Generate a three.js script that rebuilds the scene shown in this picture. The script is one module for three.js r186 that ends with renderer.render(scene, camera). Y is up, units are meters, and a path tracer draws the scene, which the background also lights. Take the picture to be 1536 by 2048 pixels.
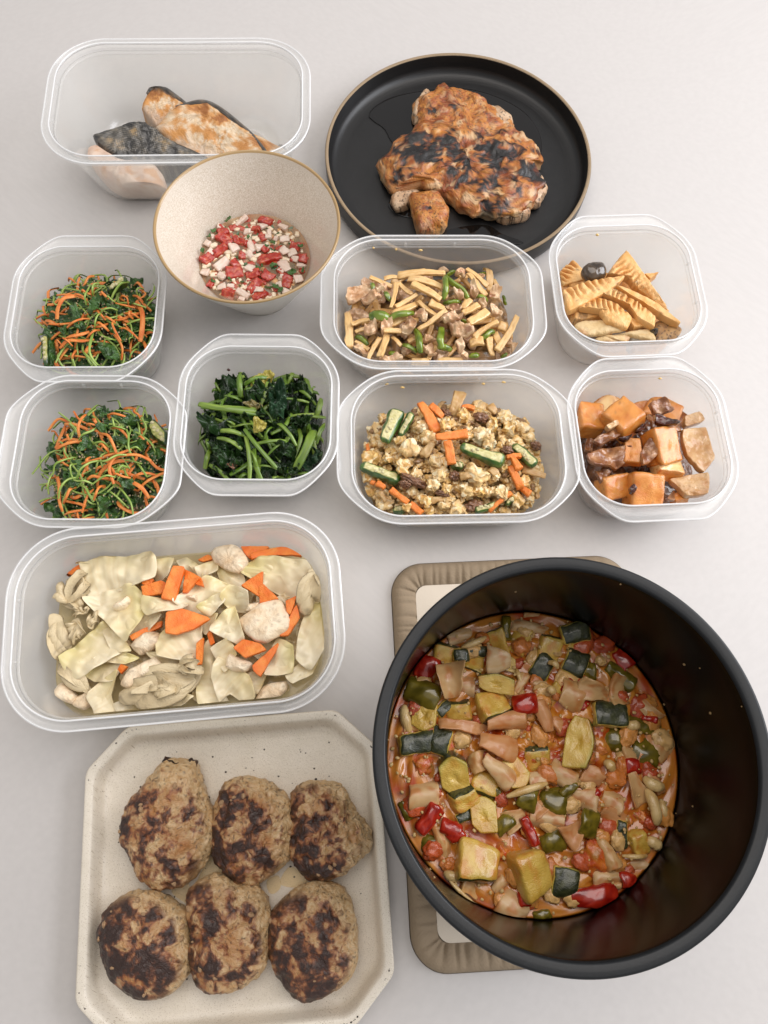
import * as THREE from 'three';
import { createNoise3D } from 'simplex-noise';
import { mergeGeometries, mergeVertices } from 'three/addons/utils/BufferGeometryUtils.js';
import { RoundedBoxGeometry } from 'three/addons/geometries/RoundedBoxGeometry.js';
import { RectAreaLightUniformsLib } from 'three/addons/lights/RectAreaLightUniformsLib.js';

// ---------------------------------------------------------------- camera, light, exposure
const scene = new THREE.Scene();
const camera = new THREE.PerspectiveCamera(67.31, 768 / 1024, 0.02, 20);
{
  const t = THREE.MathUtils.degToRad(19.2), r = THREE.MathUtils.degToRad(3.3);
  const fwd = new THREE.Vector3(0, -Math.cos(t), -Math.sin(t)), up0 = new THREE.Vector3(0, Math.sin(t), -Math.cos(t));
  camera.position.set(0, 0.53, 0);
  camera.up.copy(new THREE.Vector3(-Math.sin(r), 0, 0).addScaledVector(up0, Math.cos(r)));
  camera.lookAt(camera.position.clone().add(fwd));
}
const renderer = new THREE.WebGLRenderer({ antialias: true });
renderer.setSize(768, 1024);
renderer.toneMapping = THREE.LinearToneMapping;
renderer.toneMappingExposure = 1.5;
renderer.shadowMap.enabled = true;
RectAreaLightUniformsLib.init();
scene.background = new THREE.Color().setRGB(0.335, 0.334, 0.338);      // the even bounce of a pale room
function areaLight(name, color, power, w, h, pos, to) {
  const l = new THREE.RectAreaLight(new THREE.Color(color), power, w, h);
  l.name = name; l.position.set(...pos); l.lookAt(...to); scene.add(l);
  return l;
}
areaLight('window_light', '#f5f7fd', 4.7, 1.3, 1.2, [1.45, 0.95, -0.55], [0, 0, -0.2]);
areaLight('ceiling_bounce', '#fff7f0', 1.9, 1.8, 1.2, [0.1, 1.9, -0.7], [0, 0, -0.25]);

// ---------------------------------------------------------------- small tools
function rng(seed) { let s = seed >>> 0; return () => { s = (s + 0x6d2b79f5) | 0; let t = Math.imul(s ^ (s >>> 15), 1 | s); t = (t + Math.imul(t ^ (t >>> 7), 61 | t)) ^ t; return ((t ^ (t >>> 14)) >>> 0) / 4294967296; }; }
const rnd = rng(20240611), noise3 = createNoise3D(rng(77));
const R = (a, b) => a + (b - a) * rnd();
const clamp = (x, a = 0, b = 1) => Math.min(b, Math.max(a, x)), lerp = (a, b, t) => a + (b - a) * t;
const smooth = (a, b, x) => { const t = clamp((x - a) / (b - a)); return t * t * (3 - 2 * t); };
function fbm(x, y, z, oct = 4) { let s = 0, a = 0.5, n = 0; for (let i = 0; i < oct; i++) { s += a * noise3(x, y, z); n += a; x = x * 2.03 + 11.3; y = y * 2.03 - 4.1; z = z * 2.03 + 7.7; a *= 0.5; } return s / n; }
const C = (h) => { const c = new THREE.Color(h); return [c.r, c.g, c.b]; };
const mix = (a, b, t) => [a[0] + (b[0] - a[0]) * t, a[1] + (b[1] - a[1]) * t, a[2] + (b[2] - a[2]) * t];
const dim = (a, k) => [a[0] * k, a[1] * k, a[2] * k];
const used = new Map();
function numbered(name) { const n = used.get(name) ?? 0; used.set(name, n + 1); return n ? name + '_' + String(n).padStart(3, '0') : name; }

// merges vertices that coincide, computes smooth normals
function welded(g) {
  const uv = g.attributes.uv, pos = g.attributes.position, key = new Map(), n = pos.count;
  g.computeVertexNormals();
  const nor = g.attributes.normal, acc = [];
  for (let i = 0; i < n; i++) {
    const k = Math.round(pos.getX(i) * 1e6) + '_' + Math.round(pos.getY(i) * 1e6) + '_' + Math.round(pos.getZ(i) * 1e6);
    let a = key.get(k); if (!a) key.set(k, (a = [0, 0, 0]));
    a[0] += nor.getX(i); a[1] += nor.getY(i); a[2] += nor.getZ(i); acc.push(a);
  }
  for (let i = 0; i < n; i++) { const a = acc[i], l = Math.hypot(...a) || 1; nor.setXYZ(i, a[0] / l, a[1] / l, a[2] / l); }
  return g;
}
function geo(pos, idx, uv, col) {
  const g = new THREE.BufferGeometry();
  g.setAttribute('position', new THREE.Float32BufferAttribute(pos, 3));
  if (uv) g.setAttribute('uv', new THREE.Float32BufferAttribute(uv, 2));
  if (col) g.setAttribute('color', new THREE.Float32BufferAttribute(col, 3));
  g.setIndex(idx); g.computeVertexNormals();
  return g;
}
function meshOf(name, g, m, parent) {
  const o = new THREE.Mesh(g, m);
  o.name = parent ? name : numbered(name); o.castShadow = o.receiveShadow = true;
  (parent ?? scene).add(o);
  return o;
}
function tag(o, label, category, group, kind) {
  if (label) o.userData.label = label;
  if (category) o.userData.category = category;
  if (group) o.userData.group = group;
  if (kind) o.userData.kind = kind;
  return o;
}
function base(name, pos, turn = 0) { const o = new THREE.Group(); o.name = numbered(name); o.position.set(...pos); o.rotation.y = turn; scene.add(o); return o; }

// ---------------------------------------------------------------- textures and materials
function dataTex(n, fn, srgb, rep) {
  const d = new Uint8Array(n * n * 4);
  for (let y = 0; y < n; y++) for (let x = 0; x < n; x++) { const c = fn(x / n, y / n), i = (y * n + x) * 4; d[i] = c[0]; d[i + 1] = c[1]; d[i + 2] = c[2]; d[i + 3] = 255; }
  const t = new THREE.DataTexture(d, n, n);
  t.wrapS = t.wrapT = THREE.RepeatWrapping; t.magFilter = THREE.LinearFilter; t.minFilter = THREE.LinearMipmapLinearFilter; t.generateMipmaps = true;
  if (srgb) t.colorSpace = THREE.SRGBColorSpace;
  if (rep) t.repeat.set(rep, rep);
  t.needsUpdate = true;
  return t;
}
const T2 = Math.PI * 2;
function tile(u, v, f, o = 4, s = 0) { // noise that repeats over the unit square
  const a = u * T2, b = v * T2, k = f / T2;
  return fbm(Math.cos(a) * k + s, Math.sin(a) * k + Math.cos(b) * k * 1.31, Math.sin(b) * k * 1.31 - s, o);
}
const bumpTex = dataTex(256, (u, v) => { const a = clamp(0.5 + 0.5 * tile(u, v, 22, 4)) * 255; return [a, a, a]; });
const fibreTex = dataTex(256, (u, v) => { const a = clamp(0.5 + 0.45 * tile(u * 1, v, 6, 2) + 0.4 * noise3(Math.cos(v * T2) * 14, Math.sin(v * T2) * 14, Math.cos(u * T2) * 0.7)) * 255; return [a, a, a]; });
const std = (o) => new THREE.MeshStandardMaterial(o);
const phys = (o) => new THREE.MeshPhysicalMaterial(o);
const food = (o) => phys({ vertexColors: true, roughness: 0.5, ...o });
const M = {
  wet: food({ roughness: 0.34, clearcoat: 0.6, clearcoatRoughness: 0.16, bumpMap: bumpTex, bumpScale: 0.0003 }),
  glossy: food({ roughness: 0.22, clearcoat: 0.7, clearcoatRoughness: 0.1 }),
  moist: food({ roughness: 0.5, clearcoat: 0.18, clearcoatRoughness: 0.3, bumpMap: bumpTex, bumpScale: 0.0004 }),
  seared: food({ roughness: 0.48, clearcoat: 0.3, clearcoatRoughness: 0.28, bumpMap: bumpTex, bumpScale: 0.0007 }),
  dry: food({ roughness: 0.75, bumpMap: bumpTex, bumpScale: 0.0004 }),
  petal: food({ roughness: 0.42, transmission: 0.18, thickness: 0, clearcoat: 0.4, clearcoatRoughness: 0.2 }),
  leaf: food({ roughness: 0.36, clearcoat: 0.35, clearcoatRoughness: 0.25, bumpMap: bumpTex, bumpScale: 0.0006 }),
  clear: food({ roughness: 0.3, transmission: 0.42, thickness: 0, clearcoat: 0.4, clearcoatRoughness: 0.15 }),
  stem: food({ roughness: 0.35, clearcoat: 0.35, clearcoatRoughness: 0.2, transmission: 0.12, thickness: 0 }),
  plastic: phys({ color: new THREE.Color().setRGB(0.985, 0.985, 0.975), roughness: 0.22, transmission: 0.91, thickness: 0, ior: 1.45 }),
  plasticEdge: phys({ color: new THREE.Color().setRGB(0.99, 0.99, 0.99), roughness: 0.15, transmission: 0.45, thickness: 0, ior: 1.5, clearcoat: 0.6, clearcoatRoughness: 0.1 }),
  plasticRim: phys({ color: new THREE.Color().setRGB(0.985, 0.985, 0.98), roughness: 0.2, transmission: 0.85, thickness: 0, ior: 1.45 }),
};

// ---------------------------------------------------------------- table
{
  const t = dataTex(512, (u, v) => { const a = 248 + 4 * tile(u, v, 90, 3); return [a, a - 1, a - 2]; }, true, 3);
  const top = meshOf('table_top', new THREE.BoxGeometry(1.9, 0.03, 1.9), std({ color: new THREE.Color().setRGB(0.59, 0.564, 0.545), map: t, roughness: 0.5 }));
  top.position.set(0, -0.015, -0.25);
  tag(top, 'smooth pale greige table top under all the dishes', 'table', null, 'structure');
}

// ---------------------------------------------------------------- shape builders
// rounded rectangle as [x, z] pairs
function roundRect(w, d, r, n = 10) {
  const p = [];
  for (const [sx, sz, a0] of [[1, 1, 0], [-1, 1, 90], [-1, -1, 180], [1, -1, 270]])
    for (let i = 0; i <= n; i++) { const a = THREE.MathUtils.degToRad(a0 + 90 * i / n); p.push([sx * (w / 2 - r) + r * Math.cos(a), sz * (d / 2 - r) + r * Math.sin(a)]); }
  return p;
}
// skins a list of rings (each a list of [x, y, z]), closed round; cap closes first and last
function loft(rings, capA, capB) {
  const n = rings[0].length, pos = [], idx = [], uv = [];
  rings.forEach((r, k) => r.forEach((p, i) => { pos.push(...p); uv.push(p[0] / 0.05 + p[1] / 0.09, p[2] / 0.05 + p[1] / 0.07); }));
  for (let k = 0; k < rings.length - 1; k++) for (let i = 0; i < n; i++) { const a = k * n + i, b = k * n + (i + 1) % n; idx.push(a, a + n, b, b, a + n, b + n); }
  const cap = (k, flip) => { const c = [0, 0, 0]; rings[k].forEach((p) => p.forEach((x, j) => (c[j] += x / n))); const at = pos.length / 3; pos.push(...c); uv.push(c[0] / 0.05, c[2] / 0.05); for (let i = 0; i < n; i++) { const a = k * n + i, b = k * n + (i + 1) % n; flip ? idx.push(at, b, a) : idx.push(at, a, b); } };
  if (capA) cap(0, false);
  if (capB) cap(rings.length - 1, true);
  return geo(pos, idx, uv);
}
function lathe(pts, m, name, parent, seg = 128) { return meshOf(name, new THREE.LatheGeometry(pts.map((p) => new THREE.Vector2(...p)), seg), m, parent); }

// a plastic food container: w x d is the opening at the top edge
function container(key, w, d, h, x, z, turn, o) {
  const t = base('food_container', [x, 0, z], turn), r0 = o.r ?? 0.03, tp = o.taper ?? 0.86, th = 0.0011;
  const ring = (k, y, off, rr) => roundRect(w * k + 2 * off, d * k + 2 * off, Math.max(0.006, rr ?? r0 * k + off), 10).map(([a, b]) => [a, y, b]);
  const kAt = (y) => lerp(tp, 1, y / h);
  const outer = [ring(tp, 0.0012, -0.012, r0 * tp - 0.008), ring(tp, 0.0, -0.0095), ring(tp, 0.0004, -0.006), ring(tp, 0.003, -0.0018), ring(kAt(0.008), 0.008, th)];
  for (let i = 1; i <= 4; i++) outer.push(ring(kAt(h * (0.15 + 0.19 * i)), h * (0.15 + 0.19 * i), th));
  const inner = [ring(kAt(h * 0.91), h * 0.91, 0)];
  for (let i = 3; i >= 0; i--) inner.push(ring(kAt(h * (0.2 + 0.19 * i)), h * (0.2 + 0.19 * i), 0));
  inner.push(ring(kAt(0.005), 0.0055, -0.0008), ring(tp, 0.0024, -0.004), ring(tp, 0.0016, -0.008));
  meshOf('tub', loft([...outer, ...inner], true, true), M.plastic, t);
  // foot ridge on the floor, seen as a bright line
  const ft = (off, y) => ring(tp, y, off, r0 * tp - 0.006);
  meshOf('floor_ridge', loft([ft(-0.0125, 0.0018), ft(-0.013, 0.0032), ft(-0.0142, 0.0032), ft(-0.0147, 0.0018)]), M.plasticRim, t);
  // rim: a step, a flat flange that widens into two lifting tabs, and a rolled lip
  const tabAt = (a, b) => { if (!o.tab) return 0; const s = o.tab === 'x' ? Math.abs(b) / (d / 2) : Math.abs(a) / (w / 2), side = o.tab === 'x' ? Math.abs(a) / (w / 2) : Math.abs(b) / (d / 2); return side < 0.62 ? 0 : (o.tabSize ?? 0.0058) * smooth(0.98, 0.5, s); };
  const out = (off, y, k = 1) => roundRect(w + 2 * off, d + 2 * off, r0 + off, 24).map(([a, b]) => { const e = tabAt(a, b) * k; return o.tab === 'x' ? [a + Math.sign(a) * e, y, b] : [a, y, b + Math.sign(b) * e]; });
  const fl = o.flange ?? 0.0058;
  meshOf('rim', loft([out(0, h * 0.9, 0), out(0.0013, h * 0.9, 0), out(0.0014, h - 0.0052, 0.15), out(fl - 0.0008, h - 0.0046), out(fl, h - 0.0034), out(fl, h - 0.0012), out(fl - 0.0006, h - 0.0006), out(fl - 0.0018, h - 0.0009), out(fl - 0.0022, h - 0.0024),
    out(0.0016, h - 0.0028, 0.1), out(0.0012, h - 0.0008, 0), out(0.0005, h, 0), out(-0.0002, h - 0.0005, 0), out(-0.0004, h * 0.9, 0)].concat([out(0, h * 0.9, 0)])), M.plasticRim, t);
  const bead = (off, y, r, k) => meshOf('rim_bead', loft([0, 1, 2, 3, 4, 5, 6].map((i) => { const a = i / 6 * T2 + 0.3; return out(off + Math.cos(a) * r, y + Math.sin(a) * r, k); })), M.plasticEdge, t);
  bead(fl - 0.0003, h - 0.0014, 0.00065, 1); bead(0.0006, h + 0.0001, 0.0006, 0);
  if (o.fine !== false) { // inner step line and two small catches
    meshOf('inner_step', loft([ring(1, h * 0.86, -0.0014), ring(1, h * 0.87, -0.0019), ring(1, h * 0.885, -0.0017), ring(1, h * 0.89, -0.0006)]), M.plasticRim, t);
    for (const s of [-1, 1]) for (const e of [-1, 1]) {
      const c = meshOf('catch', new RoundedBoxGeometry(o.tab === 'x' ? 0.0016 : 0.0022, 0.0035, o.tab === 'x' ? 0.0022 : 0.0016, 2, 0.0006), M.plasticRim, t);
      const L = o.tab === 'x' ? d / 2 : w / 2;
      if (o.tab === 'x') c.position.set(e * w * 0.13, h - 0.004, s * (L - 0.0004)); else c.position.set(s * (L - 0.0004), h - 0.004, e * d * 0.17);
    }
  }
  tag(t, o.label, 'food container', o.group);
  return t;
}
const deg = THREE.MathUtils.degToRad;
const mound = new Map();
const SQ = 'square translucent containers', WD = 'wide translucent containers';
container('A', 0.1005, 0.1005, 0.05, -0.2237, -0.3121, deg(4), { tab: 'z', label: 'square translucent container of pea sprout salad touching the left of the speckled bowl' });
container('B', 0.1005, 0.1005, 0.05, -0.1996, -0.2008, deg(3), { tab: 'x', label: 'square translucent container of carrot salad just above the cabbage container' });
container('S', 0.1005, 0.1005, 0.05, -0.0913, -0.2355, deg(3), { tab: 'z', label: 'square translucent container of dark green spinach' });
container('E', 0.1005, 0.1005, 0.05, 0.1709, -0.3588, deg(6), { tab: 'z', label: 'square translucent container of grilled bamboo shoots beside the black plate' });
container('F', 0.1005, 0.1005, 0.05, 0.1817, -0.2345, deg(6), { tab: 'z', label: 'square translucent container of fried tofu cubes and pork' });
container('C', 0.1435, 0.103, 0.05, 0.0268, -0.3345, deg(4), { tab: 'x', tabSize: 0.0048, r: 0.034, label: 'wide translucent container of bamboo strips and green peppers over the plate edge' });
container('D', 0.1435, 0.103, 0.05, 0.0474, -0.2201, deg(4.5), { tab: 'x', tabSize: 0.0048, r: 0.034, label: 'wide translucent container of crumbled tofu with okra and carrot' });
container('cabbage', 0.1935, 0.1125, 0.06, -0.1251, -0.088, deg(8.3), { r: 0.036, flange: 0.0068, label: 'large rectangular container of simmered cabbage and carrots' });
container('fish', 0.1935, 0.1135, 0.065, -0.18, -0.4954, deg(4.8), { r: 0.036, flange: 0.0068, taper: 0.8, label: 'large rectangular container holding grilled fish, behind the speckled bowl' });

// ---------------------------------------------------------------- black plate
{
  const p = base('dinner_plate', [0.0449, 0, -0.4991]);
  const n = dataTex(512, (u, v) => { const a = 20 + 4 * tile(u, v, 40, 3) + (tile(u, v, 150, 2, 9) > 0.55 ? 6 : 0); return [a + 1, a, a]; }, true);
  const black = phys({ map: n, roughness: 0.42, bumpMap: bumpTex, bumpScale: 0.00008 });
  lathe([[0, 0.0005], [0.09, 0.0005], [0.1, 0.0], [0.1075, 0.0012], [0.1108, 0.0045], [0.1115, 0.01], [0.1117, 0.0208], [0.1113, 0.0216]], black, 'plate_underside', p);
  lathe([[0.1088, 0.0214], [0.1084, 0.0205], [0.1078, 0.012], [0.1062, 0.0075], [0.102, 0.0053], [0.095, 0.0048], [0, 0.0045]], black, 'plate_well', p);
  lathe([[0.1088, 0.0214], [0.1092, 0.0219], [0.1104, 0.0222], [0.1113, 0.0219], [0.1115, 0.0212]], std({ color: '#9a8468', roughness: 0.7, bumpMap: bumpTex, bumpScale: 0.0002 }), 'bare_clay_rim', p);
  tag(p, 'round black stoneware plate with a bare tan clay rim under the chicken', 'plate');
}

// ---------------------------------------------------------------- speckled bowl
{
  const b = base('salsa_bowl', [-0.1102, 0, -0.3718]);
  const glaze = dataTex(1024, (u, v) => {
    const s = noise3(Math.cos(u * T2) * 55, Math.sin(u * T2) * 55, v * 110), s2 = noise3(Math.cos(u * T2) * 120, Math.sin(u * T2) * 120, v * 230 + 9), k = clamp(0.6 + 0.5 * s + 0.35 * s2);
    const c = mix([190, 174, 152], [228, 219, 207], k); return c;
  }, true, 1);
  const g = phys({ map: glaze, roughness: 0.3, clearcoat: 0.5, clearcoatRoughness: 0.12 });
  const gOut = phys({ color: '#d8d3ca', roughness: 0.35, clearcoat: 0.4 });
  lathe([[0, 0.0045], [0.022, 0.005], [0.03, 0.0105], [0.0428, 0.034], [0.0545, 0.055], [0.0632, 0.0708], [0.0648, 0.0738]], g, 'bowl_inside', b);
  lathe([[0.0648, 0.0738], [0.0655, 0.0748], [0.0664, 0.075], [0.0671, 0.0744], [0.0671, 0.0735]], phys({ color: '#a98a5c', roughness: 0.32, clearcoat: 0.5 }), 'brown_lip', b);
  lathe([[0.0671, 0.0735], [0.0655, 0.0695], [0.057, 0.053], [0.0452, 0.032], [0.034, 0.011], [0.0305, 0.0065], [0.0285, 0.0045], [0.028, 0.0003], [0.0255, 0.0], [0.024, 0.003], [0, 0.0035]], gOut, 'bowl_outside', b);
  tag(b, 'speckled beige ceramic bowl with a brown lip, holding tomato salsa', 'bowl');
}

// ---------------------------------------------------------------- octagonal plate
{
  const W = 0.1845, D = 0.178, cz = 0.0446 - 0.0005, ang = deg(7.6);
  const c0 = [-0.0846 * Math.cos(ang) + 0.0447 * Math.sin(ang), 0, 0.0846 * Math.sin(ang) + 0.0447 * Math.cos(ang)];
  const p = base('octagonal_plate', c0, ang);
  const oct = (off, y, ch = 0.0255) => {
    const a = W / 2 + off, b = D / 2 + off, c = ch + off * 0.586, v = [[a, b - c], [a - c, b], [-a + c, b], [-a, b - c], [-a, -b + c], [-a + c, -b], [a - c, -b], [a, -b + c]], out = [];
    v.forEach((q, i) => { // rounded corners, then points along each side
      const nx = v[(i + 1) % 8], pv = v[(i + 7) % 8], rr = Math.min(0.005 + Math.max(0, -off) * 0.2, 0.008, c * 0.6), u1 = [pv[0] - q[0], pv[1] - q[1]], l1 = Math.hypot(...u1), u2 = [nx[0] - q[0], nx[1] - q[1]], l2 = Math.hypot(...u2);
      const A = [q[0] + u1[0] / l1 * rr, q[1] + u1[1] / l1 * rr], B = [q[0] + u2[0] / l2 * rr, q[1] + u2[1] / l2 * rr];
      for (let k = 0; k <= 6; k++) { const t = k / 6; out.push([lerp(lerp(A[0], q[0], t), lerp(q[0], B[0], t), t), y, lerp(lerp(A[1], q[1], t), lerp(q[1], B[1], t), t)]); }
    });
    return out;
  };
  const sp = dataTex(1024, (u, v) => {
    const f = tile(u, v, 170, 2, 2), k = f > 0.5 ? 1 : 0, big = tile(u, v, 6, 3, 4), c = [224 + 5 * big, 214 + 5 * big, 197 + 6 * big];
    return k ? mix(c, [140, 122, 98], clamp((f - 0.5) * 7)) : c;
  }, true, 0.42);
  const clay = phys({ map: sp, roughness: 0.42, clearcoat: 0.25, clearcoatRoughness: 0.25, bumpMap: bumpTex, bumpScale: 0.00012 });
  meshOf('plate_body', loft([oct(-0.02, 0.001), oct(-0.016, 0.0), oct(-0.012, 0.0006), oct(-0.003, 0.007), oct(-0.0006, 0.012), oct(0, 0.0168), oct(-0.0004, 0.0178), oct(-0.0014, 0.0182), oct(-0.0045, 0.018), oct(-0.006, 0.0172), oct(-0.0072, 0.0145), oct(-0.0085, 0.009), oct(-0.0105, 0.0066), oct(-0.0145, 0.0056), oct(-0.03, 0.005)], true, true), clay, p);
  const fl = [];
  const rr = rng(5);
  for (let i = 0; i < 130; i++) { const x = (rr() - 0.5) * 0.155, z = (rr() - 0.5) * 0.148, s = rr() * rr(); const g = new THREE.IcosahedronGeometry(0.0003 + 0.0008 * s, 1); g.scale(1, 0.3, 0.7 + 0.5 * rr()); g.translate(x, 0.0054, z); if (Math.abs(x) + Math.abs(z) < 0.13) fl.push(g); }
  for (let i = 0; i < 46; i++) { const q = oct(-0.0025, 0.0182), k = Math.floor(rr() * q.length), t = rr(), a = q[k], b = q[(k + 1) % q.length]; const g = new THREE.IcosahedronGeometry(0.0002 + 0.0005 * rr() * rr(), 1); g.scale(1, 0.4, 1); g.translate(lerp(a[0], b[0], t), 0.0182, lerp(a[2], b[2], t)); fl.push(g); }
  tag(meshOf('iron_speckle', mergeGeometries(fl), std({ color: '#2a2119', roughness: 0.6 }), p), null, null, null, 'stuff');
  tag(p, 'cream octagonal stoneware plate with dark iron specks holding six patties', 'plate');
}

// ---------------------------------------------------------------- quilted mat under the pot
function potMat(x, z, turn, y0, label) {
  const t = base('pot_mat', [x, y0, z], turn), W = 0.168, D = 0.255;
  const weave = dataTex(256, (u, v) => { const a = 0.5 + 0.25 * Math.sin(u * T2 * 32) * Math.sin(v * T2 * 32) + 0.2 * tile(u, v, 60, 2); const c = mix([196, 180, 158], [236, 226, 212], clamp(a)); return c; }, true, 6);
  const ring = (off, y, n = 40) => roundRect(W + 2 * off, D + 2 * off, Math.max(0.004, 0.022 + off), 12);
  // outline sampled evenly once, then moved along its own normals, so that the border puckers straight across
  const even = (off, N = 1100) => { const p = ring(-0.0085), L = [0]; for (let i = 0; i < p.length; i++) { const b = p[(i + 1) % p.length]; L.push(L[i] + Math.hypot(b[0] - p[i][0], b[1] - p[i][1])); } const q = []; let k = 0; for (let j = 0; j < N; j++) { const w = j / N * L[p.length]; while (L[k + 1] < w) k++; const f = (w - L[k]) / (L[k + 1] - L[k] || 1), a = p[k], b = p[(k + 1) % p.length]; q.push([lerp(a[0], b[0], f), lerp(a[1], b[1], f)]); } return q.map((c, j) => { const a = q[(j + N - 3) % N], b = q[(j + 3) % N], l = Math.hypot(b[0] - a[0], b[1] - a[1]); return [c[0] + (b[1] - a[1]) / l * (off + 0.0085), c[1] - (b[0] - a[0]) / l * (off + 0.0085)]; }); };
  const rr = rng(31), groove = new Float32Array(1100);
  for (let at = 0; at < 1100; at += 5 + 9 * rr()) { const d = 0.4 + 0.6 * rr(), w = 1.2 + 1.4 * rr(); for (let j = -8; j <= 8; j++) { const i = (Math.round(at) + j + 1100) % 1100; groove[i] -= d * Math.exp(-((j / w) ** 2)); } }
  const puck = (j) => 0.0017 * groove[j] + 0.0004 * noise3(j * 0.08, 2, 1);
  const prof = [[0.0008, 0.0005], [-0.0002, 0.0022, .05], [-0.001, 0.0045, .15], [-0.0035, 0.0068, .3], [-0.0065, 0.0076, .5], [-0.0095, 0.0074, .85], [-0.0125, 0.0066, 1.15], [-0.0148, 0.0054, 1], [-0.016, 0.004, 0.5], [-0.0165, 0.0034, 0.1]];
  meshOf('border', loft(prof.map(([off, y, k = 0]) => even(off).map(([a, b], j) => [a, y + k * puck(j), b])), true, false), phys({ color: '#94826b', roughness: 0.95, sheen: 0.5, sheenColor: new THREE.Color('#c9b59a'), sheenRoughness: 0.5, bumpMap: bumpTex, bumpScale: 0.0003 }), t);
  const lin = [];
  for (let k = 0; k <= 6; k++) lin.push(roundRect(W - 2 * lerp(0.0162, 0.07, k / 6), D - 2 * lerp(0.0162, 0.07, k / 6), lerp(0.008, 0.004, k / 6), 12).map(([a, b]) => [a, 0.0038 + 0.0022 * smooth(0, 0.5, k / 6), b]));
  meshOf('linen_centre', loft(lin, false, true), std({ map: weave, roughness: 0.95, bumpMap: weave, bumpScale: 0.0002 }), t);
  return tag(t, label, 'pot mat');
}
potMat(0.1038, -0.026, deg(6), 0.0005, 'tan quilted fabric mat with a linen centre, lying under the black pot');

// ---------------------------------------------------------------- black pot
const POT = [0.0975, -0.0185], potWall = (y) => 0.088 + 0.0012 * (y - 0.045) / 0.095;
{
  const p = base('cooking_pot', [POT[0], 0, POT[1]]);
  const spk = dataTex(512, (u, v) => { const s = tile(u, v, 200, 2, 8), a = 19 + 5 * tile(u, v, 20, 2) + (s > 0.4 ? 55 * clamp((s - 0.4) * 5) : 0); return [a * 0.93, a * 1.0, a * 1.07]; }, true);
  spk.repeat.set(10, 2);
  const ext = phys({ map: spk, roughness: 0.46, specularIntensity: 0.6, clearcoat: 0.12, clearcoatRoughness: 0.1 });
  const nonstick = phys({ color: new THREE.Color().setRGB(0.004, 0.0028, 0.0027), roughness: 0.22, specularIntensity: 0.13 });
  const y0 = 0.0098;
  lathe([[0, y0], [0.07, y0], [0.08, y0 + 0.002], [0.086, y0 + 0.009], [0.0885, y0 + 0.02], [0.0915, 0.125], [0.0935, 0.1375], [0.0958, 0.1412], [0.0966, 0.1428]], ext, 'pot_outside', p);
  lathe([[0.0966, 0.1428], [0.0967, 0.1438], [0.0962, 0.1447], [0.0952, 0.145], [0.0912, 0.1446], [0.0903, 0.1438], [0.0897, 0.1425]], ext, 'pot_rim', p, 192);
  lathe([[0.0897, 0.1425], [0.0893, 0.1405], [potWall(0.13), 0.13], [potWall(0.09), 0.09], [potWall(0.045), 0.045], [potWall(0.03), 0.03], [0.086, 0.022], [0.081, 0.0155], [0.074, 0.0128], [0, 0.0125]], nonstick, 'nonstick_inside', p, 192);
  tag(p, 'round black nonstick pot of vegetable stew standing on the mats', 'pot');
}
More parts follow.
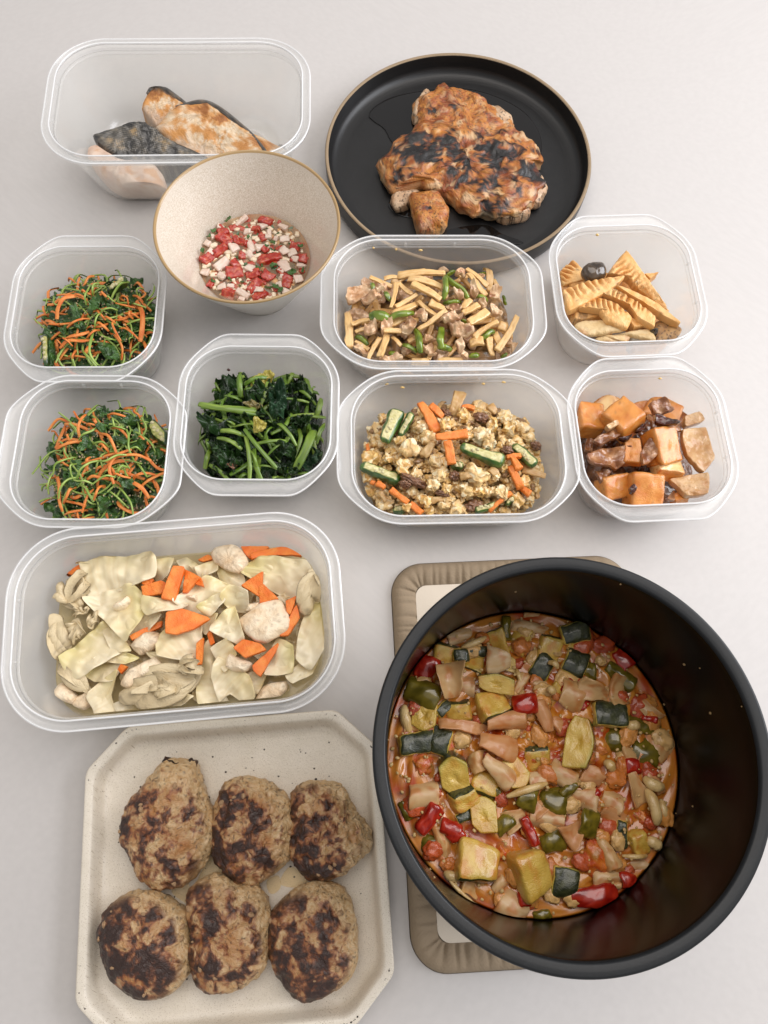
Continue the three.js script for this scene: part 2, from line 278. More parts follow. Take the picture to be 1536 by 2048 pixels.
const L_stew = [
['z',50.7,64.2,-60.5,86.5,-61,12.5],
['z',49.7,62.2,-44.2,82.7,-46.1,15.8],
['z',44.8,46,-45.3,62,-41.5,15.2],
['z',44.8,25.6,-38,40.6,-38.8,17.7],
['z',47.7,41.4,-5.7,58.3,-9.6,25.1],
['z',50.7,48.5,11.1,63.5,4.6,13.3],
['z',46.7,61.2,19.1,77.2,16.8,21.8],
['z',50.7,52.2,38,76,46.9,20.8],
['z',50.7,84.1,45.8,105.5,44,25],
['z',44.8,93.8,-19,109.5,-19.8,16.8],
['z',50.7,128.2,-41.7,127.3,-12.6,17.5],
['z',44.8,107.7,-59.7,116.4,-52.4,15.2],
['z',44.8,84.3,-87.4,97.5,-86.6,18.5],
['z',46.7,100.3,-83.1,115,-84,20.1],
['z',44.8,69.5,-87.4,82.7,-89,15.2],
['z',44.8,54.3,-71.1,68.1,-71.9,11.8],
['z',44.8,79.7,-3.4,93.7,-8.6,18.5],
['z',44.8,61.1,-0.9,78.2,-0.4,16.8],
['z',47.7,153.2,26.7,164.6,24.7,14.2],
['z',44.8,35.4,-74.8,53.3,-79.1,16.8],
['z',45.8,117.8,-87.6,135,-86.1,9.2],
['z',44.8,77.8,-74,87.6,-73,10.1],
['z',44.8,135.3,-87.9,141.9,-89.1,10.1],
['Z',48.7,115.6,-95.1,133.6,-92.9,13.4],
['Z',46.7,117.3,-76,131.9,-75.2,16.8],
['Z',44.8,98.2,-73.6,110.3,-71.1,16.8],
['Z',48.7,134.3,-44.5,155,-46.4,15],
['Z',46.7,36.2,-23.2,47.9,-25.4,16.8],
['Z',47.7,107.6,51.6,122.5,47.5,16.7],
['Z',46.7,16.9,-19.2,37.8,-24.8,12.6],
['Z',44.8,146.7,23.1,152.1,21.4,16.8],
['Z',44.8,55.7,-79.2,69.6,-80,7.6],
['Z',44.8,52.4,20.4,60.6,14.2,6.7],
['Z',44.8,40.4,-45,46.1,-42.2,11.8],
['Z',46.7,51.4,-80.3,54,-72.4,10.1],
['g',49.7,19.2,-51.1,40.6,-52.3,15.8],
['g',46.7,143.2,-74.3,161.3,-64.1,10.1],
['g',49.7,87.3,4.8,99.5,4.1,15],
['g',47.7,101.5,5.5,117.5,6.1,15.9],
['g',50.7,124.1,17.6,135.4,17,15.8],
['g',46.7,102.1,29.5,115,27.4,13.4],
['g',47.7,76.3,25.2,84.6,15,9.2],
['g',44.8,158.5,-28.6,174,-23.4,16.8],
['g',44.8,142,-30.7,152.3,-31.2,16.8],
['g',44.8,19.2,11.5,26.5,21,5.4],
['g',44.8,31.5,33.4,43.6,34.1,11.8],
['g',44.8,72,2.8,78.2,2.5,10.1],
['g',44.8,156,-42.2,176.4,-37.2,10.1],
['g',49.7,113.3,2,123.4,-4.4,5.8],
['g',47.7,81,-103.3,80.5,-86.7,6.7],
['g',44.8,97.6,69.8,107.2,67.3,5.7],
['g',46.7,129.3,-71.9,137.4,-70.7,13.4],
['o',52.6,46.2,-69.5,45.1,-49.9,13.6],
['o',52.6,69.3,-72.4,83,-74,13.3],
['o',52.6,69.7,-34.5,92.4,-39.6,9.9],
['o',51.7,65.3,-26.1,88.6,-21.2,12.5],
['o',53.6,67.5,-14.4,85.9,-4.5,10.3],
['o',49.7,41.9,-35.5,69.4,-30.9,6.7],
['o',51.7,102.9,-51.7,105.8,-33.6,9.1],
['o',51.7,114.8,-54.7,129.1,-55.5,16.6],
['o',49.7,125,-60.2,145.6,-56.7,10],
['o',46.7,145.1,-61.6,157.9,-59.2,15.1],
['o',49.7,24.9,7.5,40.8,4.5,15],
['o',49.7,105.9,-9.2,122,-7.2,12.5],
['o',48.7,127,-11.8,139.1,-5.9,9.7],
['o',48.7,120.3,5.9,134.9,3.7,11.7],
['o',48.7,95.8,17.1,114.7,17.5,11.7],
['o',46.7,81,21.6,91.7,13.2,10.1],
['o',48.7,115.3,27.3,126.1,18.3,10.9],
['o',46.7,139.5,0.6,150,5.8,15.1],
['o',47.7,155.2,-11.9,162,5.1,9.2],
['o',46.7,137.5,10.7,151,15.7,10.1],
['o',46.7,43,-89.6,58.5,-92.2,10.1],
['o',46.7,85.6,-97.1,109.5,-96.8,6.7],
['o',44.8,92.6,-106.2,109.3,-106.4,3.7],
['o',47.7,109.1,-39.3,116.2,-38.2,8.4],
['o',47.7,79.5,57.8,92.7,68.9,13.4],
['o',45.8,132,45.9,156.1,41.9,8.4],
['o',48.7,94.5,-7.1,105.2,-4.8,7.5],
['o',50.7,59.4,-16.9,65.7,-8.5,10],
['o',46.7,40.9,24.4,48.2,42,8.4],
['o',45.8,56,53.9,67.9,54.6,10.1],
['o',45.8,170.8,-27.7,184.3,-29.9,11.8],
['o',47.7,167.8,-15.6,171.5,-1.2,10],
['o',46.7,163.9,-51.7,176.2,-44.7,6.7],
['o',51.7,134.8,26,143.9,39.9,7.5],
['o',44.8,87.4,38.7,84.4,51.2,6.7],
['o',46.7,140.5,50,147.2,49,4],
['o',44.8,153.7,36.6,164.1,38.8,10.1],
['o',46.7,96.2,11.5,108.5,9.4,8.4],
['o',46.7,153.2,-28.2,157.4,-19.4,6.7],
['o',45.8,51.9,-61.2,61.6,-58.6,13.4],
['o',49.7,86.7,-54.9,93.1,-66.2,5],
['o',45.8,100.3,-64,106.7,-58,8.4],
['o',46.7,73.7,55.5,81.1,49.8,5.9],
['o',44.8,22.5,-34.7,25.2,-28.8,8.4],
['r',52.6,85.3,-45.3,98.8,-52.2,12.4],
['r',47.7,115.9,-61.5,131.6,-49.8,10],
['r',48.7,30.3,26.3,42.7,12.9,10.9],
['r',48.7,42.9,21.4,55.1,26.3,8.4],
['r',48.7,48.5,31.5,55,22.8,10],
['r',49.7,91.1,15.2,98.5,30.9,6.7],
['r',48.7,118.9,62.9,147,55.4,12.5],
['r',46.7,148.7,48.9,157.8,45.8,8.4],
['r',46.7,149.3,-84.3,160.3,-75.2,10.1],
['r',47.7,23.5,-63.3,35.2,-74.4,12.6],
['r',46.7,152.6,-16.2,161.9,-15.2,9.2],
['r',48.7,132.7,0.9,137.3,2.1,6.7],
['r',47.7,89,54.6,94.9,62.3,7.5],
['r',47.7,163.2,-44.7,174.2,-43,4],
['r',44.8,36,-57.3,29.5,-59.3,6.7],
['t',48.7,125.5,37.7,142.1,32.8,21.7],
['t',45.8,41.8,-22.1,52.8,-21.2,10.1],
['t',45.8,25.1,-9.2,39,-13,15.1],
['t',52.6,121.6,-20.3,133.9,-18,9.9],
['t',44.8,112.6,-20,120.3,-16,8.4],
['t',44.8,151.9,11.5,157.8,15.4,10.1],
['t',45.8,159,15.3,166.9,10.6,15.1],
['t',46.7,89.6,-66.4,93.6,-58.7,8.4],
['t',44.8,140.1,-84.1,148.2,-82.9,11.8],
['t',44.8,109.6,-25.9,115.8,-24.7,10.1],
['t',46.7,75,35.1,85.5,37.3,11.7],
['t',45.8,121.2,3,132.1,-0.4,6.7],
['t',44.8,100.1,-29.9,93.9,-34.1,10.1],
['t',44.8,64.9,-65.3,58.4,-66.5,5.1],
['t',46.7,133.6,-53.1,132.2,-59.3,4.2],
['m',49.7,163.8,-11.6,173.3,-4.2,8.7],
['m',49.7,164.9,-3.7,168.3,16,8.7],
['m',46.7,173.3,1.7,175.5,13.7,6],
['m',50.7,52.6,-81.4,68.7,-87.2,4.7],
['m',48.7,48.3,52.6,65.4,63,3.3],
['m',50.7,81.8,6.5,104.8,-4.8,5.3],
['m',47.7,148.4,33.6,163.4,32.8,3.7],
['m',45.8,18.1,-43.6,24.3,-28.7,8.1],
['m',46.7,162.8,23.5,169.9,30.1,8.4],
['m',46.7,140.1,-17,144.6,-12.8,7.5],
['m',47.7,154.8,-36.5,162.1,-39.2,7.5],
['m',46.7,46.8,46.2,55.1,51.1,7],
['m',52.6,107,-74.6,111.7,-70.1,4.6],
['m',52.6,105.2,-57.2,109.1,-55.8,5.8],
['m',47.7,87,-69.3,91.8,-56.9,4.2],
['W',170.1,105,-69.2,2],
['W',172.8,118.6,-65.4,1.1],
['W',178.3,49.2,-53.1,1.9],
['W',182.4,105,-43.8,2],
['W',182.6,71,4.4,1.5],
['W',180.9,49.5,9,1.1],
['W',37.6,54.9,45.8,1.9],
['W',36.5,96.4,45.6,1.8],
['W',77,105.2,-104.7,1.7],
['W',126.7,141,-107.1,1.2],
['W',9.9,141,-18.6,1],
['W',184.3,141,-44.6,0.9],
];
const L_cabbage = [
['c',30.8,-205.7,-134.4,-167.1,-141.1,-151.2,-130.3,-150.2,-118.2,-163.9,-111.8,-189,-104.8,-198.2,-125],
['c',32.4,-190.3,-102,-163.3,-110.7,-152.6,-101.9,-153.7,-89.4,-159.9,-76.1,-171.3,-85.3,-183.5,-93.9],
['c',31.6,-198.6,-63.5,-187.7,-73.9,-177.7,-85.9,-160.5,-73.9,-165.3,-66.1,-185.2,-51.7,-193.1,-54.2],
['c',34.8,-139.6,-76.1,-134.3,-85.5,-114.9,-88.1,-113.3,-70.1,-119.4,-65.3,-136.1,-67.3],
['c',27.7,-93.3,-127.3,-78.5,-136.3,-49.9,-135.6,-50,-118.5,-55.5,-110.2,-76.6,-118.6],
['c',31.2,-49.1,-94.2,-43.9,-105.4,-30.2,-107.8,-28.8,-89.2,-40.6,-66.6,-50.2,-72.8],
['c',29.5,-101.9,-55.2,-99.7,-67.2,-80.5,-57.9,-75.5,-46.4,-80.1,-41.1,-91.2,-47,-96.6,-42.3],
['c',31.7,-131.5,-103.3,-115.2,-120.1,-98.2,-114.7,-101.3,-108.2,-112.1,-96.6,-124.7,-99],
['c',34.8,-116.4,-98.8,-105.4,-108.8,-100.3,-104.4,-108.2,-94.7],
['c',29,-109.1,-129.2,-92.9,-125.3,-90.4,-117.4,-99.3,-113.7,-106.3,-119.7],
['c',29,-137.8,-132.4,-131.9,-135.2,-119.8,-127,-120.5,-120.4,-132.2,-126.2],
['c',27.8,-68.9,-60.2,-65,-81.6,-54,-77.6,-53.3,-62.6],
['c',27.8,-113.5,-66.7,-106,-79.2,-101.9,-58.4,-93,-41.2,-110,-40.3],
['c',26,-179,-39.5,-173.1,-48.6,-162.2,-55.2,-165.9,-41.7,-162.7,-31.7,-172.7,-29.7],
['c',24.2,-162.5,-36.2,-142.5,-41.7,-141.3,-34.5,-158.6,-30.6],
['c',33.7,-105.6,-84.3,-103.5,-92.1,-93.8,-100.4,-85.6,-82.4,-88.1,-77.7],
['c',29.3,-169.6,-69.3,-152.4,-65.7,-159.1,-60.9,-177.5,-62.8],
['c',23.3,-55.9,-61.5,-35.9,-77.9,-36.5,-65.7,-50.8,-55.9],
['c',35.8,-152.1,-104.3,-125.5,-100.4,-128.2,-97.9,-147.1,-92.2,-152.4,-96.5],
['c',28.1,-151.9,-130.2,-140.6,-133.3,-140.9,-119.5,-149.2,-117.4],
['c',27.4,-123.3,-127.2,-111.5,-133.6,-109,-126.4,-119.3,-120.9],
['c',27.5,-184,-53.7,-176.4,-61.6,-162.7,-60.9,-165.4,-50.4,-177.3,-49.7],
['c',31,-127.3,-94.3,-104.5,-95.7,-110.5,-83,-115.6,-87.3],
['c',33.5,-97.8,-114.3,-85.8,-110.3,-86.1,-99.3,-96.9,-100.2,-102.2,-106.2],
['c',30.5,-104.7,-72.8,-94.9,-79.4,-89.3,-70.7,-95.6,-59.9],
['c',30.4,-180.1,-88.3,-172,-85.7,-162.9,-77,-157.2,-69.8,-169.2,-69.1],
['c',27.6,-145.8,-69.4,-115.1,-66.6,-117.1,-59,-135.5,-60.9],
['c',25.4,-81.3,-59.8,-69.4,-62,-74,-48.4,-78.8,-51.1],
['c',24.3,-143.3,-47.5,-128,-45.5,-114.1,-43.3,-123.7,-36.9,-140.3,-37.4],
['c',28.8,-165,-95.7,-141.6,-93.9,-147.6,-82.8,-159.2,-79],
['k',27,-217.3,-127.4,-204,-128.2,-196.4,-121.3,-203.5,-116.8,-210.9,-118.8],
['k',26.3,-95.4,-144,-81.5,-148.5,-76.4,-145.1,-88.1,-135.3,-92.5,-139.2],
['k',28,-88.2,-138.9,-68.2,-145.4,-51.4,-144.4,-51.9,-141.1,-77,-137.9,-86.9,-134.1],
['k',27.3,-123.3,-132.9,-116.7,-136.9,-111.6,-134.4,-119.2,-131.7],
['k',38.2,-140.5,-102.8,-136.1,-125.1,-128.4,-124.8,-131.3,-101.8],
['k',33.9,-156.5,-119.5,-148.2,-116,-150.6,-111.1,-155.4,-112.4],
['k',36.3,-155.2,-110.2,-142.8,-114.9,-137.9,-112.8,-141.5,-106.3,-152.7,-104.1],
['k',34.1,-130.1,-125,-117.7,-119.3,-114.5,-112.4,-128.3,-117.1],
['k',36.4,-128,-107.9,-127.7,-116.6,-117.2,-118.8,-124.9,-108.1],
['k',39.8,-133.7,-80.1,-135.4,-93.6,-125.6,-96.9,-106.9,-92.2,-116.3,-84.1,-126.2,-79.7],
['k',34.8,-90.8,-115.2,-77.2,-125.5,-76.9,-115.2,-78.5,-108.8],
['k',33.8,-79.4,-115.3,-76.5,-117.4,-65.5,-108.3,-77.4,-104.4],
['k',33,-60.9,-107.1,-53.5,-111,-56.9,-98,-59.4,-99.4],
['k',33,-58.8,-93.3,-53.8,-106,-50.7,-96.8,-57.1,-84.2,-63.2,-83.8],
['k',37.1,-90.9,-74,-84.9,-80.1,-74.1,-78,-69.2,-73.8,-82,-67.9],
['k',33.3,-77.6,-64.2,-62.8,-80.8,-63.1,-76.2,-71.7,-57.2,-76.5,-60.6],
['k',37.6,-114.5,-75.6,-110.2,-79.6,-108.7,-62.6,-112.3,-61.6],
['k',33,-162.6,-57.2,-160.9,-60.2,-156.2,-59,-159.9,-54.4],
['k',31.8,-158.2,-78.6,-140.3,-90.3,-139.6,-85.7,-156.2,-75.6],
['k',32.8,-109.3,-82.7,-106.6,-85.2,-103.3,-77,-106.1,-75.3],
['f',33.1,-115,-139.1,-101.6,-145.2,-94.1,-142,-87.6,-132.6,-93.7,-125,-106.6,-128.3],
['f',36.8,-90.6,-90.7,-72.7,-107.4,-63.4,-106.1,-56.9,-94.2,-58.5,-86.5,-69.7,-78.3,-78.8,-79.3],
['f',34.8,-157.2,-72.8,-148.8,-81.6,-139.7,-81.4,-138.7,-74.6,-149.5,-67.3],
['f',36.8,-159.8,-47.4,-154.8,-57.1,-139.8,-65.6,-134.2,-58.3,-146.5,-51.8,-153.6,-45.6],
['f',34.8,-94.5,-63.8,-92.5,-71.3,-77.6,-66.2,-80.1,-61.6,-88.9,-60.4],
['f',29,-74.5,-43.6,-71,-52.6,-57.2,-57,-55.9,-52,-61.3,-45.8],
['f',27.5,-202.8,-42.4,-197.9,-47.8,-187.5,-40.3,-191,-35,-200.5,-38.1],
['f',25.8,-193.2,-35.8,-182.7,-43.7,-179,-35.1,-185.1,-31.9],
['f',36.3,-172.8,-96.7,-164,-103.5,-161.3,-100.5,-164.3,-95.7,-170.2,-94.6],
['f',36.7,-126,-105.6,-119.3,-106.8,-119.6,-102.9,-124.2,-103.4],
['f',32.3,-85.3,-104.3,-77.8,-106.3,-78.7,-100,-86.3,-99.5],
['h',29.9,-210.8,-111.7,-195,-119,-190.5,-106.5,-193.8,-95.3,-200.8,-91.8,-211.1,-97.4],
['h',30.7,-215.2,-92.3,-205,-91.4,-197.4,-67.4,-200.7,-61.2,-209.8,-72.7],
['h',32,-200.8,-83.7,-193.7,-90.2,-187.7,-78.3,-193.3,-72],
['h',28.9,-201.6,-58.5,-185.9,-50.5,-173.7,-40.9,-179.4,-39.2,-198.3,-52.7],
['h',33.4,-158.8,-39.9,-146.8,-47.8,-133.5,-57.3,-114.7,-62.1,-105.4,-58.9,-113.7,-43.9,-139.9,-41],
['h',37.1,-128.7,-61.5,-114.4,-65.3,-107.5,-58.3,-123.4,-55.9],
['h',28.9,-49.6,-132.8,-38.6,-133.5,-36.6,-119,-46.6,-99.5,-50.4,-107.1],
['h',30.7,-188.5,-84.6,-182.6,-94.3,-183.2,-80.4],
['h',33.1,-197.1,-94.5,-188,-95,-188.7,-90.3,-194.7,-90],
['h',36.8,-139.6,-44.9,-131.5,-49.7,-119.8,-50.4,-120.2,-43.2,-133.2,-41.7],
];
const L_patty = [
['p',16.2,-133.7,0.7,-128.8,-4.8,-110.7,-4.6,-102.3,9.9,-91.5,33.1,-93.7,48.7,-104.1,64.4,-121.2,69.7,-134.3,64.8,-141.6,53.8,-150.3,41.5,-149.2,24.4,-142.5,13.4],
['p',16.2,-94.4,21.5,-90.4,7.9,-79.6,1.9,-62,5,-49.8,12.4,-43.9,22.7,-45.1,47.4,-59,60.8,-68.2,65,-81.1,60.7,-90.6,51.1,-94.5,37.2],
['p',16.2,-48.4,12.3,-42,4.6,-27.8,1.8,-14.6,6.4,-6.5,19.4,4.1,30.6,3.2,39.8,-12.4,55.9,-31.5,60,-43.6,48.6,-46.9,36],
['p',16.2,-154.8,92.8,-150.9,80.4,-138.8,71.2,-122.5,70.1,-110.7,75.9,-103.2,80.4,-98.1,98.2,-97.5,112.3,-109,124.5,-127.1,126.5,-141.7,118,-151,103.3],
['p',16.2,-104.9,68.2,-88.3,58.6,-72.6,62.8,-59.9,65.9,-53.4,81.5,-52.4,104.2,-62.4,116.4,-80.3,121.9,-89.7,121.2,-98,108.8,-101.4,88.8],
['p',16.2,-54.9,80.4,-44.6,67.5,-27.4,59.2,-10.5,63.3,-2.7,76.5,-0.1,95.6,-2,107.5,-14.5,118.6,-28.7,123.3,-41.1,117.6,-50.2,106.4,-54.9,93.6],
['j',16.2,-101.5,63,-93.5,50,-84.8,53.3,-78.2,61.8,-86.3,63.5,-99.5,67.9],
['j',16.2,-58.9,62.1,-52.3,59.2,-50.3,65.4,-54,69.3,-57.5,68.2],
['j',16.2,-116.8,71.3,-108,65.9,-102.4,76.7,-105.6,78.1],
['j',16.2,-45.9,53.8,-37.1,58.4,-33.8,64.5,-50.4,64.1],
['b',16.2,-132.2,-3.5,-128.2,-5.7,-122.1,-3.3,-110.8,-5.3,-108.7,-0.6,-123,0.1],
];
const L_chicken = [
['q',16.2,-9.4,-508.1,11.1,-533.1,24.4,-538.4,48,-538,68.4,-522.3,91.8,-534.7,115.1,-513,117.4,-500.6,111.5,-494,119.5,-476.1,109.5,-455.3,101.4,-444.8,82.1,-441.5,69.2,-444.5,58,-441.8,35.1,-458,13.7,-468.5,-7.1,-461,-22.3,-486.3,-17.1,-497.1],
['u',16.2,5.2,-554.5,9.9,-563.7,23.3,-573.6,30.7,-584.4,36.9,-576.9,61,-570.9,71.4,-559.4,90.1,-545.5,93.5,-532.7,68.5,-513.8,45,-520.6,17.8,-534.7,11.1,-534.2],
['l',16.2,5.3,-455.8,14,-460.5,31.8,-459.7,38.8,-440.4,34.4,-426.4,15.6,-420.3,12,-430.7],
['x',16.2,-10.1,-456.7,-5.6,-463.1,13.8,-466.5,4.8,-449.8,-4.8,-447.2],
['v',16.2,4.6,-547.8,9.8,-568.1,16.2,-578.7,19.9,-571.2,13.7,-555.1,11,-537.4],
['y',16.2,69.7,-559.3,79.9,-561.2,91.8,-545.6,90.1,-534.6,78.3,-535.9],
['y',16.2,103.3,-493.4,111.6,-496,120.3,-476.1,112.8,-457.5,103.1,-462.8],
['y',16.2,78.9,-447.2,93.4,-454.1,106.2,-451.1,101.4,-444.8,82.1,-441.5],
['i',16.2,-33.7,-551.6,-14.4,-573,33.2,-586.8,67.7,-584.9,102.1,-566.2,117.9,-536.7,110.1,-512.6,51.7,-521.1,-3.2,-517,-19.3,-537.3],
['i',16.2,37.5,-432.5,69.3,-440.6,85.3,-432,102.8,-425.4,85.4,-422.3,44,-425.2],
['i',16.2,-11.6,-454.6,-1.5,-445.4,14.6,-444.6,14.1,-458.5,-5.6,-463.1],
];
const L_fish = [
['a',28,-225.2,-525.7,-220.9,-537.5,-213.1,-543.9,-184.4,-528.8,-176.5,-522.5,-193.2,-516.7,-211.6,-510.9],
['b',28,-211.7,-506.4,-194.2,-523.5,-168.4,-527.7,-132.8,-507.8,-104,-497.7,-93.9,-491.8,-104.3,-483.4,-145.3,-481.5,-161.7,-476,-182,-486.5],
['s',28,-260.2,-490.6,-229.4,-502.8,-215.8,-504.3,-192.8,-490,-160.2,-477.2,-164.4,-470.4,-220.2,-467.4,-238,-471.5],
['e',28,-268.2,-473.6,-259.6,-487.3,-238,-471.5,-203.2,-467.6,-193.6,-449.1,-204.7,-433.7,-229.8,-443.4,-252.9,-459.7],
];
const L_stir = [
['b',20.2,-5.2,-380.6,19.3,-395.6,6],
['b',35.5,-0.1,-366.2,36.1,-367.1,5.8],
['b',41.7,8,-358.3,34,-351.5,5.2],
['b',45.3,10.8,-350.5,33.4,-338.1,5.7],
['b',41.4,30.9,-345.3,38.3,-342.7,4],
['b',42.8,24.6,-336.2,35.8,-330.9,5.7],
['b',42.2,-3.1,-328.6,-0.4,-353.4,3.4],
['b',41.4,1,-352.6,11.3,-342.4,3.2],
['b',41.2,-0.6,-331.7,15.2,-343.5,3.5],
['b',39.3,-2.2,-326.1,15.6,-336.4,5.2],
['b',40.8,15.5,-338.5,30.3,-325.7,3.2],
['b',43.5,17.6,-312.6,37.8,-329,3.9],
['b',40.4,-8,-311.4,4.9,-312.3,4],
['b',35.1,-18.3,-289.6,-10.4,-308.6,3.7],
['b',36.7,-9.4,-290.7,-5.3,-310.9,5.1],
['b',29,-35.7,-333.8,-32.8,-301.9,6.5],
['b',39.8,49.8,-333.8,54.9,-343.4,5.2],
['b',41.5,49.7,-328.9,62,-338.1,5.2],
['b',42.7,53.6,-319.3,68.4,-331.6,6.9],
['b',40.1,58,-311.5,75.4,-324.7,4],
['b',32.8,52.5,-375.1,69.6,-361.9,4.1],
['b',35.7,53.6,-369.8,67.2,-350.1,4.1],
['b',24.1,73.3,-393,74.2,-366.8,5.4],
['b',20.2,78.9,-381.4,85.2,-370.4,4.2],
['b',34.6,77,-302.8,92.1,-334,4.9],
['b',32.3,77.9,-326.9,84.5,-324.3,7],
['b',31.3,-10.7,-363.8,2.7,-365.6,3.5],
['b',32.7,-32.6,-319.2,-19.2,-326.2,3.5],
['b',32.3,-29,-313.7,-21.3,-317.2,3.5],
['b',38.7,-4.4,-317.2,8.3,-324.1,4.6],
['b',37.4,55.8,-307.1,66.2,-309.3,7],
['b',31.5,14,-291.6,27,-292.5,5.9],
['b',32.9,33.3,-294.2,51.4,-294.7,4.1],
['b',32.6,70,-315.5,73.4,-300.7,4.7],
['b',32.3,74.7,-320.6,80,-307.3,4.7],
['b',19.7,45.4,-387.8,52.6,-378.3,4.8],
['b',30.1,-28.6,-307.5,-17.7,-300.8,2.9],
['b',35.7,-2,-310.3,5.6,-301.9,2.9],
['b',33.1,-21.4,-361.8,-3.5,-355.1,3.5],
['b',32.6,31.6,-305.5,25.5,-294.7,4.1],
['b',35.1,10.6,-307,18.2,-310.5,4.1],
['g',43.7,34.2,-339.3,36.2,-360.3,4.6],
['g',43.1,36.3,-360.8,53.8,-342.6,4.4],
['g',41.9,-19.1,-323.2,-3.4,-321.3,8],
['g',43,-4.7,-320.4,13.2,-326.9,4.8],
['g',41,15.1,-314.1,20.4,-294.5,5.3],
['g',37.4,6.8,-302.4,17.3,-296.9,3],
['g',40.8,34.5,-317,35.6,-299.3,5.5],
['g',38.6,32.5,-301.9,42.9,-300.3,4.6],
['g',35.6,-19.7,-355.3,-17.8,-346,3.5],
['g',40.6,-8.5,-344.7,-4.2,-338,3.5],
['g',38.4,35.3,-339.9,48.5,-342.3,3.5],
['g',35.9,57.9,-347.8,68.6,-345.5,2.9],
['g',21.1,37,-383.6,44.5,-389.9,3],
['g',21.1,64.9,-379.7,70.3,-385.9,3.6],
['g',29.4,-28.9,-312.5,-19.3,-305.6,4.1],
['g',40.8,48.6,-324,55.1,-322.9,2.9],
['g',35.3,65.1,-313.5,74.2,-320.1,4.7],
['g',32.6,56.5,-299.7,63,-300.8,4.1],
['g',28.4,81.8,-356.2,84.5,-348.5,2.4],
['g',32.6,-2,-298.8,3.4,-296.2,4.7],
['g',24.8,81.2,-304.4,85.2,-307.7,2.4],
['p',30.7,-40.9,-341.6,-18.2,-354.2,12.9],
['p',40.1,-27.1,-336.8,-10.9,-340.3,5.8],
['p',35.9,-21,-311.9,-13.5,-318.4,10.5],
['p',41.8,7.5,-310,13.5,-320.9,9.2],
['p',43.5,13.3,-322.8,21.9,-319.6,5.7],
['p',44.4,31.5,-320.4,48.2,-323.1,6.9],
['p',41.5,37.8,-333.4,48.3,-332.6,6.9],
['p',42,40.9,-313.7,57.7,-313.3,9.2],
['p',39.1,44.1,-302.3,51.8,-301.3,5.2],
['p',39.1,56.1,-356.4,59.5,-345.7,5.2],
['p',34.2,70.1,-351.4,79.5,-352,11.7],
['p',36.6,72.5,-340.6,77.9,-328.7,7],
['p',19.2,9.3,-385.6,39.8,-390.3,6],
['p',35.3,44.3,-366.3,52.2,-371.6,7],
['p',38.4,-9.3,-312.6,-1.9,-319.1,5.8],
['p',26.6,-29.5,-300.6,-17.6,-299.8,7.1],
['p',30.9,-9.4,-291.9,7.4,-294.5,5.3],
['p',19.2,63.6,-389.4,70.6,-391.5,6],
['p',22.3,86.9,-320,92.3,-308.1,6],
['p',37,22,-309.6,31.2,-307.2,7],
['p',33.4,19.9,-302.7,30.6,-296,5.8],
['p',31.9,50.1,-299.6,55.4,-297,4.7],
['p',37,61.8,-344.2,67.2,-338.4,5.8],
['p',38.9,-15.7,-343.9,-8.8,-350.6,4.9],
['p',42.9,42.6,-346.5,49.3,-342.4,4.6],
];
